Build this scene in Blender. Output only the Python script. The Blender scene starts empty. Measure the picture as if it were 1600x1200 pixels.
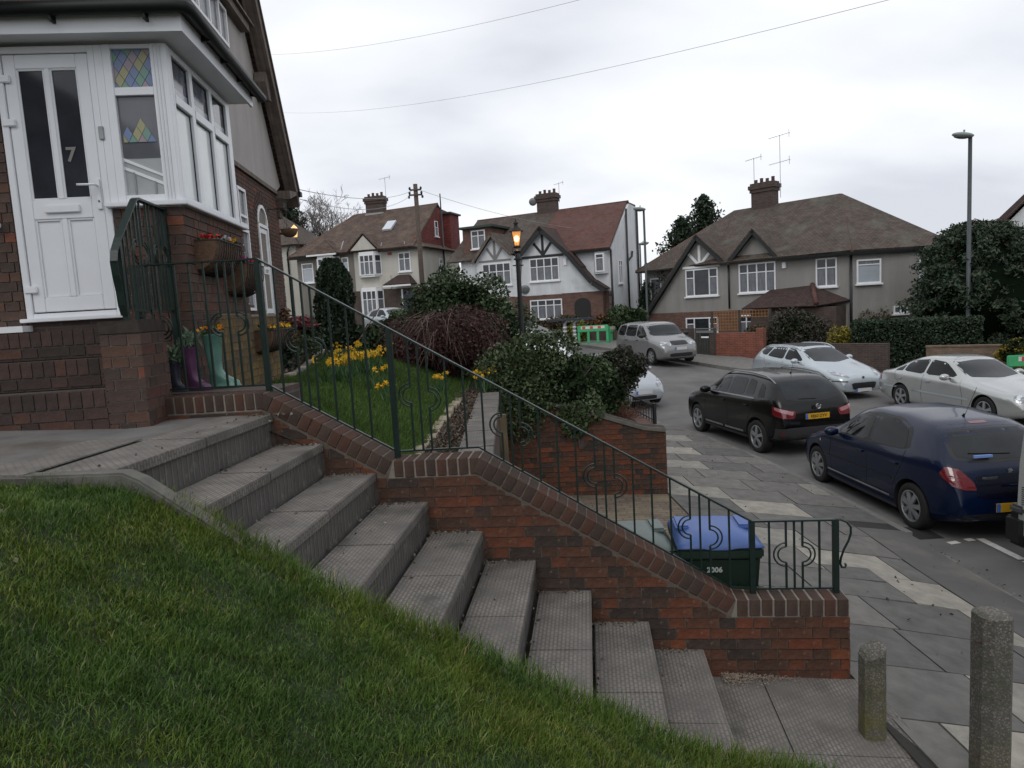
import bpy, bmesh, math, random
import numpy as np
from mathutils import Vector, Matrix
from mathutils.bvhtree import BVHTree
R = math.radians
random.seed(7); rng = np.random.default_rng(11)
sc = bpy.context.scene; COL = sc.collection

# ---------------------------------------------------------------- camera
EYE = Vector((0, 0, 3.3)); FPX = 1100.0
th = math.atan(120/1100.0); ro = 0.058
F_ = Vector((0, math.cos(th), -math.sin(th))); U0 = Vector((0, math.sin(th), math.cos(th))); X0 = Vector((1, 0, 0))
RC = math.cos(ro)*X0 - math.sin(ro)*U0; UC = math.sin(ro)*X0 + math.cos(ro)*U0
cam = bpy.data.cameras.new('camera'); co = bpy.data.objects.new('camera', cam); COL.objects.link(co)
cam.sensor_width = 36; cam.lens = FPX/1600*36; cam.clip_end = 2000; cam.clip_start = 0.05
co.matrix_world = Matrix(((RC.x, UC.x, -F_.x, EYE.x), (RC.y, UC.y, -F_.y, EYE.y), (RC.z, UC.z, -F_.z, EYE.z), (0, 0, 0, 1)))
sc.camera = co
sc.render.resolution_x = 1024; sc.render.resolution_y = 768
# ---------------------------------------------------------------- world and sun
wd = bpy.data.worlds.new("World"); sc.world = wd; wd.use_nodes = True
nt = wd.node_tree; nt.nodes.clear()
def wn(t, **k):
    n = nt.nodes.new(t)
    for a, b in k.items(): setattr(n, a, b)
    return n
out = wn('ShaderNodeOutputWorld'); b1 = wn('ShaderNodeBackground'); b2 = wn('ShaderNodeBackground'); mx = wn('ShaderNodeMixShader')
sky = wn('ShaderNodeTexSky', sky_type='NISHITA', sun_disc=False, sun_elevation=R(48), sun_rotation=R(200))
b1.inputs[1].default_value = 0.1; nt.links.new(sky.outputs[0], b1.inputs[0])
tc = wn('ShaderNodeTexCoord'); sp = wn('ShaderNodeSeparateXYZ'); nt.links.new(tc.outputs['Generated'], sp.inputs[0])
mz = wn('ShaderNodeMath', operation='MAXIMUM'); nt.links.new(sp.outputs[2], mz.inputs[0]); mz.inputs[1].default_value = 0.0
az = wn('ShaderNodeMath', operation='ADD'); nt.links.new(mz.outputs[0], az.inputs[0]); az.inputs[1].default_value = 0.42
dx = wn('ShaderNodeMath', operation='DIVIDE'); nt.links.new(sp.outputs[0], dx.inputs[0]); nt.links.new(az.outputs[0], dx.inputs[1])
dy = wn('ShaderNodeMath', operation='DIVIDE'); nt.links.new(sp.outputs[1], dy.inputs[0]); nt.links.new(az.outputs[0], dy.inputs[1])
cb = wn('ShaderNodeCombineXYZ'); nt.links.new(dx.outputs[0], cb.inputs[0]); nt.links.new(dy.outputs[0], cb.inputs[1])
mp = wn('ShaderNodeMapping'); mp.inputs['Rotation'].default_value = (0, 0, R(-14)); mp.inputs['Scale'].default_value = (0.75, 1.25, 1)
nt.links.new(cb.outputs[0], mp.inputs[0])
n1 = wn('ShaderNodeTexNoise'); n1.inputs['Scale'].default_value = 1.9; n1.inputs['Detail'].default_value = 6; n1.inputs['Roughness'].default_value = 0.44; n1.inputs['Distortion'].default_value = 0.15
nt.links.new(mp.outputs[0], n1.inputs[0])
cr = wn('ShaderNodeValToRGB'); nt.links.new(n1.outputs[0], cr.inputs[0])
e = cr.color_ramp.elements; e[0].position = 0.33; e[0].color = (0.56, 0.575, 0.63, 1); e[1].position = 0.70; e[1].color = (0.93, 0.935, 0.94, 1)
m_ = e.new(0.49); m_.color = (0.74, 0.755, 0.79, 1)
nt.links.new(cr.outputs[0], b2.inputs[0]); b2.inputs[1].default_value = 1.0
mx.inputs[0].default_value = 0.92
nt.links.new(b1.outputs[0], mx.inputs[1]); nt.links.new(b2.outputs[0], mx.inputs[2]); nt.links.new(mx.outputs[0], out.inputs[0])
sl = bpy.data.lights.new('sun', 'SUN'); so = bpy.data.objects.new('sun', sl); COL.objects.link(so)
sl.energy = 0.5; sl.angle = R(25); sl.color = (1, .96, .9)
so.rotation_euler = (R(42), 0, R(-20)); so.location = (0, 0, 30)
vs = sc.view_settings; vs.view_transform = 'Standard'; vs.look = 'None'; vs.gamma = 1; vs.exposure = 0.36; vs.use_curve_mapping = False

# ---------------------------------------------------------------- materials
MATS = {}
def mat(name, col, rough=0.7, metal=0.0, var=0.0, vscale=8.0, bump=0.0, bscale=60.0, emit=None, estr=0, island=None, objrand=None, col2=None, c2scale=3.0, c2lo=.45, c2hi=.6, spec=None, alpha=None, coat=0, pattern=None):
    if name in MATS: return MATS[name]
    m = bpy.data.materials.new(name); m.use_nodes = True; n = m.node_tree; N = n.nodes; Lk = n.links.new
    bs = N['Principled BSDF']; bs.inputs['Roughness'].default_value = rough; bs.inputs['Metallic'].default_value = metal
    if spec is not None: bs.inputs['Specular IOR Level'].default_value = spec
    if coat: bs.inputs['Coat Weight'].default_value = coat; bs.inputs['Coat Roughness'].default_value = .04
    tcn = N.new('ShaderNodeTexCoord')
    cur = None
    def rgb(c):
        r = N.new('ShaderNodeRGB'); r.outputs[0].default_value = (*c, 1); return r.outputs[0]
    def mixc(f, a, b, mode='MIX'):
        q = N.new('ShaderNodeMix'); q.data_type = 'RGBA'; q.blend_type = mode
        if isinstance(f, float): q.inputs[0].default_value = f
        else: Lk(f, q.inputs[0])
        Lk(a, q.inputs[6]); Lk(b, q.inputs[7]); return q.outputs[2]
    def noise(s, d=5, coord='Object', r=.6):
        q = N.new('ShaderNodeTexNoise'); q.inputs['Scale'].default_value = s; q.inputs['Detail'].default_value = d; q.inputs['Roughness'].default_value = r
        Lk(tcn.outputs[coord], q.inputs[0]); return q.outputs[0]
    def ramp(f, stops, interp='LINEAR'):
        q = N.new('ShaderNodeValToRGB'); q.color_ramp.interpolation = interp; Lk(f, q.inputs[0]); el = q.color_ramp.elements
        el[0].position = stops[0][0]; el[0].color = (*stops[0][1], 1); el[1].position = stops[-1][0]; el[1].color = (*stops[-1][1], 1)
        for p_, c_ in stops[1:-1]:
            k_ = el.new(p_); k_.color = (*c_, 1)
        return q.outputs[0]
    cur = rgb(col); height = None
    if objrand or island:
        if island:
            g = N.new('ShaderNodeNewGeometry'); src = g.outputs['Random Per Island']
        else:
            g = N.new('ShaderNodeObjectInfo'); src = g.outputs['Random']
        cur = ramp(src, island or objrand, 'LINEAR' if island else 'CONSTANT')
    if pattern: cur, height = pattern(N, Lk, tcn, cur, rgb, mixc, noise, ramp)
    if col2 is not None:
        cur = mixc(ramp(noise(c2scale), [(c2lo, (0, 0, 0)), (c2hi, (1, 1, 1))]), cur, rgb(col2))
    if var:
        f = ramp(noise(vscale), [(.25, (1-var,)*3), (.75, (1+var*.6,)*3)])
        cur = mixc(1.0, cur, f, 'MULTIPLY')
    Lk(cur, bs.inputs['Base Color'])
    if bump or height is not None:
        bp = N.new('ShaderNodeBump'); bp.inputs['Distance'].default_value = 0.01; bp.inputs['Strength'].default_value = bump if bump else .5
        if height is not None:
            if bump:
                a = N.new('ShaderNodeMath'); a.operation = 'MULTIPLY_ADD'; Lk(noise(bscale), a.inputs[0]); a.inputs[1].default_value = .35; Lk(height, a.inputs[2]); Lk(a.outputs[0], bp.inputs['Height'])
            else: Lk(height, bp.inputs['Height'])
        else: Lk(noise(bscale), bp.inputs['Height'])
        Lk(bp.outputs[0], bs.inputs['Normal'])
    if emit: bs.inputs['Emission Color'].default_value = (*emit, 1); bs.inputs['Emission Strength'].default_value = estr
    if alpha is not None: bs.inputs['Alpha'].default_value = alpha
    MATS[name] = m; return m

def brickpat(w, h, mortar, mcol, off=.5, c1=None, c2=None, invert=False):
    def f(N, Lk, tcn, cur, rgb, mixc, noise, ramp):
        b = N.new('ShaderNodeTexBrick'); Lk(tcn.outputs['UV'], b.inputs[0]); b.offset = off
        b.inputs['Scale'].default_value = 1; b.inputs['Brick Width'].default_value = w; b.inputs['Row Height'].default_value = h
        b.inputs['Mortar Size'].default_value = mortar; b.inputs['Mortar Smooth'].default_value = .15
        b.inputs['Color1'].default_value = (*(c1 or (.8, .8, .8)), 1); b.inputs['Color2'].default_value = (*(c2 or (1.2, 1.2, 1.2)), 1); b.inputs['Mortar'].default_value = (*mcol, 1)
        base = mixc(1.0, cur, b.outputs[0], 'MULTIPLY') if c1 is None else b.outputs[0]
        colr = mixc(b.outputs['Fac'], base, rgb(mcol)) if c1 is None else b.outputs[0]
        iv = N.new('ShaderNodeMath'); iv.operation = 'SUBTRACT'; iv.inputs[0].default_value = 1; Lk(b.outputs['Fac'], iv.inputs[1])
        return colr, iv.outputs[0]
    return f
def tilepat(w, h, off=.5):
    def f(N, Lk, tcn, cur, rgb, mixc, noise, ramp):
        b = N.new('ShaderNodeTexBrick'); Lk(tcn.outputs['UV'], b.inputs[0]); b.offset = off
        b.inputs['Scale'].default_value = 1; b.inputs['Brick Width'].default_value = w; b.inputs['Row Height'].default_value = h
        b.inputs['Mortar Size'].default_value = .012; b.inputs['Mortar Smooth'].default_value = .3
        b.inputs['Color1'].default_value = (.72, .72, .72, 1); b.inputs['Color2'].default_value = (1.25, 1.2, 1.15, 1); b.inputs['Mortar'].default_value = (.35, .35, .35, 1)
        return mixc(1.0, cur, b.outputs[0], 'MULTIPLY'), b.outputs[0]
    return f
def planks(sx):
    def f(N, Lk, tcn, cur, rgb, mixc, noise, ramp):
        q = N.new('ShaderNodeMapping'); q.inputs['Scale'].default_value = (sx, sx*.06, sx); Lk(tcn.outputs['UV'], q.inputs[0])
        z = N.new('ShaderNodeTexNoise'); z.inputs['Scale'].default_value = 6; z.inputs['Detail'].default_value = 4; Lk(q.outputs[0], z.inputs[0])
        return mixc(1.0, cur, ramp(z.outputs[0], [(.3, (.6, .6, .6)), (.7, (1.25, 1.25, 1.25))]), 'MULTIPLY'), z.outputs[0]
    return f
def streaks(N, Lk, tcn, cur, rgb, mixc, noise, ramp):
    q = N.new('ShaderNodeMapping'); q.inputs['Scale'].default_value = (2.2, .22, 1); Lk(tcn.outputs['UV'], q.inputs[0])
    z = N.new('ShaderNodeTexNoise'); z.inputs['Scale'].default_value = 1.0; z.inputs['Detail'].default_value = 6; z.inputs['Roughness'].default_value = .65; Lk(q.outputs[0], z.inputs[0])
    return mixc(1.0, cur, ramp(z.outputs[0], [(.3, (.86, .855, .84)), (.62, (1.05, 1.05, 1.05))]), 'MULTIPLY'), noise(45)
def ribs(w, h, m):
    def f(N, Lk, tcn, cur, rgb, mixc, noise, ramp):
        b = N.new('ShaderNodeTexBrick'); Lk(tcn.outputs['UV'], b.inputs[0]); b.offset = .5
        b.inputs['Scale'].default_value = 1; b.inputs['Brick Width'].default_value = w; b.inputs['Row Height'].default_value = h
        b.inputs['Mortar Size'].default_value = m; b.inputs['Mortar Smooth'].default_value = .35; b.inputs['Bias'].default_value = 0
        iv = N.new('ShaderNodeMath'); iv.operation = 'SUBTRACT'; iv.inputs[0].default_value = 1; Lk(b.outputs['Fac'], iv.inputs[1])
        wear = ramp(noise(2.2, 6), [(.35, (0, 0, 0)), (.62, (1, 1, 1))])
        ml = N.new('ShaderNodeMath'); ml.operation = 'MULTIPLY'; Lk(iv.outputs[0], ml.inputs[0]); Lk(wear, ml.inputs[1])
        m2 = N.new('ShaderNodeMath'); m2.operation = 'MULTIPLY'; Lk(ml.outputs[0], m2.inputs[0]); m2.inputs[1].default_value = .75
        li = mixc(1.0, cur, rgb((2.3, 2.22, 2.1)), 'MULTIPLY')
        return mixc(m2.outputs[0], cur, li), iv.outputs[0]
    return f

BR = [(0, (.115, .055, .036)), (.2, (.085, .048, .035)), (.36, (.14, .056, .034)), (.5, (.056, .042, .036)), (.64, (.10, .052, .036)), (.8, (.165, .056, .032)), (.9, (.072, .05, .04)), (.96, (.19, .07, .036))]
BH = [(0, (0.104, 0.068, 0.055)), (.2, (0.086, 0.060, 0.051)), (.4, (0.117, 0.068, 0.052)), (.55, (0.075, 0.057, 0.049)), (.72, (0.107, 0.072, 0.058)), (.87, (0.114, 0.057, 0.047)), (.97, (0.182, 0.072, 0.047))]
M_brick = mat('brick_stair', (.1, .04, .03), .88, objrand=BR, var=.5, vscale=14, bump=.7, bscale=70, spec=.2, col2=(.16, .125, .10), c2scale=26, c2lo=.62, c2hi=.72)
M_brick_s = mat('brick_stair_island', (.1, .04, .03), .88, island=BR, var=.35, vscale=14, bump=.5, bscale=90, spec=.2)
M_cap = mat('brick_cap', (.1, .04, .03), .85, objrand=[(0, (.078, .05, .038)), (.3, (.066, .046, .037)), (.55, (.092, .048, .036)), (.8, (.08, .055, .045))], var=.35, vscale=14, bump=.5, bscale=90, spec=.2)
M_bh = mat('brick_house', (.1, .04, .03), .88, objrand=BH, var=.35, vscale=14, bump=.5, bscale=90, spec=.2)
M_bh_s = mat('brick_house_island', (.1, .04, .03), .88, island=BH, var=.35, vscale=14, bump=.5, bscale=90, spec=.2)
M_bdark = mat('brick_step_dark', (0.125, 0.050, 0.037), .88, objrand=[(0, (0.062, 0.045, 0.040)), (.4, (0.081, 0.053, 0.045)), (.7, (0.053, 0.043, 0.037)), (.9, (0.100, 0.056, 0.043))], var=.35, vscale=14, bump=.5, bscale=90, spec=.2)
M_yel = mat('brick_yellow', (.2, .14, .06), .9, objrand=[(0, (.15, .105, .05)), (.35, (.18, .125, .055)), (.7, (.12, .09, .055))], var=.35, vscale=10, bump=.5, bscale=90, spec=.2)
M_mort = mat('mortar', (.13, .105, .085), .95, var=.3, vscale=20, bump=.4, bscale=120)
M_mortd = mat('mortar_dark', (.085, .075, .066), .95, var=.3, vscale=20, bump=.4, bscale=120)
M_morth = mat('mortar_house', (.22, .195, .17), .95, var=.3, vscale=20, bump=.4, bscale=120)
M_mortl = mat('mortar_light', (.23, .2, .17), .95, var=.3, vscale=20, bump=.4, bscale=120)
M_tread = mat('concrete_tread', (.13, .12, .11), .85, var=.3, vscale=5, bump=.5, bscale=200, pattern=ribs(.048, .024, .0062), col2=(.085, .08, .072), c2scale=2.3, c2lo=.5, c2hi=.7)
M_riser = mat('concrete_riser', (.10, .092, .086), .9, var=.3, vscale=6, bump=.5, bscale=120, col2=(.2, .19, .175), c2scale=9, c2lo=.58, c2hi=.7)
M_conc = mat('concrete', (.14, .135, .12), .92, var=.35, vscale=9, bump=.6, bscale=150)
M_land = mat('landing_concrete', (.15, .145, .138), .9, var=.25, vscale=3, bump=.4, bscale=160, col2=(.10, .085, .07), c2scale=1.6, c2lo=.52, c2hi=.66)
def postpat(N, Lk, tcn, cur, rgb, mixc, noise, ramp):
    s = N.new('ShaderNodeSeparateXYZ'); Lk(tcn.outputs['Object'], s.inputs[0])
    g = ramp(s.outputs[2], [(0.02, (1, 1, 1)), (.62, (0, 0, 0))]); nn = ramp(noise(9, 6), [(.32, (0, 0, 0)), (.55, (1, 1, 1))])
    m = N.new('ShaderNodeMath'); m.operation = 'MULTIPLY'; Lk(g, m.inputs[0]); Lk(nn, m.inputs[1])
    v = N.new('ShaderNodeTexVoronoi'); v.inputs['Scale'].default_value = 75; Lk(tcn.outputs['Object'], v.inputs[0])
    c = mixc(1.0, cur, ramp(v.outputs['Distance'], [(.1, (1.5, 1.45, 1.4)), (.5, (.6, .6, .6))]), 'MULTIPLY')
    return mixc(m.outputs[0], c, rgb((.13, .12, .025))), noise(70)
M_post = mat('weathered_post', (.17, .16, .14), .95, bump=1.0, bscale=60, pattern=postpat, col2=(.07, .075, .05), c2scale=6, c2lo=.5, c2hi=.68)
SL = [(0, (.145, .14, .132)), (.22, (.175, .168, .155)), (.4, (.125, .121, .115)), (.58, (.16, .153, .144)), (.72, (.27, .256, .225)), (.88, (.32, .30, .26))]
M_slab = mat('paving_slab', (.2, .2, .2), .88, objrand=SL, var=.38, vscale=5, bump=.5, bscale=90, spec=.3, col2=(.12, .115, .105), c2scale=2.6, c2lo=.56, c2hi=.74)
M_joint = mat('pavement_joint', (.03, .028, .025), .95, var=.3, vscale=30)
M_kerb = mat('kerb_stone', (.17, .165, .155), .9, var=.3, vscale=6, bump=.4, bscale=90)
M_tar = mat('asphalt', (.125, .121, .119), .85, var=.22, vscale=1.4, bump=.35, bscale=220, col2=(.165, .16, .152), c2scale=.5, c2lo=.45, c2hi=.7, spec=.4)
M_tarp = mat('asphalt_path', (.105, .10, .097), .85, var=.2, vscale=2, bump=.35, bscale=220, col2=(.16, .15, .13), c2scale=1.3, c2lo=.52, c2hi=.7)
M_line = mat('road_paint', (.7, .69, .66), .7, var=.25, vscale=20, bump=.2)
M_pave = mat('block_paving', (.16, .125, .095), .9, var=.25, vscale=5, bump=.5, bscale=60, pattern=brickpat(.2, .1, .008, (.07, .06, .045)), col2=(.2, .165, .1), c2scale=1.4, c2lo=.5, c2hi=.7)
M_soil = mat('soil', (.045, .034, .026), .98, var=.5, vscale=18, bump=1, bscale=40)
M_bark = mat('bark', (.09, .07, .055), .95, var=.4, vscale=12, bump=.8, bscale=40)
M_ground = mat('ground_grass', (.05, .06, .022), .98, var=.4, vscale=1.2, bump=.6, bscale=20, col2=(.075, .06, .035), c2scale=.6)
M_turf = mat('turf', (.022, .036, .011), .98, var=.4, vscale=9, bump=.8, bscale=50)
def grassp(a, b, c):
    def f(N, Lk, tcn, cur, rgb, mixc, noise, ramp):
        return mixc(ramp(noise(1.7, 4), [(.42, (0, 0, 0)), (.62, (1, 1, 1))]), mixc(ramp(noise(5.5, 4), [(.4, (1, 1, 1)), (.62, (0, 0, 0))]), cur, mixc(1.0, cur, rgb((.62, .72, .7)), 'MULTIPLY')), mixc(1.0, cur, rgb(c), 'MULTIPLY')), noise(30)
    return f
M_grass = mat('grass_blades', (.05, .1, .02), .55, island=[(0, (.05, .10, .018)), (.45, (.08, .155, .027)), (.85, (.125, .205, .038)), (.95, (.15, .21, .06)), (1, (.28, .25, .14))], var=.35, vscale=5, spec=.3, pattern=grassp(0, 0, (1.28, 1.04, .8)))
M_lawn = mat('lawn_blades', (.05, .1, .02), .6, island=[(0, (.045, .09, .018)), (.5, (.075, .14, .028)), (1, (.115, .18, .045))], var=.3, vscale=3, spec=.25)
M_white = mat('white_plastic', (.74, .76, .79), .35, var=.05, vscale=3, spec=.5)
M_whitew = mat('white_window_paint', (.78, .79, .8), .5, var=.06, vscale=6)
M_green = mat('green_railing_paint', (.007, .020, .016), .38, var=.3, vscale=10, spec=.45, bump=.2, bscale=60)
M_black = mat('black_plastic', (.012, .013, .014), .45, var=.2)
M_blackm = mat('black_matt', (.02, .02, .021), .8)
M_gutter = mat('gutter_black', (.008, .011, .010), .5, var=.2, spec=.25)
M_glass = mat('dark_glass', (.032, .036, .046), .06, spec=.45, var=.6, vscale=2.2)
M_glassc = mat('curtain_glass', (.15, .16, .18), .25, spec=.6, var=.3, vscale=3, pattern=planks(4))
M_glassb = mat('blind_glass', (.36, .40, .44), .2, spec=.8, var=.1, vscale=3)
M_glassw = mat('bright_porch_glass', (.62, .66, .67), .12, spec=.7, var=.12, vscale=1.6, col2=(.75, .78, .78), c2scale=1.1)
M_chrome = mat('chrome', (.75, .76, .78), .15, metal=1)
M_steel = mat('galvanised_steel', (.30, .31, .32), .5, metal=.7, var=.2)
M_lead = mat('lead_flashing', (.3, .3, .31), .6, var=.2)
TL = (.1, .066, .052)
M_tile = mat('roof_tiles_brown', (.11, .076, .06), .92, var=.4, vscale=2.2, bump=.7, bscale=30, pattern=tilepat(.165, .1), col2=(.14, .10, .07), c2scale=1.3, c2lo=.5, c2hi=.75)
M_tilem = mat('roof_tiles_weathered', (.098, .076, .064), .92, var=.4, vscale=2.2, bump=.7, bscale=30, pattern=tilepat(.165, .1), col2=(.105, .10, .08), c2scale=.9, c2lo=.5, c2hi=.7)
M_tiler = mat('roof_tiles_red', (.125, .056, .045), .9, var=.3, vscale=2.2, bump=.6, bscale=30, pattern=tilepat(.165, .1), col2=(.11, .055, .045), c2scale=.8)
M_tilehang = mat('hung_tiles_red', (.17, .035, .03), .85, var=.25, vscale=3, bump=.5, bscale=30, pattern=tilepat(.165, .11))
M_tiled = mat('roof_tiles_dark', (.062, .038, .034), .9, var=.3, vscale=3, bump=.6, bscale=30, pattern=tilepat(.165, .1))
M_ridge = mat('ridge_tiles', (.14, .075, .055), .9, var=.35, vscale=6, bump=.5)
M_tilep = mat('porch_tiles', (.075, .06, .052), .9, objrand=[(0, (.07, .055, .05)), (.35, (.09, .065, .055)), (.7, (.055, .047, .043))], var=.4, vscale=9, bump=.5)
M_rgrey = mat('render_grey', (.27, .262, .245), .95, var=.12, vscale=.9, bump=.5, bscale=60, pattern=streaks)
M_rgreyd = mat('render_brown_grey', (.19, .175, .155), .95, var=.14, vscale=.9, bump=.5, bscale=60, pattern=streaks)
M_rcream = mat('render_cream', (.52, .5, .45), .95, var=.1, vscale=.8, bump=.4, bscale=60, pattern=streaks)
M_rwhite = mat('render_white', (.66, .68, .7), .9, var=.14, vscale=.8, bump=.4, bscale=60, col2=(.5, .52, .53), c2scale=.7, c2lo=.55, c2hi=.72, pattern=streaks)
M_rgable = mat('render_gable', (.38, .355, .34), .95, var=.1, vscale=2, bump=.5, bscale=80, pattern=streaks)
M_bfar = mat('far_brick', (.13, .062, .046), .9, var=.3, vscale=3, bump=.4, pattern=brickpat(.225, .075, .008, (.16, .13, .11)))
M_bfard = mat('far_brick_dark', (.075, .05, .042), .9, var=.3, vscale=3, bump=.4, pattern=brickpat(.225, .075, .008, (.1, .09, .08)))
M_bfarr = mat('far_brick_red', (.22, .062, .038), .9, var=.3, vscale=3, bump=.4, pattern=brickpat(.225, .075, .009, (.2, .13, .1)))
M_bfart = mat('far_brick_tan', (.19, .13, .09), .9, var=.3, vscale=3, bump=.4, pattern=brickpat(.225, .075, .009, (.16, .13, .1)))
M_timb = mat('timber_black', (.012, .014, .014), .6)
M_timg = mat('timber_grey', (.2, .2, .19), .8)
M_wood = mat('weathered_bargeboard', (.15, .12, .1), .85, var=.4, vscale=6, pattern=planks(3), bump=.3)
M_orange = mat('orange_timber', (.30, .14, .045), .8, var=.3, vscale=5)
M_gatew = mat('grey_gate_timber', (.055, .055, .05), .85, var=.3, vscale=5)
M_pole = mat('telegraph_timber', (.1, .075, .06), .9, var=.4, vscale=8, bump=.5)

# ---------------------------------------------------------------- geometry kit
ORG = {}
def link(o): COL.objects.link(o); return o
def tag(o, label=None, cat=None, group=None, kind=None):
    if label: o['label'] = label
    if cat: o['category'] = cat
    if group: o['group'] = group
    if kind: o['kind'] = kind
    return o
def thing(name, label, cat, loc=(0, 0, 0), rot=0.0, group=None, frame=None):
    """Empty at the thing's base. frame=(origin, angle): loc is then in that frame and parts use frame coordinates."""
    o = bpy.data.objects.new(name, None); link(o); o.empty_display_size = .2
    tag(o, label, cat, group)
    if frame:
        O, a = frame; c, s = math.cos(a), math.sin(a)
        o.location = (O[0]+c*loc[0]-s*loc[1], O[1]+s*loc[0]+c*loc[1], O[2]+loc[2]); o.rotation_euler = (0, 0, a)
        ORG[o.name] = Vector(loc)
    else:
        o.location = loc; o.rotation_euler = (0, 0, rot); ORG[o.name] = Vector((0, 0, 0))
    return o
def metric_uv(me):
    uv = me.uv_layers.new(name='UVMap'); n = len(me.loops)
    if n == 0: return
    co_ = np.empty(len(me.vertices)*3); me.vertices.foreach_get('co', co_); co_ = co_.reshape(-1, 3)
    li = np.empty(n, dtype=np.int32); me.loops.foreach_get('vertex_index', li)
    nf = len(me.polygons); nr = np.empty(nf*3); me.polygons.foreach_get('normal', nr); nr = nr.reshape(-1, 3)
    ls = np.empty(nf, dtype=np.int32); me.polygons.foreach_get('loop_total', ls)
    pn = np.repeat(nr, ls, axis=0)
    h = np.cross(np.array([0, 0, 1.0]), pn); hl = np.linalg.norm(h, axis=1); flat = hl < .08
    h[flat] = [1, 0, 0]; h /= np.maximum(np.linalg.norm(h, axis=1), 1e-9)[:, None]
    v = np.cross(pn, h); P = co_[li]
    v[flat] = [0, 1, 0]
    o = np.stack([(P*h).sum(1), (P*v).sum(1)], 1).astype(np.float32).ravel()
    uv.data.foreach_set('uv', o)
class MB:
    def __init__(s): s.v = []; s.f = []
    def add(s, vs, fs):
        o = len(s.v); s.v += [tuple(q) for q in vs]; s.f += [tuple(i+o for i in f) for f in fs]; return s
    def box(s, a, b):
        x0, y0, z0 = a; x1, y1, z1 = b
        if x0 > x1: x0, x1 = x1, x0
        if y0 > y1: y0, y1 = y1, y0
        if z0 > z1: z0, z1 = z1, z0
        return s.add([(x0, y0, z0), (x1, y0, z0), (x1, y1, z0), (x0, y1, z0), (x0, y0, z1), (x1, y0, z1), (x1, y1, z1), (x0, y1, z1)],
                     [(0, 3, 2, 1), (4, 5, 6, 7), (0, 1, 5, 4), (1, 2, 6, 5), (2, 3, 7, 6), (3, 0, 4, 7)])
    def prism(s, poly, d0, d1, plane='xz'):
        """poly of (a,b); extruded between d0 and d1 on the third axis."""
        n = len(poly)
        def mk(a, b, d): return {'xz': (a, d, b), 'yz': (d, a, b), 'xy': (a, b, d)}[plane]
        vs = [mk(a, b, d0) for a, b in poly]+[mk(a, b, d1) for a, b in poly]
        fs = [tuple(range(n)), tuple(range(2*n-1, n-1, -1))]+[(i, i+n, (i+1) % n+n, (i+1) % n) for i in range(n)]
        ar = sum(poly[i][0]*poly[(i+1) % n][1]-poly[(i+1) % n][0]*poly[i][1] for i in range(n))
        flip = (ar > 0) == (d1 > d0)
        if plane == 'xz': flip = not flip
        if flip: fs = [tuple(reversed(f)) for f in fs]
        # first face should point away from the extrusion: fix with orientation test
        return s.add(vs, fs)
    def tube(s, pts, r, n=6, r2=None, caps=True, sq=False):
        pts = [Vector(p) for p in pts]; m = len(pts); rings = []
        up = Vector((0, 0, 1)); prev = None
        for i, p in enumerate(pts):
            d = (pts[min(i+1, m-1)]-pts[max(i-1, 0)]);
            if d.length < 1e-9: d = Vector((0, 0, 1))
            d.normalize()
            if prev is None:
                a = d.cross(up if abs(d.z) < .9 else Vector((0, 1, 0))).normalized()
            else:
                a = (prev-d*prev.dot(d)).normalized()
            prev = a; b = d.cross(a)
            rr = r if r2 is None else r+(r2-r)*i/max(m-1, 1)
            rings.append([p+(a*math.cos(2*math.pi*(k+.5)/n)+b*math.sin(2*math.pi*(k+.5)/n))*rr for k in range(n)])
        vs = [q for g in rings for q in g]; fs = []
        for i in range(m-1):
            for k in range(n): fs.append((i*n+k, i*n+(k+1) % n, (i+1)*n+(k+1) % n, (i+1)*n+k))
        if caps: fs += [tuple(range(n-1, -1, -1)), tuple((m-1)*n+k for k in range(n))]
        return s.add(vs, fs)
    def lathe(s, prof, c=(0, 0, 0), n=16, axis='z'):
        vs = []; fs = []; m = len(prof)
        for k in range(n):
            a = 2*math.pi*k/n
            for r, h in prof:
                p = (r*math.cos(a), r*math.sin(a), h)
                if axis == 'y': p = (p[0], -p[2], p[1])
                if axis == 'x': p = (p[2], p[0], p[1])
                vs.append((p[0]+c[0], p[1]+c[1], p[2]+c[2]))
        for k in range(n):
            for i in range(m-1): fs.append((k*m+i, ((k+1) % n)*m+i, ((k+1) % n)*m+i+1, k*m+i+1))
        return s.add(vs, fs)
    def ell(s, c, r, n=10, m=6):
        return s.lathe_e(c, r, n, m)
    def lathe_e(s, c, r, n, m):
        vs = []; fs = []
        for i in range(m+1):
            t = math.pi*i/m
            for k in range(n):
                a = 2*math.pi*k/n; vs.append((c[0]+r[0]*math.sin(t)*math.cos(a), c[1]+r[1]*math.sin(t)*math.sin(a), c[2]+r[2]*math.cos(t)))
        for i in range(m):
            for k in range(n): fs.append((i*n+k, (i+1)*n+k, (i+1)*n+(k+1) % n, i*n+(k+1) % n))
        return s.add(vs, fs)
    def poly(s, pts): return s.add(pts, [tuple(range(len(pts)))])
    def build(s, name, m, parent=None, smooth=False, solid=0, bevel=0, loc=None, rot=None, fixn=True):
        me = bpy.data.meshes.new(name)
        off = ORG.get(parent.name, Vector((0, 0, 0))) if parent is not None and loc is None else Vector((0, 0, 0))
        me.from_pydata([(x-off[0], y-off[1], z-off[2]) for x, y, z in s.v], [], s.f)
        if fixn:
            bm = bmesh.new(); bm.from_mesh(me); bmesh.ops.recalc_face_normals(bm, faces=bm.faces)
            if bevel: bmesh.ops.bevel(bm, geom=[e_ for e_ in bm.edges if e_.is_manifold and e_.calc_face_angle(0) > .5], offset=bevel, segments=2, affect='EDGES', clamp_overlap=True)
            bm.to_mesh(me); bm.free()
        if smooth: me.polygons.foreach_set('use_smooth', [True]*len(me.polygons))
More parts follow.
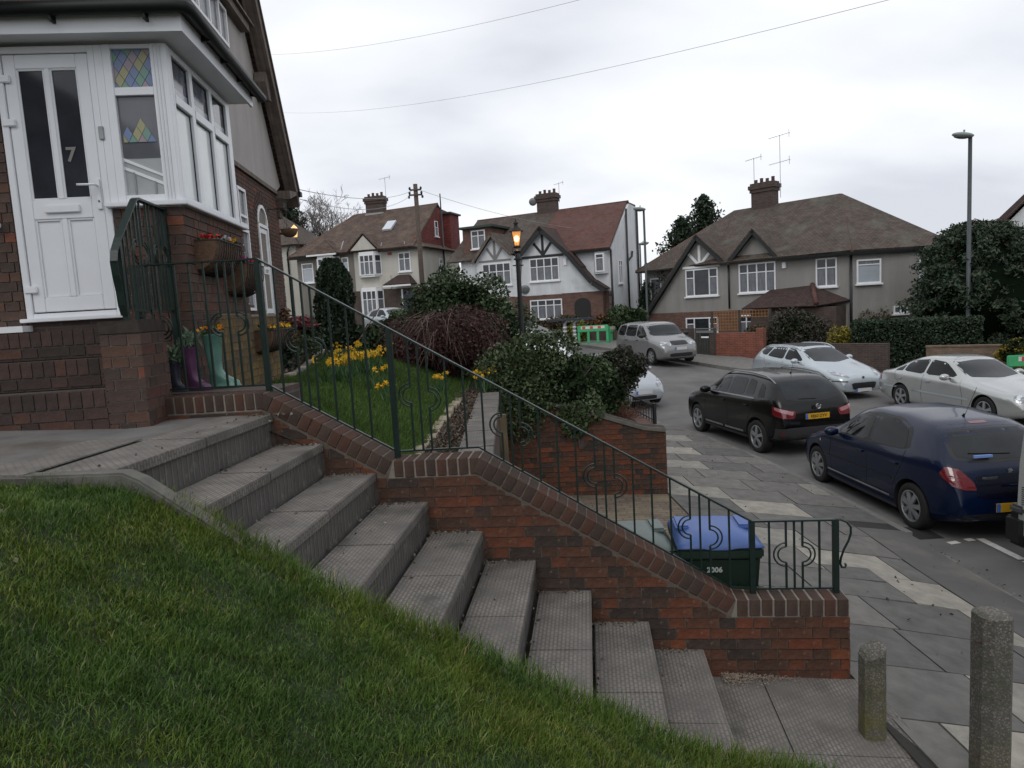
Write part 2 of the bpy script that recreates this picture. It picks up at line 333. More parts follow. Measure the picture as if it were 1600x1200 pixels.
        me.update(); metric_uv(me); me.materials.append(m)
        o = bpy.data.objects.new(name, me); link(o)
        if parent is not None: o.parent = parent
        if loc is not None: o.location = Vector(loc)-(ORG.get(parent.name, Vector((0, 0, 0))) if parent is not None else Vector((0, 0, 0)))
        if rot is not None: o.rotation_euler = rot
        if solid:
            md = o.modifiers.new('s', 'SOLIDIFY'); md.thickness = solid; md.offset = 1
        ORG.setdefault(o.name, off if loc is None else Vector((0, 0, 0)))
        return o
def inst(src, name, parent, loc, rot=None):
    o = bpy.data.objects.new(name, src); link(o); o.parent = parent
    o.location = Vector(loc)-ORG.get(parent.name, Vector((0, 0, 0)))
    if rot is not None: o.rotation_euler = rot
    return o
def copy_tree(o, parent=None, label=None, **kw):
    c = o.copy(); link(c)
    if parent is not None: c.parent = parent; c.matrix_parent_inverse = o.matrix_parent_inverse
    for ch in list(o.children): copy_tree(ch, c)
    if label: c['label'] = label
    return c
def rawmesh(name, V, F, m, parent=None, uv=False, smooth=False):
    """V (n,3) array; F (k,3|4) array"""
    me = bpy.data.meshes.new(name); V = np.asarray(V, dtype=np.float32)
    if parent is not None and parent.name in ORG: V = V-np.array(ORG[parent.name], dtype=np.float32)
    F = np.asarray(F, dtype=np.int32); k = F.shape[1]
    me.vertices.add(len(V)); me.vertices.foreach_set('co', V.ravel())
    me.loops.add(F.size); me.loops.foreach_set('vertex_index', F.ravel())
    me.polygons.add(len(F)); me.polygons.foreach_set('loop_start', np.arange(0, F.size, k, dtype=np.int32)); me.polygons.foreach_set('loop_total', np.full(len(F), k, dtype=np.int32))
    if smooth: me.polygons.foreach_set('use_smooth', np.ones(len(F), dtype=bool))
    me.update(calc_edges=True); me.validate()
    if uv: metric_uv(me)
    me.materials.append(m); o = bpy.data.objects.new(name, me); link(o)
    if parent is not None: o.parent = parent
    ORG.setdefault(o.name, Vector((0, 0, 0)))
    return o
def lerpf(x, pts):
    return float(np.interp(x, [p[0] for p in pts], [p[1] for p in pts]))

# frames: stairs (s along the flight, t away, z up) and the near house (p right, w away, z up)
SA = -R(6.4); SV = Vector((math.sin(R(6.4)), math.cos(R(6.4)), 0)); SU = Vector((math.cos(R(6.4)), -math.sin(R(6.4)), 0))
SO = SV*4.7149; FS = (SO, SA)
HB = R(5.3); HP = Vector((math.cos(HB), math.sin(HB), 0)); HW = Vector((-math.sin(HB), math.cos(HB), 0))
HO = HP*(-1.9704)+HW*5.8700; FH = (HO, HB)
def SW(s, t, z=0): return SO+SU*s+SV*t+Vector((0, 0, z))
def HWd(p, w, z=0): return HO+HP*p+HW*w+Vector((0, 0, z))
def toS(x, y): d = Vector((x, y, 0))-SO; return d.dot(SU), d.dot(SV)

# ---------------------------------------------------------------- terrain functions
def smooth(x, a, b):
    t = min(max((x-a)/(b-a), 0), 1); return t*t*(3-2*t)
def G(x, y): return max(0, .04*(y-17)+.084*(8.1-x))*smooth(y, 18, 28)
XK = [(-4, 5.15), (5.9, 5.1), (8.2, 5.07), (9.3, 5.04), (11.6, 4.92), (13.6, 4.75), (16.6, 4.25), (20.5, 2.75), (25, .4), (30, -2.4), (38, -7), (60, -20)]
XF = [(-4, 12.4), (14, 12.6), (20, 12.3), (22, 12.0), (24.5, 11.0), (26, 9.6), (27.5, 8.3), (29.5, 7.2), (33, 5.3), (38, 1.8), (44, -3), (60, -15)]
def xk(y): return lerpf(y, XK)
def xf(y): return lerpf(y, XF)
def PV(x, y):
    k = xk(y); f = lerpf(y, [(0, 1), (5, 1), (10, .72), (17, .4), (25, .2)])
    drop = .07*(1-smooth(y, 7.2, 8.6))*smooth(x, 3.2, 5)
    return G(k, y)+.12+.187*f*(k-x)-drop
def FP(x, y): return G(xf(y), y)+.11+.02*(x-xf(y))

def sheet(name, x0f, x1f, ys, nx, zf, m, parent=None, kind='structure'):
    V = []; Fc = []
    for y in ys:
        a, b = x0f(y), x1f(y)
        for i in range(nx+1):
            x = a+(b-a)*i/nx; V.append((x, y, zf(x, y)))
    n = nx+1
    for j in range(len(ys)-1):
        for i in range(nx): Fc.append((j*n+i, j*n+i+1, (j+1)*n+i+1, (j+1)*n+i))
    o = rawmesh(name, V, Fc, m, parent, uv=True, smooth=True)
    if kind and parent is None: o['kind'] = kind
    return o
ys = list(np.arange(-4, 60.1, 1.0))
ground = sheet('ground', lambda y: -260, lambda y: 260, list(np.concatenate([np.arange(-60, -4, 14), np.arange(-4, 60, 3), np.arange(60, 420, 40)])), 120,
               lambda x, y: (G(x, min(y, 60)) if y > 15 else 0)*(1 if abs(x) < 60 else 1)*min(1, 60/max(abs(x), 60))-.25 - (.35 if x < 2 and y < 15 else 0), M_ground)
road = sheet('road', lambda y: xk(y)-.02, lambda y: xf(y)+.02, list(np.arange(-4, 50.1, .5)), 10, lambda x, y: G(x, y)+.02*math.sin(1.5+math.pi*(x-xk(y))/max(xf(y)-xk(y), .1))*.5, M_tar)
pav = sheet('pavement', lambda y: 2.12 if y < 14 else xk(y)-2.1, lambda y: xk(y)-.11, list(np.arange(-1, 40.1, .5)), 5, lambda x, y: PV(x, y)-.012, M_joint)
tarp = sheet('tarmac_strip', lambda y: 4.27+.02*(y-6), lambda y: xk(y)-.11, list(np.arange(-1, 8.81, .35)), 3, lambda x, y: PV(x, y)+.002, M_tarp)
farp = sheet('far_pavement', lambda y: xf(y)+.12, lambda y: xf(y)+2.2, list(np.arange(-4, 44.1, 1)), 4, FP, M_kerb)
kb = MB()
for j in range(len(ys)*2):
    y0 = -2+j*.9; y1 = y0+.89
    if y1 > 42: break
    for fx, sg in ((xk, -1), (xf, 1)):
        a0, a1 = fx(y0), fx(y1); h = (.02+.10*smooth(y0, 7.4, 8.8)) if sg < 0 else .12
        z0, z1 = G(a0, y0), G(a1, y1)
        if sg < 0: c = [(a0-.125, y0), (a0, y0), (a1, y1), (a1-.125, y1)]
        else: c = [(a0, y0), (a0+.125, y0), (a1+.125, y1), (a1, y1)]
        zz = [z0, z0, z1, z1]
        kb.add([(c[i][0], c[i][1], zz[i]-.2) for i in range(4)]+[(c[i][0], c[i][1], zz[i]+h) for i in range(4)], [(0, 3, 2, 1), (4, 5, 6, 7), (0, 1, 5, 4), (1, 2, 6, 5), (2, 3, 7, 6), (3, 0, 4, 7)])
ko = kb.build('kerb', M_kerb); ko['kind'] = 'structure'
# paving slabs, one object each
row = 0; y = 1.19; k = 0
rs = random.Random(5)
while y < 21:
    h = .72 if y < 13 else .8; xr = (4.27+.02*(y-6)) if y < 8.6 else xk(y)-.14
    x = (2.15 if y > 4.2 else 2.20) if y < 14 else xk(y)-2.1
    first = rs.choice([.3, .55, .85]) if row % 2 else .92
    while x < xr-.02:
        wdt = min(first if first else .92, xr-x); first = None
        if xr-(x+wdt) < .2: wdt = xr-x
        g = .009; xa, xb, ya, yb = x+g, x+wdt-g, y+g, y+h-g; d = rs.uniform(-.002, .003)
        if True:
            m = MB(); cz = [PV(xa, ya), PV(xb, ya), PV(xb, yb), PV(xa, yb)]; cc = [(xa, ya), (xb, ya), (xb, yb), (xa, yb)]
            cx, cy = (xa+xb)/2, (ya+yb)/2; c0 = PV(cx, cy)
            m.add([(cc[i][0]-cx, cc[i][1]-cy, cz[i]-.045-c0) for i in range(4)]+[(cc[i][0]-cx, cc[i][1]-cy, cz[i]+d-c0) for i in range(4)], [(0, 3, 2, 1), (4, 5, 6, 7), (0, 1, 5, 4), (1, 2, 6, 5), (2, 3, 7, 6), (3, 0, 4, 7)])
            m.build('slab', M_slab, pav, loc=(cx, cy, c0))
        x += wdt
    y += h; row += 1
gg = thing('drain_grate', 'rusty iron drain grate in the gutter behind the blue hatchback', 'drain', (5.27, 9.05, .012))
for k in range(7): MB().box((-.17+k*.05, -.22, -.02), (-.145+k*.05, .22, .006)).build('bar', mat('cast_iron', (.03, .027, .025), .7, var=.4), gg)
MB().box((-.2, -.25, -.01), (.2, .25, .0005)).build('frame', M_blackm, gg)
mh = thing('manhole_cover', 'square iron access cover set in the pavement beyond the low railing', 'cover', (3.35, 6.9, PV(3.35, 6.9)))
o = MB().box((-.25, -.18, -.02), (.25, .18, .008)).build('lid', mat('cast_iron_worn', (.10, .095, .09), .6, var=.4, bump=.8, bscale=60), mh); mh.rotation_euler = (0, R(9), 0)
# painted marks on the road
lm = MB()
def mark(x0, y0, x1, y1, w):
    d = Vector((x1-x0, y1-y0, 0)).normalized(); n = Vector((-d.y, d.x, 0))*w/2
    p = [Vector((x0, y0, 0))-n, Vector((x1, y1, 0))-n, Vector((x1, y1, 0))+n, Vector((x0, y0, 0))+n]
    lm.add([(q.x, q.y, .017) for q in p], [(0, 1, 2, 3)])
mark(5.86, 8.70, 5.86, 7.95, .1); mark(5.86, 7.9, 5.86, 6.2, .1); mark(5.40, 8.60, 5.54, 8.63, .09); mark(5.66, 8.67, 5.77, 8.69, .09)
lo = lm.build('road_marking', M_line); lo['kind'] = 'structure'

# ---------------------------------------------------------------- brickwork
BCACHE = {}
def brick_mesh(L, m, D=.03, Hh=.0665):
    key = (round(L, 4), m.name, D)
    if key not in BCACHE:
        b = MB().box((-L/2, -.003, -Hh/2), (L/2, D-.003, Hh/2)); me = bpy.data.meshes.new('brick')
        me.from_pydata(b.v, [], b.f); me.update(); metric_uv(me); me.materials.append(m); BCACHE[key] = me
    return BCACHE[key]
def brickwork(parent, O, d, a0, a1, bot, top, m, course=.075, z0=0.0, limit=10**9, stuffm=None, holes=(), bond='flemish', D=.03, seed=1, prio=None, key0=0):
    """O: origin in parent frame; d: unit direction along the face in the parent frame (face looks to the right-hand side of d... (d.y,-d.x))."""
    rr = random.Random(seed); ang = math.atan2(d[1], d[0]); todo = []
    bks = sorted(set([p[0] for p in bot]+[p[0] for p in top]))
    zmin = min(p[1] for p in bot); zmax = max(p[1] for p in top); k = int((zmin-z0)/course)-1
    while z0+k*course < zmax:
        za = z0+k*course+.004; zb = za+course-.0085
        x = a0-(.16 if k % 2 else 0)-rr.choice([0, 0, .1125]); i = rr.randint(0, 1)
        while x < a1:
            L = (.2155 if (i % 2 == 0) else .103) if bond == 'flemish' else .2155
            xa, xb = max(x, a0), min(x+L, a1); x += L+.0095; i += 1
            if bond == 'flemish' and rr.random() < .12: i += 1
            if xb-xa < .02: continue
            if any(xa < h[1] and xb > h[0] and za < h[3] and zb > h[2] for h in holes):
                cut = False
                for h in holes:
                    if za+.02 < h[3] and zb-.02 > h[2]:
                        if xa < h[0] < xb: xb = h[0]; cut = True
                        elif xa < h[1] < xb: xa = h[1]; cut = True
                        elif xa >= h[0] and xb <= h[1]: xb = xa
                if xb-xa < .02: continue
            xs = [xa]+[q for q in bks if xa < q < xb]+[xb]
            xs2 = sorted(set(xs+[xa+(xb-xa)*j/6 for j in range(1, 6)]))
            lo_ = [(q, max(za, lerpf(q, bot))) for q in xs2]; hi_ = [(q, min(zb, lerpf(q, top))) for q in xs2]
            if all(abs(q[1]-za) < 1e-6 for q in lo_) and all(abs(q[1]-zb) < 1e-6 for q in hi_) and abs((xb-xa)-L) < 1e-5:
                todo.append((True, xa, xb, za, zb, None))
            else:
                ok = [(a, b, c) for (a, b), (_, c) in zip(lo_, hi_) if c-b > .006]
                if len(ok) < 2 or ok[-1][0]-ok[0][0] < .02: continue
                poly = [(a, b) for a, b, c in ok]+[(a, c) for a, b, c in reversed(ok)]
                todo.append((False, xa, xb, za, zb, poly))
        k += 1
    if prio: todo.sort(key=lambda q: prio((q[1]+q[2])/2, (q[3]+q[4])/2))
    nx = (d[1], -d[0]); st = MB(); cnt = 0
    for full, xa, xb, za, zb, poly in todo:
        jit = rr.uniform(-.0015, .002)
        if cnt < limit:
            cnt += 1
            if full:
                c = (O[0]+d[0]*(xa+xb)/2+nx[0]*jit, O[1]+d[1]*(xa+xb)/2+nx[1]*jit, O[2]+(za+zb)/2)
                inst(brick_mesh(xb-xa, m, D, zb-za), 'brick', parent, c, (0, 0, ang))
            else:
                cx, cz = (xa+xb)/2, (za+zb)/2
                b = MB().prism([(p-cx, q-cz) for p, q in poly], -.003, D-.003)
                o = b.build('brick', m, parent, loc=(O[0]+d[0]*cx, O[1]+d[1]*cx, O[2]+cz), rot=(0, 0, ang))
        else:
            P = poly or [(xa, za), (xb, za), (xb, zb), (xa, zb)]
            n = len(P); vs = []
            for dep in (-.003+jit, D-.003):
                vs += [(O[0]+d[0]*p-nx[0]*dep, O[1]+d[1]*p-nx[1]*dep, O[2]+q) for p, q in P]
            st.add(vs, [tuple(range(n)), tuple(range(2*n-1, n-1, -1))]+[(i, (i+1) % n, (i+1) % n+n, i+n) for i in range(n)])
    if st.v:
        o = st.build('brickwork', stuffm or m, parent); o['kind'] = 'stuff'
    return cnt

# ---------------------------------------------------------------- stairs
NS = [-2.24, -1.89, -1.525, -1.165, -.79, -.433, -.061, .324, .687]
NZ = [2.647, 2.422, 2.198, 1.981, 1.764, 1.545, 1.322, 1.093, .895]
st = thing('staircase', 'grey concrete outdoor steps with dimpled treads running down beside the grass bank', 'steps', (0, -.9, .6), frame=FS)
TW = 1.70
rs = random.Random(3)
for i in range(9):
    s0 = (NS[i-1] if i else -3.0)+.012; s1 = NS[i]; z = NZ[i]; js = [-.004, -.85+rs.uniform(-.06, .05), -TW]
    if i == 0: s0 = -2.62
    for a, b in ((js[1]+.003, js[0]), (js[2], js[1]-.003)):
        tl = rs.uniform(-.004, .004)
        m = MB().box((s0, a, z-.055), (s1, b, z)); m.v = [(x, y_, zz+(tl*(x-s0)/.36)) for x, y_, zz in m.v]
        # ribs run along the nosing: swap so texture rows follow the nosing
        o = m.build('tread_slab', M_tread, st, bevel=.004)
        uv = o.data.uv_layers[0].data
        for l in range(len(uv)): u_, v_ = uv[l].uv; uv[l].uv = (v_, u_)
    zb = (NZ[i+1]-.05) if i < 8 else .62
    o = MB().box((s1-.06, -TW+.005, zb), (s1-.022, -.004, z-.058)).build('riser', M_riser, st)
    for q in range(34):
        pass
# raised scoring on the upper risers
for i in range(0, 5):
    m = MB(); zb = NZ[i+1]; z = NZ[i]
    for q in range(30):
        t = -TW+.05+q*.0535+rs.uniform(-.006, .006); m.box((NS[i]-.024, t, zb+.004), (NS[i]-.0195, t+.012, z-.058))
    o = m.build('riser_scoring', M_conc, st); o['kind'] = 'stuff'
P = []
for i in range(9):
    s0 = NS[i-1]-.01 if i else -2.4; n_ = 34
    ss_ = s0+np.abs(rng.normal(0, .03, n_)); t_ = -rng.uniform(.02, 1.6, n_); q_ = rng.random(n_) < .25; ss_[q_] = s0+rng.uniform(0, .33, q_.sum())
    P.append(np.stack([SO.x+SU.x*ss_+SV.x*t_, SO.y+SU.y*ss_+SV.y*t_, np.full(n_, NZ[i]+.004)], 1))
    n_ = 60; ss_ = s0+.01+rng.uniform(0, .32, n_); t_ = -np.abs(rng.normal(0, .03, n_))-.01; P.append(np.stack([SO.x+SU.x*ss_+SV.x*t_, SO.y+SU.y*ss_+SV.y*t_, np.full(n_, NZ[i]+.004)], 1))
DEB = np.concatenate(P)
# concrete edging along the bank side of the flight
eg = thing('stair_edging', 'rough concrete kerb between the steps and the grass bank', 'edging', (0, -1.75, 1), frame=FS)
pe = [(-2.75, 2.655), (-2.13, 2.655), (-2.05, 2.62), (-1.3, 2.10), (-.9, 1.80), (.75, .83), (.75, .4), (-2.75, 2.2)]
MB().prism(pe, -1.80, -1.705).build('kerb_block', M_conc, eg, bevel=.01)
# landing
ld = MB(); 
ld.add([(-5.6, -1.80, 2.76), (-2.60, -1.80, 2.646), (-2.60, .12, 2.646), (-3.3, .12, 2.63), (-5.6, 1.2, 2.72), (-5.6, -1.8, 2.2), (-2.60, -1.8, 2.2), (-2.60, .12, 2.2), (-3.3, .12, 2.2), (-5.6, 1.2, 2.2)],
       [(0, 1, 2, 3, 4), (9, 8, 7, 6, 5), (0, 5, 6, 1), (1, 6, 7, 2), (2, 7, 8, 3), (3, 8, 9, 4), (4, 9, 5, 0)])
lo = ld.build('landing', M_land); lo.location = SO; lo.rotation_euler = (0, 0, SA); lo['kind'] = 'structure'
o = MB().box((-2.97, -1.79, 2.655), (-2.622, -.9, 2.662)).build('ribbed_slab', M_tread, lo)
# foot of the flight: sloping ribbed slabs
ft = MB(); 
def fz(s, t): return .70-.045*(s-.6)+.015*(-t)*0
ft.add([(.65, -2.2, .60), (1.9, -2.2, .58), (1.72, .0, .655), (.65, .0, .68), (.65, -2.2, .3), (1.9, -2.2, .3), (1.72, 0, .3), (.65, 0, .3)], [(0, 1, 2, 3), (0, 4, 5, 1), (1, 5, 6, 2), (2, 6, 7, 3), (3, 7, 4, 0)])
fo = ft.build('stair_foot', M_joint); fo.location = SO; fo.rotation_euler = (0, 0, SA); fo['kind'] = 'structure'
def ftz(s, t): return .664+.03*(1.72-s)+(-t)*-.03
for (a, b, t0, t1, mm) in [(.68, 1.06, -.80, -.02, M_tread), (1.068, 1.78, -.80, -.004, M_tread), (.68, 1.06, -2.2, -.806, M_conc), (1.068, 1.84, -1.5, -.806, M_tread)]:
    k_ = .05 if b > 1.5 else 0
    vs = [(a, t0, ftz(a, t0)), (b+k_, t0, ftz(b, t0)), (b-.02 if k_ else b, t1, ftz(b, t1)), (a, t1, ftz(a, t1))]
    m = MB().add([(x, y_, z+.008-.05) for x, y_, z in vs]+[(x, y_, z+.008) for x, y_, z in vs], [(0, 3, 2, 1), (4, 5, 6, 7), (0, 1, 5, 4), (1, 2, 6, 5), (2, 3, 7, 6), (3, 0, 4, 7)])
    o = m.build('slab', mm, fo)
    if mm is M_tread:
        uv = o.data.uv_layers[0].data
        for l in range(len(uv)): u_, v_ = uv[l].uv; uv[l].uv = (v_+.35*u_, u_)
# gravel left in the corner by the wall
gv = []; gf = []
for i in range(900):
    a = abs(random.gauss(0, .16)); b = -abs(random.gauss(0, .055)); s_, t_ = .80+a*1.25, -.02+b*(1-min(a*1.2, .8))
    r_ = random.uniform(.004, .009); h = max(0, .035-.08*abs(b)-.05*a)*random.random(); zc = ftz(s_, t_)+.012+h
    P = SW(s_, t_, zc); q = len(gv)
    for dx_, dy_, dz_ in ((1, 0, 0), (-.6, .8, 0), (-.5, -.9, .1), (.1, .1, .9)): gv.append((P.x+dx_*r_*random.uniform(.6, 1.2), P.y+dy_*r_*random.uniform(.6, 1.2), P.z+dz_*r_))
    gf += [(q, q+1, q+3), (q+1, q+2, q+3), (q+2, q, q+3)]
M_gravel = mat('gravel', (.2, .16, .12), .9, island=[(0, (.28, .22, .16)), (.3, (.15, .11, .08)), (.6, (.33, .28, .23)), (1, (.1, .075, .055))])
g_ = rawmesh('gravel', gv, gf, M_gravel); g_['kind'] = 'stuff'

# ---------------------------------------------------------------- stair wall
sw_ = thing('garden_wall', 'stepped red brick wall with sloping coping beside the concrete steps', 'wall', (0, .1, .5), frame=FS)
CT = [(-3.2, 2.79), (-2.29, 2.803), (-1.40, 2.278), (-.785, 2.285), (.915, 1.24), (1.65, 1.235)]
CBt = [(-3.2, 2.665), (-2.325, 2.672), (-1.44, 2.155), (-.82, 2.158), (.88, 1.115), (1.65, 1.112)]
bot = [(-3.2, 2.58), (-2.24, 2.58)]
for i in range(1, 9): bot += [(NS[i-1]+.001, NZ[i]-.05), (NS[i], NZ[i]-.05)]
bot += [(.69, .66), (1.65, .62)]
core = [(a, b) for a, b in CBt]+[(1.64, .3), (-3.2, .3)]
MB().prism([(a, b-.0) for a, b in core], .006, .222).build('mortar_core', M_mort, sw_)
brickwork(sw_, (0, 0, 0), (1, 0), -3.2, 1.65, bot, [(a, b-.006) for a, b in CBt], M_brick, z0=1.112-.075*20, seed=4)
# end face of the wall
brickwork(sw_, (1.65, 0, 0), (0, 1), .0, .225, [(0, .55), (1, .55)], [(0, 1.106), (1, 1.106)], M_brick, z0=1.112-.075*20, seed=9)
capme = {}
for i in range(5):
    (xa, za), (xb, zb) = CT[i], CT[i+1]; L = math.hypot(xb-xa, zb-za); ang = math.atan2(zb-za, xb-xa); flat = i in (0, 2, 4)
    nrm = (-math.sin(ang), math.cos(ang)); c4 = [(xa, za-.004), (xb, zb-.004), (CBt[i+1][0], CBt[i+1][1]), (CBt[i][0], CBt[i][1])]
    MB().prism(c4, .004, .222).build('coping_mortar', M_mortl if flat else M_mort, sw_)
    h = .118 if flat else .112
    n = int(round(L/.0775)); pit = L/n; wd_ = pit-(.0135 if flat else .008)
    for k in range(n):
        u = (k+.5)*pit; w2 = wd_
        if not flat and (k == 0 or k == n-1): pass
        key = (round(w2, 4), flat)
        if key not in capme:
            b = MB().box((-w2/2, -.004, -h), (w2/2, .226, 0)); me = bpy.data.meshes.new('coping_brick'); me.from_pydata(b.v, [], b.f); bm = bmesh.new(); bm.from_mesh(me)
            bmesh.ops.bevel(bm, geom=list(bm.edges), offset=.005, segments=1, affect='EDGES'); bm.to_mesh(me); bm.free(); metric_uv(me); me.materials.append(M_cap); capme[key] = me
        x = xa+math.cos(ang)*u; z = za+math.sin(ang)*u
        o = inst(capme[key], 'coping_brick', sw_, (x, random.uniform(-.003, .003), z+random.uniform(-.002, .003)), (0, -ang, 0))
# driveway behind the wall
dr = sheet('driveway', lambda y: -.18, lambda y: 2.14, list(np.arange(4.6, 10.3, .4)), 4, lambda x, y: PV(2.14, y)+(2.14-x)*.02-.01, M_pave)

# ---------------------------------------------------------------- railing along the steps
rl = thing('stair_railing', 'dark green wrought iron railing with half ring ornaments on the brick stair wall', 'railing', (-.8, .11, 2.2), frame=FS)
RT = [(-3.24, 3.752), (-2.30, 3.742), (1.05, 1.752), (1.60, 1.750)]
RB = [(-3.24, 2.845), (-2.30, 2.845), (-1.39, 2.325), (-.80, 2.335), (.90, 1.285), (1.05, 1.272), (1.60, 1.272)]
TT = .11
def bar(m, s, z0, z1, w=.0065, t=TT): m.box((s-w, t-w, z0), (s+w, t+w, z1))
for a, b in zip(RT[:-1], RT[1:]):
    m = MB(); dx_, dz_ = b[0]-a[0], b[1]-a[1]; l = math.hypot(dx_, dz_); n_ = (-dz_/l*.006, dx_/l*.006)
    m.prism([(a[0]-n_[0], a[1]-n_[1]), (b[0]-n_[0], b[1]-n_[1]), (b[0]+n_[0], b[1]+n_[1]), (a[0]+n_[0], a[1]+n_[1])], TT-.02, TT+.02)
    m.build('top_rail', M_green, rl, bevel=.002)
for a, b in zip(RB[:-1], RB[1:]):
    m = MB(); m.prism([(a[0], a[1]-.006), (b[0], b[1]-.006), (b[0], b[1]+.006), (a[0], a[1]+.006)], TT-.012, TT+.012)
    m.build('bottom_rail', M_green, rl)
for s in (-3.235, -2.30, -1.39, 1.05, 1.60):
    z1 = lerpf(s, RT)-.004; zb_ = lerpf(s, CT)-.01
    MB().box((s-.019, TT-.019, zb_), (s+.019, TT+.019, z1)).build('post', M_green, rl, bevel=.002)
def ornament(m, s, zc, side):
    for r in (.083, .055):
        pts = [(s+side*r*math.sin(a)*1.0, TT, zc+r*math.cos(a)) for a in [math.pi*k/12 for k in range(13)]]
        m.tube(pts, .0062, 5)
sl_ = []
orns = [(-3.13, .06), (-2.55, .06), (-2.0, .062), (-1.20, .065), (-.565, .065), (.07, .065), (.705, .065), (1.33, .054)]
for c, hh in orns:
    bar_m = MB(); bar(bar_m, c, lerpf(c, RB), lerpf(c, RT)); bar_m.build('baluster', M_green, rl)
    for sd in (-1, 1):
        s = c+sd*hh; z0, z1 = lerpf(s, RB), lerpf(s, RT); zc = (z0+z1)/2+(.0 if c > 1 else 0); m = MB()
        bar(m, s, z0, zc-.055); bar(m, s, zc+.055, z1); ornament(m, s, zc, sd); m.build('ornament', M_green, rl)
for s in (-2.93, -2.82, -2.71, -2.42, -2.19, -1.81, -1.69, -1.565, -1.01, -.885, -.76, -.375, -.25, -.125, .26, .385, .51, .90, 1.165, 1.495):
    m = MB(); bar(m, s, lerpf(s, RB), lerpf(s, RT)); m.build('baluster', M_green, rl)
pts = [(1.59, TT, 1.75), (1.635, TT, 1.748), (1.675, TT, 1.73), (1.70, TT, 1.695), (1.70, TT, 1.65), (1.685, TT, 1.60), (1.655, TT, 1.54), (1.635, TT, 1.48), (1.63, TT, 1.44), (1.64, TT, 1.415), (1.66, TT, 1.412), (1.668, TT, 1.43), (1.66, TT, 1.44)]
MB().tube(pts, .008, 6).build('handrail_scroll', M_green, rl, smooth=True)

# ---------------------------------------------------------------- near house: brick steps, pier, porch, gable wall
bs_ = thing('porch_steps', 'dark brick steps leading up to the white front door', 'steps', (-1.2, -.6, 2.65), frame=FH)
SZ = [2.70, 2.905, 3.11, 3.32]
for k in range(3):
    w0 = -.93+.3*k; zt = SZ[k+1]; zb_ = SZ[k]-(.1 if k == 0 else 0)
    MB().box((-3.2, w0+.006, zb_), (-.305, .0, zt-.006)).build('mortar_core', M_mortd, bs_)
    # header-on-edge front row, then a stretcher row
    n = 24; x = -.31
    for q in range(n*1):
        xa = x-.0755*(q+1)
        if k == 0: z_lo = zt-.112
        inst(brick_mesh(.067, M_bdark, .12, .108), 'brick', bs_, (xa+.034, w0, zt-.056))
    brickwork(bs_, (0, w0, 0), (1, 0), -2.1, -.31, [(-3, zb_), (0, zb_)], [(-3, zt-.118), (0, zt-.118)], M_bdark, z0=zt-.118-.075*8, seed=20+k)
pr_ = thing('brick_pier', 'short brick pier at the foot of the porch handrail', 'pier', (-.19, -.7, 2.6), frame=FH)
MB().box((-.298, -.924, 2.55), (-.052, -.50, 3.30)).build('mortar_core', M_morth, pr_)
brickwork(pr_, (0, -.93, 0), (1, 0), -.305, -.045, [(-1, 2.55), (1, 2.55)], [(-1, 3.27), (1, 3.27)], M_bh, z0=3.27-.075*12, seed=31)
brickwork(pr_, (-.045, 0, 0), (0, 1), -.93, -.5, [(-1, 2.55), (1, 2.55)], [(-1, 3.27), (1, 3.27)], M_bh, z0=3.27-.075*12, seed=32)
MB().box((-.31, -.94, 3.272), (-.04, -.49, 3.36)).build('coping_slab', M_bdark, pr_, bevel=.005)
# low brick retaining wall linking the pier, behind the railing
lw = thing('planter_ledge', 'brick ledge behind the railing where the wellington planters stand', 'ledge', (-2.9, .4, 2.6), frame=FS)
MB().box((-3.2, .23, 2.3), (-2.3, .66, 2.80)).build('ledge', M_bfard, lw)

# upper handrail
ur = thing('porch_handrail', 'dark green curved iron handrail on the porch steps', 'handrail', (-.13, -.5, 3.36), frame=FH)
pts = [(-.13, -.93, 3.40), (-.13, -.955, 3.47), (-.13, -.965, 3.56), (-.13, -.99, 3.66), (-.13, -1.0, 3.74), (-.13, -.975, 3.81), (-.13, -.90, 3.90), (-.13, -.58, 4.20), (-.13, -.54, 4.215), (-.13, -.03, 4.205)]
m = MB()
for a, b in zip(pts[:-1], pts[1:]):
    m.prism([(a[1], a[2]-.008), (b[1], b[2]-.008), (b[1], b[2]+.008), (a[1], a[2]+.008)], a[0]-.024, a[0]+.024, 'yz')
m.build('handrail', M_green, ur)
URT = [(-1, 3.76), (-.90, 3.89), (-.58, 4.19), (-.54, 4.205), (0, 4.2)]
for w0 in (-.905, -.055): MB().box((-.148, w0-.017, 3.0 if w0 > -.5 else 3.355), (-.112, w0+.017, lerpf(w0, URT))).build('post', M_green, ur)
MB().prism([(-.9, 3.42), (-.55, 3.42), (-.05, 3.42), (-.05, 3.434), (-.9, 3.434)], -.14, -.12, 'yz').build('bottom_rail', M_green, ur)
for w0 in (-.83, -.76, -.69, -.40, -.345, -.06-.0, -.26):
    MB().box((-.1365, w0-.0065, 3.43), (-.1235, w0+.0065, lerpf(w0, URT))).build('baluster', M_green, ur)
for c in (-.56, -.19):
    MB().box((-.1365, c-.0065, 3.43), (-.1235, c+.0065, lerpf(c, URT))).build('baluster', M_green, ur)
    for sd in (-1, 1):
        m = MB(); s = c+sd*.055; zc = 3.84; m.box((-.1365, s-.0065, 3.43), (-.1235, s+.0065, zc-.055)); m.box((-.1365, s-.0065, zc+.055), (-.1235, s+.0065, lerpf(s, URT)))
        for r in (.083, .055): m.tube([(-.13, s+sd*r*math.sin(a), zc+r*math.cos(a)) for a in [math.pi*q/12 for q in range(13)]], .0062, 5)
        m.build('ornament', M_green, ur)

hs = thing('brick_house', 'brick house with a steep rendered gable and white porch at the top of the steps', 'house', (0, 0, 2.6), frame=FH)
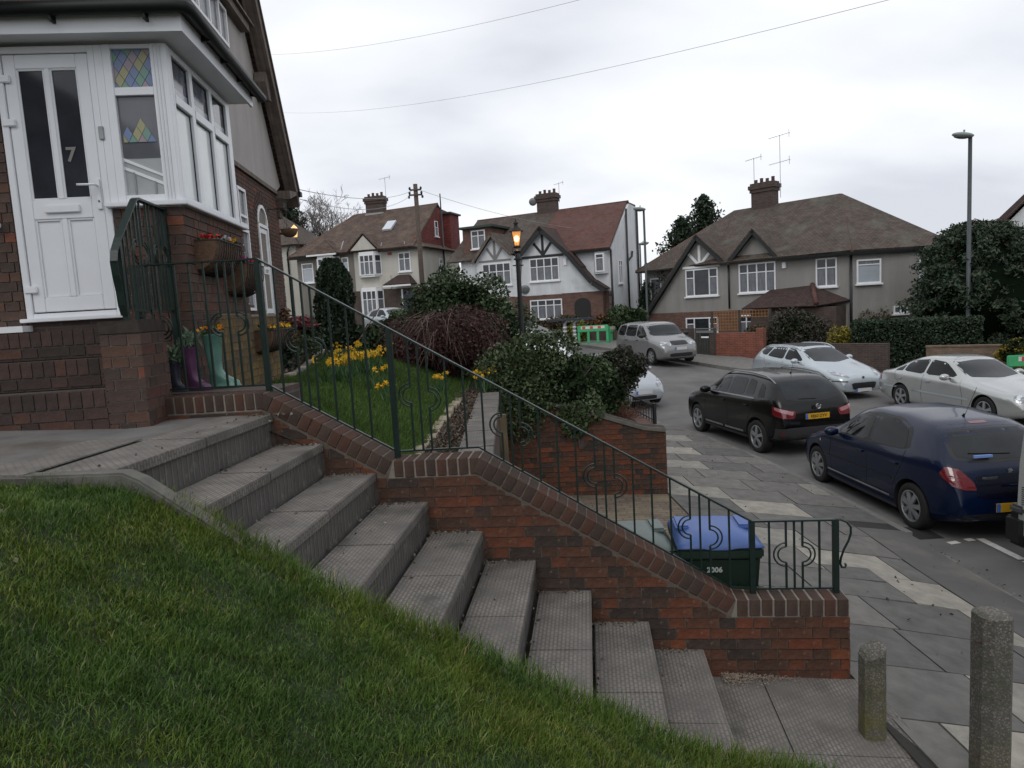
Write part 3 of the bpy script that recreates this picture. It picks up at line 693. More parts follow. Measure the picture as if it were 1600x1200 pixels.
# porch brick base
wl_ = MB().box((-.522, .01, 2.4), (-.01, 1.70, 4.24)).build('wall', M_morth, hs)
brickwork(wl_, (0, 0, 0), (1, 0), -.52, 0, [(-9, 2.6), (9, 2.6)], [(-9, 4.235), (9, 4.235)], M_bh, z0=4.24-.075*24, seed=40)
brickwork(wl_, (0, 0, 0), (0, 1), 0, 1.70, [(-9, 3.40), (9, 3.40)], [(-9, 4.235), (9, 4.235)], M_bh, z0=4.24-.075*24, seed=41)
brickwork(wl_, (0, 0, 0), (0, 1), 0, .62, [(-9, 2.6), (9, 2.6)], [(-9, 3.39), (9, 3.39)], M_bdark, z0=4.24-.075*24, seed=42)
brickwork(wl_, (0, 0, 0), (0, 1), .63, 2.85, [(-9, 2.5), (9, 2.5)], [(-9, 3.38), (1.7, 3.38), (1.71, 3.36), (9, 3.36)], M_yel, z0=4.24-.075*26, seed=43)
MB().box((-1.3, 1.705, 2.2), (-.01, 2.84, 3.38)).build('terrace', M_morth, hs)
# wall left of the door, with its plastic pipe stub
wl2 = MB().box((-3.3, .012, 2.5), (-1.262, 1.2, 5.5)).build('wall', M_morth, hs)
brickwork(wl2, (0, .0, 0), (1, 0), -2.3, -1.262, [(-9, 3.32), (9, 3.32)], [(-9, 5.5), (9, 5.5)], M_bh, z0=4.24-.075*24, seed=44)
MB().box((-1.262, .01, 3.2), (-.525, .3, 3.40)).build('threshold', M_bfard, hs)
MB().box((-2.3, -.14, 3.325), (-1.22, .0, 3.372)).build('white_step_slab', M_whitew, hs)
m = MB(); m.tube([(-1.6, -.05, 4.22), (-1.335, -.05, 4.14)], .02, 8); m.build('white_pipe', M_white, hs)
MB().box((-1.42, -.03, 4.14), (-1.36, 0, 4.20)).build('pipe_clip', M_black, hs)
# door
dr_ = MB(); DP0, DP1, DZ0, DZ1 = -1.255, -.53, 3.44, 5.43
def frame_rect(m, x0, x1, z0, z1, t, d0, d1, ax='x'):
    for a, b, c, d in ((x0, x0+t, z0, z1), (x1-t, x1, z0, z1), (x0+t, x1-t, z0, z0+t), (x0+t, x1-t, z1-t, z1)):
        if ax == 'x': m.box((a, d0, c), (b, d1, d))
        else: m.box((d0, a, c), (d1, b, d))
frame_rect(dr_, DP0, DP1, DZ0-.03, DZ1+.03, .05, .0, .07)
dr_.build('door_frame', M_white, hs, bevel=.004)
MB().box((DP0-.03, -.05, 3.395), (DP1+.03, .06, 3.425)).build('door_sill', M_white, hs, bevel=.004)
door = MB(); a, b = DP0+.055, DP1-.055; mid = (a+b)/2
door.box((a, .012, DZ0+.03), (a+.09, .06, DZ1-.025)); door.box((b-.09, .012, DZ0+.03), (b, .06, DZ1-.025)); 
door.box((a+.09, .012, DZ0+.03), (b-.09, .06, DZ0+.14)); door.box((a+.09, .012, DZ1-.13), (b-.09, .06, DZ1-.025)); door.box((a+.09, .012, 4.18), (b-.09, .06, 4.33))
door.box((mid-.022, .012, DZ0+.14), (mid+.022, .06, 4.18)); door.box((mid-.022, .012, 4.33), (mid+.022, .06, DZ1-.13))
dob = door.build('front_door', M_white, hs, bevel=.005)
for x0, x1 in ((a+.09, mid-.022), (mid+.022, b-.09)):
    MB().box((x0, .03, DZ0+.14), (x1, .05, 4.18)).build('door_panel', M_white, dob)
    m = MB(); frame_rect(m, x0, x1, DZ0+.14, 4.18, .014, .018, .03); m.build('panel_bead', M_white, dob, bevel=.003)
    MB().box((x0, .03, 4.33), (x1, .04, DZ1-.13)).build('glass', M_glass, dob)
    m = MB(); frame_rect(m, x0, x1, 4.33, DZ1-.13, .012, .018, .03); m.build('glazing_bead', M_white, dob, bevel=.003)
MB().box((mid-.13, -.008, 4.225), (mid+.13, .012, 4.285)).build('letterbox', M_white, dob, bevel=.006)
for z in (4.9-.02, 3.62, 5.2): MB().box((a-.045, -.012, z), (a+.05, .012, z+.055)).build('hinge', M_white, dob, bevel=.006)
m = MB(); m.box((b-.045, -.004, 4.24), (b-.012, .012, 4.47)); m.build('handle_plate', M_white, dob, bevel=.003)
m = MB(); m.tube([(b-.03, .0, 4.42), (b-.03, -.05, 4.42), (b-.055, -.055, 4.42), (b-.155, -.055, 4.422)], .009, 8); m.build('handle', M_white, dob, smooth=True)
MB().tube([(b-.028, -.008, 4.30), (b-.028, .0, 4.30)], .009, 8).build('keyhole', M_chrome, dob)
def textmesh(name, s, size, m, parent, loc, rot, extr=.001, ax=None, bold=0):
    cu = bpy.data.curves.new(name, 'FONT'); cu.body = s; cu.size = size; cu.extrude = extr; cu.align_x = 'CENTER'; cu.align_y = 'CENTER'; cu.offset = bold; cu.resolution_u = 3
    t = bpy.data.objects.new(name, cu); link(t); dg = bpy.context.evaluated_depsgraph_get(); me = bpy.data.meshes.new_from_object(t.evaluated_get(dg)); bpy.data.objects.remove(t)
    me.materials.clear(); me.materials.append(m); o = bpy.data.objects.new(name, me); link(o); o.parent = parent
    o.location = Vector(loc)-(ORG.get(parent.name, Vector((0, 0, 0)))); o.rotation_euler = rot
    if ax: o.scale = ax
    return o
M_sil = mat('silver_letter', (.2, .19, .175), .5)
for i_, (ch_, dz_) in enumerate((('3', .0), ('7', .0))): pass
textmesh('door_number', '7', .15, M_sil, dob, (mid+.10, .026, 4.66), (R(90), 0, 0), bold=.004)
# bell
MB().box((DP1+.012-.04, -.012, 4.76), (DP1+.012, .0, 4.86)).build('doorbell', M_steel, hs, bevel=.004)
# porch sidelight and side windows
pw = MB(); 
pw.box((-.53, 0, 4.28), (-.47, .07, 5.46)); pw.box((-.47, -.004, 4.28), (-.41, .07, 5.46)); pw.box((-.41, 0, 4.28), (-.12, .07, 4.335)); pw.box((-.41, 0, 5.085), (-.12, .07, 5.145)); pw.box((-.41, 0, 5.43), (-.12, .07, 5.46))
pw.box((-.12, -.004, 4.28), (0, .07, 5.46))
for q in (-.10, -.075, -.05): pw.box((q, -.009, 4.29), (q+.01, -.004, 5.45))
pf = pw.build('window_frame', M_white, hs, bevel=.003)
MB().box((-.41, .03, 4.62), (-.12, .04, 5.085)).build('glass', mat('sidelight_glass', (.13, .135, .155), .06, spec=.6, var=.25, vscale=4), pf)
MB().box((-.41, .034, 4.335), (-.12, .04, 4.62)).build('glass', mat('sidelight_reflection', (.42, .44, .45), .1, spec=.6, var=.2, vscale=3), pf)  # pale colour stands in for the bright reflection in the lower sidelight
for P_ in ([(-.41, 4.60), (-.12, 4.47), (-.12, 4.49), (-.41, 4.625)], [(-.41, 4.56), (-.12, 4.43), (-.12, 4.405), (-.41, 4.535)], [(-.35, 4.335), (-.335, 4.335), (-.335, 4.51), (-.35, 4.515)], [(-.20, 4.335), (-.185, 4.335), (-.185, 4.44), (-.20, 4.445)]): MB().prism(P_, .0265, .0325).build('reflected_bar', M_white if P_[0][1] > 4.4 else M_steel, pf)  # solid bars shaped as the joinery reflected in this pane
SGC = {'b': (.16, .22, .38), 'p': (.30, .25, .29), 'g': (.16, .29, .24), 'y': (.33, .32, .18), 'd': (.1, .12, .2)}
SGM = {k: mat('stained_'+k, v, .3, spec=.6) for k, v in SGC.items()}
def clip_poly(P, x0, x1, z0, z1):
    for ax_, lim, s_ in ((0, x0, 1), (0, x1, -1), (1, z0, 1), (1, z1, -1)):
        o_ = []
        for i in range(len(P)):
            a, b = P[i], P[(i+1) % len(P)]; ina = (a[ax_]-lim)*s_ >= 0; inb = (b[ax_]-lim)*s_ >= 0
            if ina: o_.append(a)
            if ina != inb:
                t = (lim-a[ax_])/(b[ax_]-a[ax_]); o_.append((a[0]+(b[0]-a[0])*t, a[1]+(b[1]-a[1])*t))
        P = o_
        if len(P) < 3: return None
    return P
def lozenges(x0, x1, z0, z1, y, par, seq, w=.075, h=.115, top=None, skip=None):
    k = 0; cam_ = MB()
    for r in range(-1, int((z1-z0)/(h/2))+2):
        for c in range(-1, int((x1-x0)/w)+2):
            cx = x0+c*w+(w/2 if r % 2 else 0); cz = z0+r*h/2
            P = clip_poly([(cx-w/2+.002, cz), (cx, cz-h/2+.003), (cx+w/2-.002, cz), (cx, cz+h/2-.003)], x0, x1, z0, z1)
            if P is None or len(P) < 3: continue
            if skip and skip(cx, cz): continue
            MB().prism(P, y, y+.006).build('stained_glass', SGM[seq[(r*3+c*2) % len(seq)]], par)
lozenges(-.41, -.12, 5.145, 5.43, .026, pf, 'bpgyb')
lozenges(-.39, -.14, 4.74, 4.93, .023, pf, 'ybgbp', w=.07, h=.12, skip=lambda x, z: (z-4.74) > .19-abs(x+.27)*1.5)
MB().box((-.41, .06, 5.14), (-.12, .065, 5.43)).build('backing', M_glass, pf)
# solid white frame behind the sidelight, modelling joinery reflected in its glass
iw = MB(); frame_rect(iw, -1.1, -.1, 4.3, 4.66, .03, .9, .93); iw.box((-.62, .9, 4.3), (-.58, .93, 4.66)); iw.build('reflected_joinery', M_whitew, hs)
# side window
sd_ = MB(); WM = [0.0, .085, .45, .53, .955, 1.04, 1.47, 1.60]
for a, b in ((0.07, .105), (.485, .56), (1.00, 1.075), (1.50, 1.62)): sd_.box((-.06, a, 4.28), (0, b, 5.46))
for a, b in ((.105, .485), (.56, 1.0), (1.075, 1.5)):
    sd_.box((-.06, a, 4.28), (0, b, 4.33)); sd_.box((-.06, a, 5.045), (.004, b, 5.115)); sd_.box((-.06, a, 5.41), (0, b, 5.46))
sf = sd_.build('window_frame', M_white, hs, bevel=.003)
M_fan = mat('fanlight_glass', (.07, .075, .08), .1, spec=.8, var=.5, vscale=12, col2=(.12, .13, .22), c2scale=14, c2lo=.5, c2hi=.6)
for a, b in ((.105, .485), (.56, 1.0), (1.075, 1.5)):
    MB().box((-.035, a, 4.33), (-.03, b, 5.045)).build('glass', M_glassw, sf); MB().box((-.035, a, 5.19), (-.03, b, 5.41)).build('fanlight', M_fan, sf); MB().box((-.035, a, 5.115), (-.03, b, 5.19)).build('fanlight', M_glassb, sf)
    for (c0, c1) in ((4.33, 5.045), (5.115, 5.41)):
        m = MB(); frame_rect(m, a, b, c0, c1, .008, -.03, -.022, 'y'); m.build('gasket', M_black, sf)
MB().box((-.03, 0, 4.22), (.0, .04, 4.24)).build('sill_packer', M_white, hs)
m = MB(); m.prism([(-.56, -.055), (.055, -.055), (.055, 1.74), (-.02, 1.74), (-.02, .02), (-.56, .02)], 4.243, 4.282, 'xy'); m.build('window_sill', M_white, hs, bevel=.006)
# soffit, fascia, gutter, porch roof
MB().box((-3.3, -.17, 5.49), (.17, 1.72, 5.52)).build('soffit', M_white, hs)
MB().box((-3.3, -.195, 5.475), (.195, -.17, 5.60)).build('fascia', M_white, hs)
MB().box((.17, -.17, 5.475), (.195, 1.80, 5.60)).build('fascia', M_white, hs)
m = MB(); m.tube([(-3.3, -.26, 5.605), (.20, -.26, 5.625), (.245, -.245, 5.625), (.262, -.2, 5.625), (.262, 1.93, 5.60)], .048, 10); m.build('gutter', M_gutter, hs, smooth=True)
for w_ in (.25, .75, 1.25, 1.7): MB().box((.19, w_, 5.56), (.26, w_+.025, 5.60)).build('gutter_bracket', M_gutter, hs)
for p_ in (-.05, -.7, -1.5): MB().box((p_, -.27, 5.54), (p_+.02, -.19, 5.60)).build('gutter_bracket', M_gutter, hs)
# porch roof: hipped lean-to, tiles one by one on the front slope
prf = MB().add([(-3.3, -.22, 5.60), (.22, -.22, 5.60), (.22, 1.9, 5.60), (-1.3, 1.9, 6.5), (-1.3, 1.2, 6.5), (-3.3, 1.2, 6.5)], [(0, 1, 4, 5), (1, 2, 3, 4), (0, 5, 3, 2, 1)]).build('roof', M_tiled, hs)
th_ = math.atan2(.9, 1.42)
tm_ = MB().box((-.08, 0, -.006), (.08, .16, .006)); tme = bpy.data.meshes.new('tile'); tme.from_pydata(tm_.v, [], tm_.f); metric_uv(tme); tme.materials.append(M_tilep)
for r_ in range(7):
    for c_ in range(20):
        p_ = -3.2+c_*.166+(.083 if r_ % 2 else 0); w_ = -.24+r_*.1*math.cos(th_); z_ = 5.625+r_*.1*math.sin(th_)
        if p_ > .2-(r_*.1): continue
        inst(tme, 'tile', prf, (p_, w_, z_), (th_+R(-4), 0, 0))
for r_ in range(4):
    for c_ in range(12):
        w_ = -.1+c_*.166+(.083 if r_ % 2 else 0); p_ = .24-r_*.1*.87; z_ = 5.625+r_*.1*.5
        if w_ < -.2+r_*.1: continue
        inst(tme, 'tile', prf, (p_, w_, z_), (R(28), 0, R(90)))
m = MB(); m.tube([(.22, -.22, 5.64), (-1.3, 1.2, 6.54)], .06, 8); m.build('hip_tiles', M_tiled, hs, smooth=True)

# main gable wall, set back from the porch
GP = -1.33
gw_ = MB().prism([(1.2, 2.4), (9.73, 2.4), (9.73, 5.97), (1.2, 5.97)], GP-4.5, GP-.012, 'yz').build('wall', M_morth, hs)
brickwork(gw_, (GP, 0, 0), (0, 1), 6.0, 9.73, [(0, 3.3), (20, 3.3)], [(0, 5.9), (20, 5.9)], M_bh, z0=2.4, seed=50, limit=0, stuffm=M_bh_s, holes=[(7.86, 8.64, 3.2, 5.50), (6.60, 7.14, 3.6, 5.62)])
MB().box((GP-.03, 6.0, 5.915), (GP+.05, 9.8, 5.99)).build('gable_band', M_wood, hs)
gz = lambda w_: 6.10+(10.45-w_)*1.33
gab = MB(); gab.prism([(1.5, 5.99), (9.75, 5.99), (10.25, 6.2), (5.2, 6.2+5.05*1.33), (1.5, 8.0)], GP-.3, GP-.02, 'yz'); gab.build('gable', M_rgable, hs)
# roof behind the gable and barge boards
rf = MB(); rf.add([(GP+.28, 10.62, 6.16), (GP+.28, 5.2, 13.2), (GP+.28, -.8, 6.0), (GP-9, -.8, 6.0), (GP-9, 5.2, 13.2), (GP-9, 10.62, 6.16)], [(0, 1, 4, 5), (1, 2, 3, 4)])
o = rf.build('roof', M_tile, hs, solid=.1)
for (a, b, c, d, y0, y1, mm) in [(.0, .10, -.05, -.36, .06, .30, M_wood), (.10, .16, .02, -.05, .24, .33, M_bark)]:
    P_ = [(10.62+.0, 6.14+c), (5.2, 13.18+c), (5.2, 13.18+d), (10.62-.05, 6.14+d)]
    MB().prism(P_, GP+y0, GP+y1, 'yz').build('barge_board', mm, hs)
m = MB(); m.prism([(10.65, 6.0), (10.3, 6.0), (9.6, 5.82), (9.6, 5.99), (10.65, 6.12)], GP-.02, GP+.3, 'yz'); m.build('kneeler', M_wood, hs)
MB().box((GP-.3, 10.5, 6.02), (GP+.36, 10.68, 6.12)).build('gutter_end', M_gutter, hs)
m = MB(); m.box((GP-.2, 9.6, 5.62), (GP+.14, 9.95, 5.84)); m.box((GP-.1, 9.6, 5.45), (GP+.06, 9.85, 5.62)); m.build('corbel', M_bfard, hs)
m = MB(); m.box((GP-.02, 5.2, 8.58), (GP+.14, 8.05, 8.72)); m.box((GP-.02, 5.2, 8.72), (GP+.2, 8.2, 8.76)); m.build('moulding', M_wood, hs)
m = MB(); m.prism([(9.0, 7.62), (8.82, 7.60), (8.65, 7.9), (8.72, 8.1), (8.9, 8.0)], GP+.0, GP+.22, 'yz'); m.build('bracket', M_wood, hs)
# first floor window in the gable
def window_w(name, p, w0, w1, z0, z1, mull, transom, parent, fr=.05, glassm=M_glassc, arch=False):
    m = MB(); frame_rect(m, w0, w1, z0, z1, fr, p-.04, p+.03, 'y')
    for q in mull: m.box((p-.04, q-fr*.5, z0+fr), (p+.03, q+fr*.5, z1-fr))
    ws = [w0+fr]+[q for q in mull]+[w1-fr]
    if transom:
        for a_, b_ in zip(ws[:-1], ws[1:]): m.box((p-.04, a_+(fr*.5 if a_ != ws[0] else 0), transom-fr*.4), (p+.028, b_-(fr*.5 if b_ != ws[-1] else 0), transom+fr*.4))
    o = m.build(name, M_whitew, parent); MB().box((p-.02, w0+fr*.5, z0+fr*.5), (p-.01, w1-fr*.5, z1-fr*.5)).build('glass', glassm, o)
    return o
window_w('window', GP+.0, 4.9, 7.0, 7.93, 8.55, (5.5, 6.05, 6.55), None, hs)
window_w('window', GP+.0, 6.62, 7.12, 4.95, 5.60, (), 5.12, hs)
window_w('window', GP+.0, 6.62, 7.12, 3.5, 4.9, (), 4.0, hs)
# arched front door of the main wall
m = MB(); w0, w1 = 7.88, 8.62; wc = (w0+w1)/2; ra = (w1-w0)/2
m.box((GP-.05, w0, 3.42), (GP+.02, w0+.06, 5.12)); m.box((GP-.05, w1-.06, 3.42), (GP+.02, w1, 5.12)); m.box((GP-.05, w0+.06, 5.08), (GP+.02, w1-.06, 5.14))
for k in range(12):
    a0, a1 = math.pi*k/12, math.pi*(k+1)/12
    m.prism([(wc+ra*math.cos(a0), 5.14+ra*math.sin(a0)), (wc+ra*math.cos(a1), 5.14+ra*math.sin(a1)), (wc+(ra-.06)*math.cos(a1), 5.14+(ra-.06)*math.sin(a1)), (wc+(ra-.06)*math.cos(a0), 5.14+(ra-.06)*math.sin(a0))], GP-.05, GP+.02, 'yz')
ad = m.build('arched_door', M_whitew, hs)
m = MB(); frame_rect(m, w0+.08, w1-.08, 3.45, 5.06, .09, GP-.04, GP+.0, 'y'); m.box((GP-.04, w0+.17, 4.2), (GP, w1-.17, 4.34)); m.build('door_leaf', M_whitew, ad)
MB().prism([(w0+.1, 3.5), (w1-.1, 3.5), (w1-.1, 5.1), (wc+.25, 5.38), (wc, 5.46), (wc-.25, 5.38), (w0+.1, 5.1)], GP-.045, GP-.03, 'yz').build('glass', M_glassc, ad)
MB().box((GP, wc-.1, 4.24), (GP+.012, wc+.1, 4.29)).build('letterbox', M_chrome, ad)
for k in range(15):
    a = math.pi*(k+.5)/15; c = (wc+(ra+.13)*math.cos(a), 5.14+(ra+.13)*math.sin(a))
    b = MB().box((-.02, -.032, -.105), (.004, .032, .105)); b.build('brick', M_bh, gw_, loc=(GP+.006, c[0], c[1]), rot=(-(math.pi/2-a)*1, 0, 0))
# second drainpipe on the porch side, white cable
m = MB(); m.tube([(GP+.05, 6.35, 3.0), (GP+.05, 6.35, 4.9)], .03, 8); m.build('drainpipe', M_white, hs)
MB().box((-.07, 1.62, 3.40), (-.01, 1.66, 4.24)).build('corner_trim', M_white, hs)

# ---------------------------------------------------------------- vegetation kit
def leafcloud(name, P, size, m, parent=None, elong=1.5, jit=.4, up=0.0, kind=None, fold=0):
    P = np.asarray(P, dtype=float); n = len(P)
    a = rng.normal(size=(n, 3)); a[:, 2] += up; a /= np.linalg.norm(a, axis=1)[:, None]
    b = rng.normal(size=(n, 3)); b -= (b*a).sum(1)[:, None]*a; b /= np.linalg.norm(b, axis=1)[:, None]
    s = size*(1+jit*rng.uniform(-1, 1, size=n))[:, None]
    A = a*s*elong; B = b*s*.5
    V = np.concatenate([P-A*.5, P+B+A*.05, P+A*.5, P-B+A*.05], axis=1).reshape(-1, 3)
    F = np.arange(4*n).reshape(-1, 4)
    o = rawmesh(name, V, F, m, parent)
    if kind: o['kind'] = kind
    return o
def crown_pts(c, r, n, lumps=14, lr=.42, seed=0, shell=.55, flat=0):
    g = np.random.default_rng(seed); d = g.normal(size=(lumps, 3)); d /= np.linalg.norm(d, axis=1)[:, None]
    L = d*g.uniform(.35, .72, size=(lumps, 1)); rad = lr*g.uniform(.7, 1.25, size=lumps)
    k = g.integers(0, lumps, size=n); q = g.normal(size=(n, 3)); q /= np.linalg.norm(q, axis=1)[:, None]
    q *= (g.uniform(shell**3, 1, size=(n, 1)))**(1/3)
    P = L[k]+q*rad[k][:, None]
    P *= np.array(r); P += np.array(c)
    return P
def twigs(m, base, n, length, r, spread, seed=0, seg=5, droop=0.0, curl=.25, sides=3, up=1.0):
    g = random.Random(seed)
    for i in range(n):
        a = g.uniform(0, 2*math.pi); sp = spread*math.sqrt(g.random()); d = Vector((math.cos(a)*sp, math.sin(a)*sp, up)).normalized()
        p = Vector(base)+Vector((g.gauss(0, .04), g.gauss(0, .04), 0)); pts = [p.copy()]; L = length*g.uniform(.5, 1.05)/seg
        for k in range(seg):
            d = (d+Vector((g.gauss(0, curl), g.gauss(0, curl), g.gauss(0, curl)-droop*k/seg))).normalized(); p = p+d*L; pts.append(p.copy())
        m.tube(pts, r, sides, r*.3, caps=False)
RMIN = .014
def branch(m, p, d, L, r, depth, g, sides=5, spread=.5, grav=.0, tips=None):
    seg = 3; pts = [p.copy()]
    for k in range(seg):
        d = (d+Vector((g.gauss(0, .1), g.gauss(0, .1), g.gauss(0, .06)-grav))).normalized(); p = p+d*(L/seg); pts.append(p.copy())
    m.tube(pts, r, max(3, sides), r*.62, caps=False)
    if tips is not None: tips += [q.copy() for q in pts[1:]]
    if depth == 0: return
    for i in range(g.choice([2, 3, 3])):
        q = pts[g.choice([2, 3, 3])]; nd = (d+Vector((g.gauss(0, spread), g.gauss(0, spread), g.gauss(.08, spread*.6)))).normalized()
        branch(m, q, nd, L*g.uniform(.6, .82), max(r*.58, RMIN), depth-1, g, sides-1, spread, grav, tips)
def leafm(name, cols, rough=.55, var=.25, spec=.3):
    n = len(cols); return mat(name, cols[0], rough, island=[(i/(n-1), c) for i, c in enumerate(cols)], var=var, vscale=2.5, spec=spec)
L_ever = leafm('leaf_evergreen', [(0.022, 0.044, 0.018), (0.037, 0.069, 0.025), (0.056, 0.094, 0.037), (0.094, 0.125, 0.062), (0.035, 0.050, 0.019)])
L_dark = leafm('leaf_dark', [(0.011, 0.023, 0.012), (0.018, 0.036, 0.018), (0.027, 0.049, 0.023), (0.016, 0.027, 0.014)])
L_fir = leafm('leaf_fir', [(0.017, 0.041, 0.023), (0.029, 0.055, 0.029), (0.043, 0.070, 0.039), (0.058, 0.065, 0.036)])
L_mar = leafm('leaf_maroon', [(.05, .022, .022), (.085, .032, .03), (.035, .018, .018), (.11, .05, .045)])
L_mix = leafm('leaf_mixed', [(.032, .062, .024), (.055, .09, .034), (.085, .12, .05), (.026, .046, .02), (.13, .145, .08)])
L_purp = leafm('leaf_purplegreen', [(.03, .035, .022), (.05, .05, .035), (.04, .035, .03), (.065, .065, .045)])
L_yel = leafm('leaf_yellow', [(.30, .22, .02), (.22, .19, .03), (.12, .13, .03), (.35, .27, .03)])
L_brn = leafm('leaf_brown', [(.08, .06, .035), (.11, .075, .04), (.06, .055, .03), (.09, .09, .04)])
L_rust = leafm('leaf_rust', [(.14, .06, .025), (.1, .05, .025), (.17, .08, .03), (.07, .05, .025)])
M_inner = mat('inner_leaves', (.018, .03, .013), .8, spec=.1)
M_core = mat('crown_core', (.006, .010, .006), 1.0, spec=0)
L_twig = mat('twig_grey', (.075, .06, .052), .9, var=.3)
L_twigm = mat('twig_maroon', (.06, .03, .028), .9, var=.4, vscale=4)
L_twigt = mat('twig_tan', (.2, .14, .1), .9, var=.4, vscale=9)

leafcloud('step_debris', DEB, .014, leafm('debris', [(.05, .035, .025), (.1, .08, .055), (.22, .2, .17), (.04, .035, .03)]), kind='stuff')
# crumbs and grit on the pavement and along the kerb
n = 420; x_ = rng.uniform(2.2, 5.0, n); y_ = rng.uniform(2.5, 16, n); k_ = rng.random(n) < .5; x_[k_] = np.interp(y_[k_], [q[0] for q in XK], [q[1] for q in XK])+.03+np.abs(rng.normal(0, .07, k_.sum()))
leafcloud('street_litter', np.stack([x_, y_, [(.01 if x > xk(y) else PV(x, y)+.004) for x, y in zip(x_, y_)]], 1), .022, MATS['debris'], kind='stuff')
# ---------------------------------------------------------------- grass bank
BP = [(-9, 2.80), (-2.85, 2.62), (-2.1, 2.56), (-1.89, 2.46), (-1.54, 2.26), (-1.26, 2.09), (-.97, 1.94), (-.69, 1.83), (-.41, 1.68), (-.13, 1.55), (.15, 1.42), (.31, 1.33), (.585, 1.25), (.8, 1.22), (1.0, 1.15), (1.2, .9), (1.6, .50), (9, .40)]
def bank(s, t):
    q = (-1.8-t); return np.interp(s, [a for a, b in BP], [b for a, b in BP])+.055*np.minimum(q, 3)*(1 if True else 0)-.0*q+.018*np.sin(s*7+t*3)*np.minimum(q*2, 1)+.014*np.sin(s*3.1-t*6.3+1)*np.minimum(q*2, 1)+.03*np.sin(s*1.9+t*2.2)*np.minimum(q, 1)
ss = np.linspace(-9, 4, 131); tt = np.linspace(-1.78, -8, 64); V = []; Fc = []
for t in tt:
    for s in ss: P = SW(s, t); V.append((P.x, P.y, float(bank(s, t))))
for j in range(63):
    for i in range(130): Fc.append((j*131+i, (j+1)*131+i, (j+1)*131+i+1, j*131+i+1))
bk = rawmesh('grass_bank', V, Fc, M_turf, smooth=True, uv=True); bk['kind'] = 'structure'
RCn, UCn, Fn, En = [np.array(v) for v in (RC, UC, F_, EYE)]
def inview(P, mgn=60):
    d = P-En; z = d@Fn; x = 800+FPX*(d@RCn)/np.maximum(z, 1e-3); y = 600-FPX*(d@UCn)/np.maximum(z, 1e-3)
    return (z > .2) & (x > -mgn) & (x < 1600+mgn) & (y > -mgn) & (y < 1200+mgn*2.5)
def blades(name, P, lmin, lmax, w, m, lean=.5, tuft=None, kind='stuff', parent=None):
    n = len(P); a = rng.uniform(0, 2*math.pi, n); dirv = np.stack([np.cos(a), np.sin(a), np.zeros(n)], 1)
    b = rng.uniform(0, 2*math.pi, n); ln = np.abs(rng.normal(0, lean, n)); le = np.stack([np.cos(b)*ln, np.sin(b)*ln, np.ones(n)], 1)
    pref = np.array([SU.x*.35, SU.y*.35, 0]); le += pref*np.abs(rng.normal(.4, .4, n))[:, None]
    le /= np.linalg.norm(le, axis=1)[:, None]
    L = rng.uniform(lmin, lmax, n); L = L if tuft is None else L*tuft
    mid = P+le*(L*.55)[:, None]; bend = le.copy(); bend[:, :2] *= 1.9; bend /= np.linalg.norm(bend, axis=1)[:, None]
    tip = mid+bend*(L*.5)[:, None]; W = (w*rng.uniform(.7, 1.3, n))[:, None]
    base = P-np.array([0, 0, .008])
    V = np.concatenate([base-dirv*W, base+dirv*W, mid+dirv*W*.75, mid-dirv*W*.75, tip], 1).reshape(-1, 3)
    k = np.arange(n)*5
    F = np.concatenate([np.stack([k, k+1, k+2], 1), np.stack([k, k+2, k+3], 1), np.stack([k+3, k+2, k+4], 1)], 0)
    o = rawmesh(name, V, F, m, parent); o['kind'] = kind; return o
n = 1250000; s_ = rng.uniform(-7, 1.35, n); t_ = -1.80-rng.uniform(0, 3.6, n)
cl = .5+.5*np.sin(s_*11+np.sin(t_*9)*2)*np.sin(t_*13+np.sin(s_*7)*2); cl2 = .5+.5*np.sin(s_*2.7+1.3*np.sin(t_*3.1))*np.sin(t_*3.9+1)
keep = (rng.random(n) < .40+.6*cl) & ((s_ < 1.0) | (rng.random(n) < .4))
s_, t_, cl, cl2 = s_[keep], t_[keep], cl[keep], cl2[keep]
z_ = bank(s_, t_); P = np.stack([SO.x+SU.x*s_+SV.x*t_, SO.y+SU.y*s_+SV.y*t_, z_], 1)
iv = inview(P); P = P[iv]; cl = cl[iv]; cl2 = cl2[iv]; tv = t_[iv]
dist = np.linalg.norm(P-En, axis=1)
kp = rng.random(len(P)) < np.clip(1.0-(2.2-dist)*.25, .55, 1); P = P[kp]; cl = cl[kp]; cl2 = cl2[kp]
if len(P) > 460000: q = rng.choice(len(P), 460000, replace=False); P = P[q]; cl = cl[q]; cl2 = cl2[q]
blades('grass', P, .018, .042, .0018, M_grass, 1.1, .5+.6*cl+.55*cl2)
# spill of grass over the edging
n = 9000; s_ = rng.uniform(-2.6, 1.15, n); t_ = -1.76+rng.normal(0, .05, n)
P = np.stack([SO.x+SU.x*s_+SV.x*t_, SO.y+SU.y*s_+SV.y*t_, bank(s_, np.full(n, -1.8))-.01], 1)
blades('grass_fringe', P, .05, .10, .0021, M_grass, .8)
n = 800; s_ = rng.uniform(-4.5, 1.1, n); t_ = -1.85-rng.uniform(0, 3, n)
leafcloud('lawn_weeds', np.stack([SO.x+SU.x*s_+SV.x*t_, SO.y+SU.y*s_+SV.y*t_, bank(s_, t_)+.014], 1), .015, leafm('weed', [(.05, .12, .03), (.09, .16, .05), (.13, .17, .06), (.2, .17, .1), (.06, .1, .03)]), elong=1.2, up=2.5, kind='stuff')
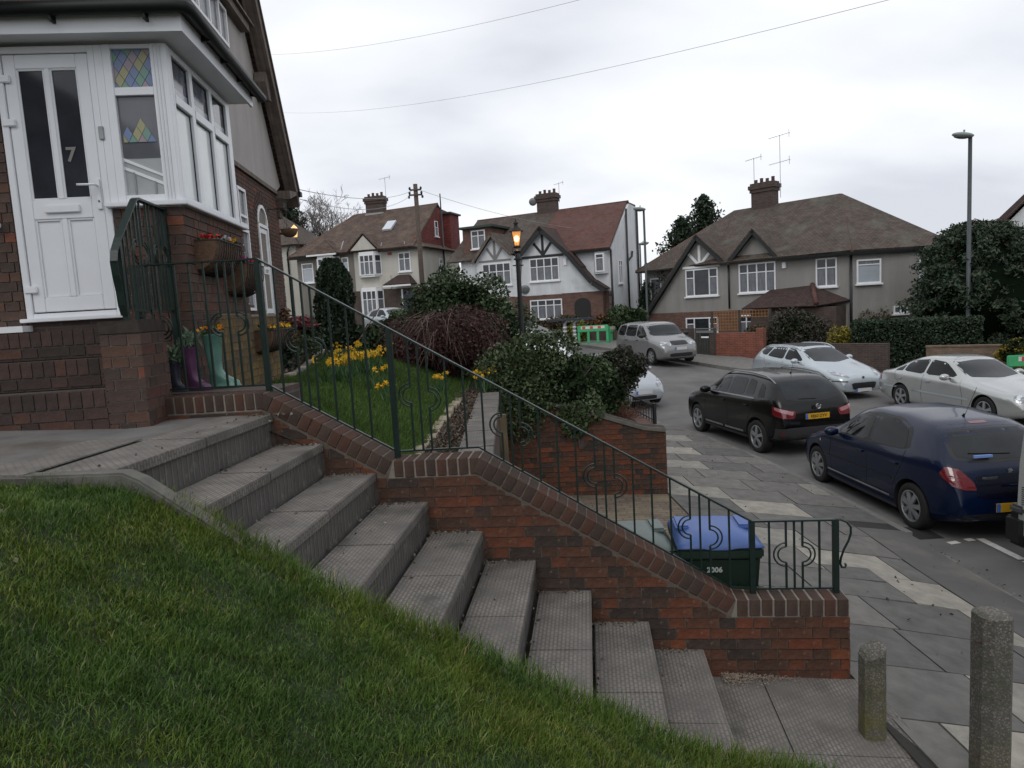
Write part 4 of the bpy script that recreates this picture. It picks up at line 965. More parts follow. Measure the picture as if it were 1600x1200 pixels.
# dead leaves on the grass
M_leafd = mat('dead_leaf', (.3, .24, .16), .8, var=.3)
for (s, t, r_, lab) in [(-.52, -2.75, .022, 'pale curled dead leaf lying in the middle of the grass bank'), (.22, -2.62, .014, 'small tan leaf on the grass near the bottom of the photograph')]:
    P = SW(s, t, float(bank(s, t))+.05); m = MB(); m.add([(P.x-r_, P.y, P.z), (P.x, P.y-r_*.6, P.z-.006), (P.x+r_, P.y, P.z+.008), (P.x+.2*r_, P.y+r_*.6, P.z+.004)], [(0, 1, 2, 3)])
    tag(m.build('dead_leaf', M_leafd, solid=.001), lab, 'leaf')

# ---------------------------------------------------------------- raised front garden
def LZ(x, y): return 2.13+.45*min(max((-.8-x)/.93, 0), 1)+.012*math.sin(x*3+y*2)
def gleft(y): return (-1.955-.0928*y) if y < 9 else -2.79-.2*(y-9)
def gy0(x): # back of the stair wall
    return 0
ysg = list(np.arange(4.9, 22.1, .35))
soil = sheet('garden_bed', lambda y: -6.5, lambda y: -.4, ysg, 14, lambda x, y: min(LZ(x, y)-.03+.02*math.sin(x*9+y*7), 9), M_soil)
lawn = sheet('lawn', gleft, lambda y: -.80+.03*(y-6), [max(4.97, q) for q in ysg if q < 17], 12, LZ, M_turf)
n = 150000; y_ = 4.95+rng.random(n)**1.6*10; a_ = np.where(y_ < 9, -1.955-.0928*y_, -2.79-.2*(y_-9)); x_ = a_+rng.random(n)*(-.80+.03*(y_-6)-a_)
z_ = 2.13+.45*np.clip((-.8-x_)/.93, 0, 1)+.012*np.sin(x_*3+y_*2); P = np.stack([x_, y_, z_], 1)
back = (P-np.array(SO))@np.array(SV) > .25; P = P[back & inview(P, 20)]
blades('lawn_grass', P, .03, .075, .0028, M_lawn, .45)
# soil clods, leaf litter in the bed
n = 5200; P = np.stack([rng.uniform(-.86, -.44, n), 5.1+rng.random(n)*5, np.full(n, 2.125)+rng.random(n)*.03], 1)
leafcloud('leaf_litter', P, .022, leafm('litter', [(.05, .035, .025), (.09, .065, .045), (.16, .12, .09), (.035, .028, .022)]), kind='stuff')
n = 2500; P = np.stack([-3.0-rng.random(n)*1.6, 9+rng.random(n)*6, np.full(n, 2.58)+rng.random(n)*.05], 1)
leafcloud('leaf_litter', P, .03, MATS['litter'], kind='stuff')
M_buff = mat('buff_stone', (.3, .26, .19), .92, var=.3, vscale=9, bump=.5)
ed = thing('lawn_edging', 'buff brick edging between the lawn and the narrow soil bed', 'edging', (-.8, 5.6, 2.15))
for k in range(17):
    y_ = 5.25+k*.24; x_ = -.80+.03*(y_-6)+random.uniform(-.015, .015)
    MB().box((-.05, -.11, -.06), (.05, .11, .045)).build('brick', M_buff, ed, loc=(x_+.8, y_-5.6, LZ(x_, y_)-2.15+random.uniform(-.02, .01)), rot=(random.uniform(-.05, .05), random.uniform(-.1, .1), random.uniform(-.06, .06)), bevel=.006)
ed = thing('curved_edging', 'pale curved stone edging along the bed in front of the house', 'edging', (-2.9, 9.1, 2.6))
for k in range(16):
    y_ = 8.6+k*.42; x_ = gleft(y_)+.04
    MB().box((-.05, -.2, -.05), (.05, .2, .07)).build('edging_stone', M_conc if k % 3 else M_buff, ed, loc=(x_+2.9, y_-9.1, LZ(x_, y_)-2.6), rot=(0, 0, .09 if y_ < 9 else .2), bevel=.008)
# retaining wall and its coping
rw = thing('retaining_wall', 'retaining wall with grey slab coping between the front garden and the driveway', 'wall', (-.33, 5, .5))
w_ = MB().box((-.12, .05, -.2), (.13, 4.6, 1.61)).build('wall', M_bfard, rw)
for k in range(6):
    MB().box((-.145, .06+k*.76, 1.61+random.uniform(0, .004)), (.15, .05+k*.76+.75, 1.655+random.uniform(0, .004))).build('coping_slab', M_tread, rw, bevel=.005)
tag(MB().tube([(-.10, 6.05, .6), (-.10, 6.05, 2.38)], .055, 10, r2=.035).build('timber_post', mat('pale_timber', (.10, .075, .04), .8, var=.35, vscale=7, bump=.4)), 'weathered buff timber post standing by the garden retaining wall', 'post')

# daffodils
M_daff = mat('daffodil_petal', (.75, .45, .02), .6, var=.15); M_stem = leafm('daffodil_leaf', [(.05, .12, .045), (.08, .16, .06), (.035, .09, .03)])
dm = []
for v in range(3):
    P = []; m = MB(); f = MB(); g = random.Random(v)
    for k in range(16):
        a = g.uniform(0, 6.28); l = g.uniform(.18, .3); b = Vector((g.gauss(0, .05), g.gauss(0, .05), 0)); t = b+Vector((math.cos(a)*.09, math.sin(a)*.09, l)); q = Vector((-math.sin(a), math.cos(a), 0))*.006
        m.add([b-q, b+q, (b+t)/2+q, (b+t)/2-q, t], [(0, 1, 2, 3), (3, 2, 4)])
    heads = []
    for k in range(5):
        a = g.uniform(0, 6.28); b = Vector((g.gauss(0, .04), g.gauss(0, .04), 0)); t = b+Vector((math.cos(a)*.07, math.sin(a)*.07, g.uniform(.27, .36)))
        m.tube([b, (b+t)/2, t], .004, 3); heads.append((t, Vector((math.cos(a), math.sin(a)-.7, .1)).normalized()))
    for t, d in heads:
        u = d.cross(Vector((0, 0, 1))).normalized(); w = u.cross(d)
        for j in range(6):
            a = j*math.pi/3; c = math.cos(a)*u+math.sin(a)*w; e_ = -math.sin(a)*u+math.cos(a)*w
            f.add([t, t+c*.022+e_*.012, t+c*.042-d*.004, t+c*.022-e_*.012], [(0, 1, 2, 3)])
        r1 = [t+(math.cos(j*1.05)*u+math.sin(j*1.05)*w)*.010 for j in range(6)]; r2 = [t+d*.024+(math.cos(j*1.05)*u+math.sin(j*1.05)*w)*.014 for j in range(6)]
        f.add(r1+r2, [(j, (j+1) % 6, (j+1) % 6+6, j+6) for j in range(6)])
    dm.append((m, f))
def gpt(px, py, zf):
    d = F_+RC*((px-800)/FPX)-UC*((py-600)/FPX); q = 2.4
    for _ in range(8):
        k = (q-EYE.z)/d.z; P = EYE+d*k; q = zf(P.x, P.y)
    return P
DP = [(-3.0, 12.0), (-2.5, 10.65), (-2.5, 11.4), (-1.96, 7.72), (-1.75, 7.32), (-1.84, 7.98), (-1.85, 7.46), (-1.86, 8.2), (-1.8, 8.35), (-1.78, 8.71), (-1.74, 9.01), (-1.64, 9.01), (-1.28, 7.25), (-1.74, 9.9), (-1.88, 8.15), (-1.9, 7.3), (-2.23, 10.2), (-1.47, 7.69), (-2.33, 9.73), (-1.75, 8.5), (-2.1, 9.2), (-1.0, 9.2), (-.95, 9.5), (-.5, 10.2), (-.35, 10.3), (-.42, 10.0)]
for i, (x, y_) in enumerate(DP):
    if i >= 23: lab, grp = 'yellow daffodils between the maroon shrub and the olive green shrub', 'daffodils right of the maroon shrub'
    elif i >= 21: lab, grp = 'small yellow daffodils at the front foot of the maroon shrub', 'daffodils at the foot of the maroon shrub'
    elif y_ > 9.1: lab, grp = 'yellow daffodils at the back of the lawn clump, farthest from the railing', 'daffodils at the back of the lawn'
    elif x > -1.6: lab, grp = 'yellow daffodils at the right of the lawn clump, next to the railing post', 'daffodils at the right of the lawn clump'
    elif y_ < 7.8: lab, grp = 'yellow daffodils at the front of the lawn clump, closest to the railing', 'daffodils at the front of the lawn clump'
    else: lab, grp = 'yellow daffodils in the middle of the clump on the lawn', 'daffodils in the middle of the lawn clump'
    o = thing('daffodil', lab, 'flowers', (x, y_, LZ(x, y_)-.01), random.uniform(0, 6), grp)
    v = i % 3; o.scale = (1, 1, random.uniform(.75, .9))
    if i < 3: 
        dm[v] = dm[v]+(dm[v][0].build('leaves', M_stem, o, fixn=False).data, dm[v][1].build('blooms', M_daff, o, fixn=False).data)
    else: inst(dm[v][2], 'leaves', o, (0, 0, 0)); inst(dm[v][3], 'blooms', o, (0, 0, 0))

# ---------------------------------------------------------------- wellington boot planters
def boot(name, label, col, s, t, z, H, ang, flower):
    o = thing(name, label, 'boot planter', tuple(SW(s, t, z)), SA+ang); m_ = mat('rubber_'+name+str(len(MATS)), col, .35, spec=.5, var=.12)
    k = H/.40; L = .13*k/1; rings = []
    secs = [(.0, .0, .095, .045, 0), (.02, .002, .098, .048, 0)]
    # vertical rings: (z, cx, rx, ry)
    prof = [(.0, .045, .125, .044), (.018, .045, .130, .048), (.022, .045, .123, .043), (.05, .042, .118, .042), (.075, .018, .09, .042), (.10, -.008, .062, .043), (.14, -.018, .05, .045), (.2, -.02, .052, .05), (.28, -.022, .06, .056), (.385, -.024, .066, .062), (.39, -.024, .070, .066), (.40, -.024, .070, .066)]
    n = 18; V = []
    for (zz, cx, rx, ry) in prof:
        for j in range(n):
            a = 2*math.pi*j/n; V.append(((cx+rx*math.cos(a))*k, ry*math.sin(a)*k*(1.05 if zz > .1 else (1+.15*math.cos(a))), zz*k))
    fs = [(i*n+j, i*n+(j+1) % n, (i+1)*n+(j+1) % n, (i+1)*n+j) for i in range(len(prof)-1) for j in range(n)]+[tuple(range(n-1, -1, -1))]
    m = MB().add(V, fs); m.build('boot', m_, o, smooth=True)
    MB().tube([(-.024*k, 0, .35*k), (-.024*k, 0, .375*k)], .062*k, 12).build('soil', M_soil, o)
    P = np.stack([rng.normal(-.024*k, .028, 130), rng.normal(0, .03, 130), .40*k+np.abs(rng.normal(0, .035, 130))+(.03 if flower is None else 0)], 1)
    leafcloud('leaves', P, .03 if flower else .022, L_mix if flower else leafm('leaf_sage', [(.1, .15, .1), (.14, .2, .13), (.08, .12, .07)]), o, elong=1.6 if flower else 4.5, up=1.5)
    if flower:
        P = np.stack([rng.normal(-.02*k, .035, 90), rng.normal(0, .035, 90), .43*k+np.abs(rng.normal(0, .022, 90))], 1)
        leafcloud('flowers', P, .026, leafm('pansy_orange', [(.6, .18, .01), (.7, .35, .01), (.3, .03, .01), (.75, .5, .03), (.5, .08, .01)]), o, elong=1.1)
    return o
boot('turquoise_boot', 'tall turquoise wellington boot planted with orange pansies', (.09, .20, .165), -2.90, .52, 2.80, .425, R(-4), True)
boot('purple_boot', 'purple wellington boot with green shoots between the turquoise and grey boots', (.11, .04, .10), -3.04, .42, 2.80, .335, R(-8), None)
boot('grey_boot', 'short dark grey wellington boot, leftmost of the three boots', (.045, .05, .075), -3.17, .40, 2.80, .225, R(-8), None)

# ---------------------------------------------------------------- wall troughs
M_coco = mat('coco_liner', (.12, .07, .042), .95, var=.4, vscale=25, bump=.8, bscale=80)
M_wire = mat('black_wire', (.015, .013, .012), .6)
def trough(label, w0, w1, z0, z1, dp, cols):
    o = thing('wall_planter', label, 'planter', (0, (w0+w1)/2, z0), frame=FH, group='wire planters with coco liners on the house wall')
    n = 8; V = []; wm = (w0+w1)/2; h = z1-z0; m = MB()
    prof = [(dp*math.cos(a), z1-h*math.sin(a)**.8 if a > 0 else z1) for a in [math.pi/2*j/n for j in range(n+1)]]
    nl = 10
    for i in range(nl+1):
        f = i/nl; w = w0+(w1-w0)*f; k = 1-.12*abs(2*f-1)**6
        for (p, z) in prof: V.append((p*k, w, z1-(z1-z)*k))
    fs = [(i*(n+1)+j, i*(n+1)+j+1, (i+1)*(n+1)+j+1, (i+1)*(n+1)+j) for i in range(nl) for j in range(n)]
    m.add(V, fs)
    for i in (0, nl):
        b = i*(n+1); m.add([V[b+j] for j in range(n+1)]+[(0, V[b][1], z1)], [tuple(range(n+2))])
    m.build('liner', M_coco, o)
    wr = MB(); wr.tube([(0, w0, z1), (dp+.006, w0, z1), (dp+.006, w1, z1), (0, w1, z1)], .006, 5)
    for i in range(11):
        f = i/10; w = w0+(w1-w0)*f; wr2 = [(q[0]*1.0+.006*math.cos(j/n*1.57), w+(wm-w)*.25*(j/n)**2, q[1]-.006*math.sin(j/n*1.57)) for j, q in enumerate(prof)]
        wr.tube(wr2, .0048, 4)
    q = wr.build('wire_frame', M_wire, o)
    q['kind'] = 'stuff'
    ns = 150; P = np.stack([rng.uniform(.02, dp-.01, ns), rng.uniform(w0+.03, w1-.03, ns), z1+np.abs(rng.normal(0, .018, ns))], 1)
    leafcloud('leaves', P, .03, L_mix, o, elong=1.4)
    for j, (f0, f1, cm) in enumerate(cols):
        ns = 60; P = np.stack([rng.uniform(.03, dp, ns), rng.uniform(w0+(w1-w0)*f0, w0+(w1-w0)*f1, ns), z1+.025+np.abs(rng.normal(0, .018, ns))], 1)
        leafcloud('flowers', P, .026, cm, o, elong=1.1)
C_red = leafm('flower_red', [(.45, .01, .01), (.6, .02, .02), (.3, .01, .01)]); C_mag = leafm('flower_magenta', [(.42, .03, .18), (.3, .02, .12), (.5, .1, .3)]); C_or = leafm('flower_orange', [(.6, .2, .02), (.7, .4, .02), (.4, .06, .02)]); C_wh = leafm('flower_white', [(.6, .6, .62), (.4, .35, .4), (.5, .5, .6)])
trough('large wire planter with red flowers on the brick porch wall, highest one', .17, .80, 3.72, 3.985, .2, [(.02, .3, C_red), (.45, .6, C_wh), (.7, .85, C_or)])
trough('wire planter with magenta flowers on the porch wall below the highest planter', .96, 1.56, 3.56, 3.85, .2, [(.0, .4, C_mag), (.7, .95, C_red)])
trough('lowest wire planter with orange and yellow pansies on the yellowish brick plinth', 1.74, 2.62, 2.96, 3.205, .2, [(.1, .5, C_or), (.5, .8, C_or), (.85, 1.0, leafm('flower_yellow', [(.7, .5, .02), (.6, .4, .02)]))])
# hanging basket and lantern by the arched door
hb = thing('hanging_basket', 'dark round hanging basket beside the arched front door', 'basket', (-1.0, 9.1, 4.9), frame=FH)
MB().lathe([(0, -.16), (.08, -.15), (.14, -.1), (.175, 0), (.165, 0), (0, -.02)], (-.95, 8.8, 5.10), 14).build('bowl', M_coco, hb, smooth=True)
m = MB(); m.tube([(-1.33, 8.8, 5.5), (-.95, 8.8, 5.52)], .01, 5); 
for a in (0, 2.1, 4.2): m.tube([(-.95+.17*math.cos(a), 8.8+.17*math.sin(a), 5.1), (-.95, 8.8, 5.5)], .004, 3)
m.build('hanger', M_wire, hb); hb.children[-1]['kind'] = 'stuff'
wlan = thing('wall_lantern', 'small lit wall lantern glowing at the corner of the gable wall', 'lamp', (-1.2, 9.3, 5.1), frame=FH)
MB().box((-1.33, 9.65, 5.1), (-1.1, 9.69, 5.14)).build('bracket', M_black, wlan)
MB().lathe([(.0, -.1), (.05, -.1), (.075, .08), (.0, .16)], (-1.02, 9.67, 5.14), 6).build('glass', mat('lantern_glass', (.5, .35, .2), .2, emit=(1, .62, .25), estr=.9), wlan)
MB().ell((-1.02, 9.67, 5.14), (.03, .03, .04)).build('bulb', mat('bulb', (1, .8, .5), .3, emit=(1, .7, .35), estr=14), wlan)

# ---------------------------------------------------------------- bins
M_bing = mat('bin_green', (.011, .028, .018), .5, var=.2); M_blue = mat('bin_lid_blue', (.06, .12, .33), .45, var=.1); M_binl = mat('bin_lid_grey', (.12, .15, .14), .5, var=.2)
def wheelie(label, s, t, z, rot, lidm, text=None):
    o = thing('wheelie_bin', label, 'bin', tuple(SW(s, t, z)), SA+rot); W, D, Hh = .29, .33, .98
    m = MB(); m.add([(-W*.8, -D*.75, .04), (W*.8, -D*.75, .04), (W*.8, D*.8, .04), (-W*.8, D*.8, .04), (-W*.97, -D, Hh-.1), (W*.97, -D, Hh-.1), (W*.97, D, Hh-.1), (-W*.97, D, Hh-.1)], [(0, 3, 2, 1), (4, 5, 6, 7), (0, 1, 5, 4), (1, 2, 6, 5), (2, 3, 7, 6), (3, 0, 4, 7)])
    m.build('body', M_bing, o, bevel=.02)
    m = MB(); m.box((-W-.01, -D-.02, Hh-.11), (W+.01, D+.02, Hh-.03)); m.build('rim', M_bing if lidm is M_blue else M_binl, o, bevel=.015)
    m = MB(); n = 10; V = []
    for i in range(n+1):
        for j in range(n+1):
            x = -1+2*i/n; y_ = -1+2*j/n; V.append((x*(W+.012), y_*(D+.02), Hh-.03+.075*(1-abs(x)**4)*(1-abs(y_)**4)-.012*(abs(x) < .25)*(y_ < .5)))
    fs = [(i*(n+1)+j, (i+1)*(n+1)+j, (i+1)*(n+1)+j+1, i*(n+1)+j+1) for i in range(n) for j in range(n)]
    m.add(V, fs); m.build('lid', lidm, o, smooth=True, solid=.006, fixn=True)
    for sx in (-1, 1): MB().box((sx*W*.78-.055, -D*.25, Hh+.015), (sx*W*.78+.055, D*.55, Hh+.058)).build('lid_rib', lidm, o, bevel=.015)
    MB().tube([(-W*.9, D+.07, Hh-.04), (W*.9, D+.07, Hh-.04)], .016, 8).build('handle', M_bing, o, smooth=True)
    for sx in (-1, 1): MB().tube([(sx*W*.95-.02, D*.85, .1), (sx*W*.95+.02, D*.85, .1)], .1, 16).build('wheel', M_black, o)
    for sx in (-.5, .5): MB().box((sx*W-.004, -D*.93-.006, .3), (sx*W+.004, -D*.93, .8)).build('moulding', M_bing, o)
    if text: textmesh('lettering', text, .055, mat('bin_text', (.45, .5, .48), .7), o, (-.045, -D-.006, .79), (R(95.5), 0, 0), bold=.002)
    return o
wheelie('dark green wheelie bin with a bright blue lid behind the low end of the wall', .87, .62, .55, 0, M_blue, '2006')
wheelie('wheelie bin with a grey lid to the left of the blue lidded bin', .24, .70, .50, R(6), M_binl)

# ---------------------------------------------------------------- neighbour's wall across the driveway
FN = (Vector((-.20, 10.12, 0)), math.atan2(-.22, 2.35))
nw = thing('driveway_wall', 'red brick wall across the driveway with a sloping top and two drain holes', 'wall', (1.2, .1, .4), frame=FN)
TN = [(0, 2.10), (1.15, 1.80), (2.05, 1.50), (2.36, 1.46)]
MB().prism(TN+[(2.355, .2), (0, .2)], .008, .23).build('mortar_core', M_mort, nw)
brickwork(nw, (0, 0, 0), (1, 0), 0, 2.36, [(0, .4), (3, .4)], [(a, b-.05) for a, b in TN], M_brick, z0=.35, seed=60)
brickwork(nw, (2.36, 0, 0), (0, 1), 0, .23, [(0, .4), (3, .4)], [(0, 1.41), (3, 1.41)], M_brick, z0=.35, seed=61)
for a, b in zip(TN[:-1], TN[1:]): MB().prism([a, b, (b[0], b[1]-.05), (a[0], a[1]-.05)], -.025, .25).build('coping', M_conc, nw)
for s in (.58, 2.0-.06): MB().tube([(s, -.006, .82 if s < 1 else .86), (s, .01, .82 if s < 1 else .86)], .03, 12).build('drain_hole', M_blackm, nw)
nw2 = thing('front_boundary_wall', 'low brick wall with black railings along the pavement beyond the driveway', 'wall', (2.1, 11.5, .4))
MB().add([(-.2, -1.3, -.2), (.02, -1.3, -.2), (-.5, 3, .0), (-.75, 3, .0), (-.2, -1.3, 1.06), (.02, -1.3, 1.06), (-.5, 3, 1.15), (-.75, 3, 1.15)], [(0, 3, 2, 1), (4, 5, 6, 7), (0, 1, 5, 4), (1, 2, 6, 5), (2, 3, 7, 6), (3, 0, 4, 7)]).build('wall', M_bfar, nw2)
bf = thing('low_fence', 'short black metal railing on top of the low pavement wall', 'fence', (2.1, 10.4, 1.46))
def fpt(f): return (-.02-.42*f, -.1+3.4*f)
MB().tube([(*fpt(0), .26), (*fpt(1), .33)], .012, 5).build('rail', M_black, bf); MB().tube([(*fpt(0), .05), (*fpt(1), .12)], .01, 5).build('rail', M_black, bf)
MB().tube([(*fpt(0), -.02), (*fpt(0), .31)], .03, 8).build('post', M_black, bf)
for k in range(1, 26): MB().tube([(*fpt(k/26), .0), (*fpt(k/26), .27+.07*k/26)], .007, 4).build('bar', M_black, bf)

# ---------------------------------------------------------------- concrete posts at the foot of the steps
def cpost(label, s, t, z, w, H, top):
    o = thing('concrete_post', label, 'post', tuple(SW(s, t, z)), SA+R(8)); h = w/2; c = w*.22
    pl = [(-h+c, -h), (h-c, -h), (h, -h+c), (h, h-c), (h-c, h), (-h+c, h), (-h, h-c), (-h, -h+c)]; m = MB(); n = len(pl); V = []; lv = 14
    for j in range(lv+1):
        for k, (x, y_) in enumerate(pl):
            f = j/lv; zt = H*f; tz = top(x/h, y_/h)*f if j == lv else 0; q = 1+random.uniform(-.012, .012); V.append((x*q*(1-.02*f), y_*q, zt+tz-.05*(f == 0)))
    for k, (x, y_) in enumerate(pl): V.append((x*.72, y_*.72, H+top(x/h*.6, y_/h*.6)+w*.10))
    fs = [(j*n+k, j*n+(k+1) % n, (j+1)*n+(k+1) % n, (j+1)*n+k) for j in range(lv+1) for k in range(n)]+[tuple((lv+1)*n+k for k in range(n))]
    m.add(V, fs); m.build('shaft', M_post, o)
    return o
cpost('shorter weathered concrete post with a broken slanting top on the ribbed paving', 1.565, -.60, .56, .13, .625, lambda x, y_: .035*x+.012*y_)
p2 = cpost('taller mossy concrete post with two rusty wire stubs beside the pavement', 2.02, -.97, .35, .165, 1.22, lambda x, y_: -.004*x)
for z in (1.09, .46): MB().tube([(-.08, -.03, z), (-.125, -.05, z+.012)], .005, 5).build('wire_stub', mat('rust', (.06, .03, .02), .9), p2)

# ---------------------------------------------------------------- houses across the street
def win(parent, x0, x1, z0, z1, cols=2, tr=.7, glass=None, y=0, ang=0, fr=.065, sill=True, widths=None, name='window', O=None):
    """window lying on a facade that faces -y; placed by its lower left corner"""
    W, H = x1-x0, z1-z0; m = MB(); frame_rect(m, 0, W, 0, H, fr, -.05, .03)
    xs = [W*i/cols for i in range(cols+1)] if widths is None else [W*q for q in widths]
    for q in xs[1:-1]: m.box((q-fr*.45, -.05, fr), (q+fr*.45, .03, H-fr))
    if tr:
        for i in range(len(xs)-1):
            a = xs[i]+(fr if i == 0 else fr*.45); b = xs[i+1]-(fr if i == len(xs)-2 else fr*.45)
            if widths is None or i != 1: m.box((a, -.045, H*tr-fr*.35), (b, .03, H*tr+fr*.35))
    base = O or (x0, y, z0)
    o = m.build(name, M_whitew, parent, loc=base, rot=(0, 0, ang))
    g = glass or M_glassc
    for i in range(len(xs)-1):
        a = xs[i]+fr*.3; b = xs[i+1]-fr*.3
        MB().box((a, -.012, fr*.5), (b, .0, H*(tr or 1)-(0 if tr else fr*.5))).build('pane', g if not (widths and i == 1) else M_glass, o)
        if tr: MB().box((a, -.014, H*tr), (b, -.002, H-fr*.5)).build('pane', M_glass if g is not M_glassb else M_glassc, o)
    if sill: MB().box((-.06, -.11, -.07), (W+.06, .02, 0)).build('sill', M_whitew, o)
    return o
def chimney(parent, x0, x1, y, z0, z1, base=None):
    m = MB(); d = .6; m.box((x0+.06, y-d/2, z0-1.2), (x1-.06, y+d/2, z1-.35)); m.box((x0-.0, y-d/2-.06, z1-.55), (x1, y+d/2+.06, z1-.38)); m.box((x0-.06, y-d/2-.12, z1-.38), (x1+.06, y+d/2+.12, z1-.18)); m.box((x0+.02, y-d/2-.04, z1-.18), (x1-.02, y+d/2+.04, z1-.06))
    c = m.build('chimney', M_bfard, parent)
    m = MB(); m.prism([(x0+.0, z0-.25), (x1-.0, z0-.25), (x1-.0, z0-.02), (x0+.0, z0-.02)], y-d/2-.03, y-d/2-.0); m.build('flashing', M_lead, c)
    for k in range(4):
        x = x0+.2+(x1-x0-.4)*k/3; MB().lathe([(.0, z1-.08), (.09, z1-.08), (.085, z1+.12+.05*(k % 2)), (.105, z1+.14+.05*(k % 2)), (.07, z1+.15+.05*(k % 2)), (.0, z1+.1)], (x, y, 0), 10).build('chimney_pot', M_tiler if k % 2 else M_bfard, c)
    return c
def aerial(parent, x, y, z0, h, yagi=1, s=1.0):
    m = MB(); m.tube([(x, y, z0), (x, y, z0+h)], .014, 5)
    for k in range(yagi):
        z = z0+h-.05-k*h*.42; m.tube([(x-.55*s, y, z-.03), (x+.5*s, y, z+.06)], .012, 4)
        for j in range(7): q = -.5+j*.16; m.tube([(x+q*s, y-.14*s, z+q*.08), (x+q*s, y+.14*s, z+q*.08)], .006, 3)
        m.tube([(x+.45*s, y, z-.15*s), (x+.45*s, y, z+.22*s)], .012, 4)
    o = m.build('aerial', M_steel, parent); o['kind'] = 'stuff'
def dish(parent, c, r, n=(0, -1, 0)):
    m = MB(); m.lathe([(0, .05), (r*.6, .035), (r, 0), (r, -.01), (0, .035)], (0, 0, 0), 14, 'y'); m.tube([(0, 0, 0), (.05, .3, -.12)], .015, 5); m.tube([(0, 0, -r*.8), (0, -.3, -r*.2)], .012, 4)
    m.build('satellite_dish', M_steel, parent, loc=c, rot=(R(18), 0, R(25)))
def gable(parent, pts, y, barge, roofm, yback, slope0, wall=None, tw=.16, thick=.06):
    """pts: outline left foot .. apex .. right foot (x,z); roof planes run back to the main roof"""
    ai = max(range(len(pts)), key=lambda i: pts[i][1]); ax, azp = pts[ai]
    for i in range(len(pts)-1):
        (xa, za), (xb, zb) = pts[i], pts[i+1]
        yb_a = slope0(za); yb_b = slope0(zb)
        m = MB(); m.add([(xa, y-.3, za+.08), (xb, y-.3, zb+.08), (xb, yb_b, zb+.08), (xa, yb_a, za+.08)], [(0, 1, 2, 3)])
        m.build('gable_roof', roofm, parent, solid=.06)
        d = Vector((xb-xa, 0, zb-za)).normalized(); nn = Vector((-d.z, 0, d.x)); s_ = -1 if nn.z > 0 else 1
        P = [(xa, za+.05), (xb, zb+.05), (xb+nn.x*s_*tw, zb+.05+nn.z*s_*tw), (xa+nn.x*s_*tw, za+.05+nn.z*s_*tw)]
        MB().prism(P, y-.33, y-.27).build('barge_board', barge, parent)

def strutwork(parent, cx, zb, zt, hw, y, m_, w=.07):
    for (a, b) in (((cx, zb), (cx, zt)), ((cx, zb), (cx-hw, zb+(zt-zb)*.62)), ((cx, zb), (cx+hw, zb+(zt-zb)*.62))):
        d = Vector((b[0]-a[0], 0, b[1]-a[1])).normalized(); n_ = Vector((-d.z, 0, d.x))*w
        MB().prism([(a[0]-n_.x, a[1]-n_.z), (b[0]-n_.x, b[1]-n_.z), (b[0]+n_.x, b[1]+n_.z), (a[0]+n_.x, a[1]+n_.z)], y-.03-(.001 if a[0] == b[0] else 0), y+.02).build('gable_timber', m_, parent)
def pipe(parent, pts, r=.045, m_=None): return MB().tube(pts, r, 8).build('drainpipe', m_ or M_black, parent, smooth=True)
def roofp(parent, pts, m_, th=.1, name='roof'):
    return MB().add(pts, [tuple(range(len(pts)))]).build(name, m_, parent, solid=th, fixn=False)
def cap(parent, a, b, r=.09, m_=None): return MB().tube([a, b], r, 7).build('ridge_tiles', m_ or M_ridge, parent, smooth=True)

# --- corner pair with grey render (right of the picture)
F3 = (Vector((12.9, 33.7, 0)), -R(46))
h3 = thing('semi_detached_house', 'grey rendered pair of houses with two front gables and brown hipped roof', 'house', (-1, 2, 0), frame=F3)
MB().prism([(-7.3, -.6), (-7.3, 2.45), (-4.18, 6.25), (-2.62, 4.84), (-2.40, 4.84), (-1.09, 6.2), (.1, 4.85), (3.34, 4.85), (3.34, -.6)], 0, .3).build('wall', M_rgrey, h3)
MB().box((-7.33, -.03, -.6), (-2.0, .0, 2.5)).build('brick_band', M_bfar, h3); MB().box((-1.99, -.025, -.6), (-.8, .0, 2.5)).build('brick_band', M_bfar, h3)
MB().add([(3.34, 0, -.6), (3.34+3.9*.81, 3.9*.587, -.6), (3.34+3.9*.81, 3.9*.587, 4.82), (3.34, 0, 4.84)], [(0, 1, 2, 3)]).build('side_wall', M_rgrey, h3, solid=.1, fixn=False)
MB().box((-8.4, 1.3, -.6), (-5.6, 4, 4.84)).build('side_wing', M_rgrey, h3)
A = (1.38, 4, 7.85); Bq = (-4.26, 4, 7.8); Cn = (3.5, -.3, 4.83); E3 = (3.34+4.3*.81, 4.3*.587-.2, 4.80)
roofp(h3, [(-3.2, -.3, 4.83), Cn, A, Bq], M_tilem); roofp(h3, [Cn, E3, A], M_tilem); roofp(h3, [E3, (5.5, 9, 4.8), A], M_tilem); roofp(h3, [(-8.8, .9, 4.80), (-3.2, -.3, 4.83), Bq], M_tilem); roofp(h3, [(-8.8, .9, 4.8), Bq, (-8.2, 8, 4.8)], M_tilem); roofp(h3, [A, (5.5, 9, 4.8), (-8.2, 8, 4.8), Bq], M_tilem)
cap(h3, A, Bq); cap(h3, A, Cn); cap(h3, A, E3); cap(h3, Bq, (-8.8, .9, 4.88))
slope3 = lambda z: (z-4.83)/.69-.3 if z > 4.9 else (.1 if z > 4.5 else 1.5)
gable(h3, [(-7.45, 2.40), (-4.18, 6.33), (-2.62, 4.86)], 0, M_timb, M_tilem, 2, slope3); gable(h3, [(-2.50, 4.80), (-1.09, 6.28), (.2, 4.83)], 0, M_timb, M_tilem, 2, slope3)
MB().box((.1, -.36, 4.74), (3.5, -.24, 4.84)).build('gutter', M_gutter, h3)
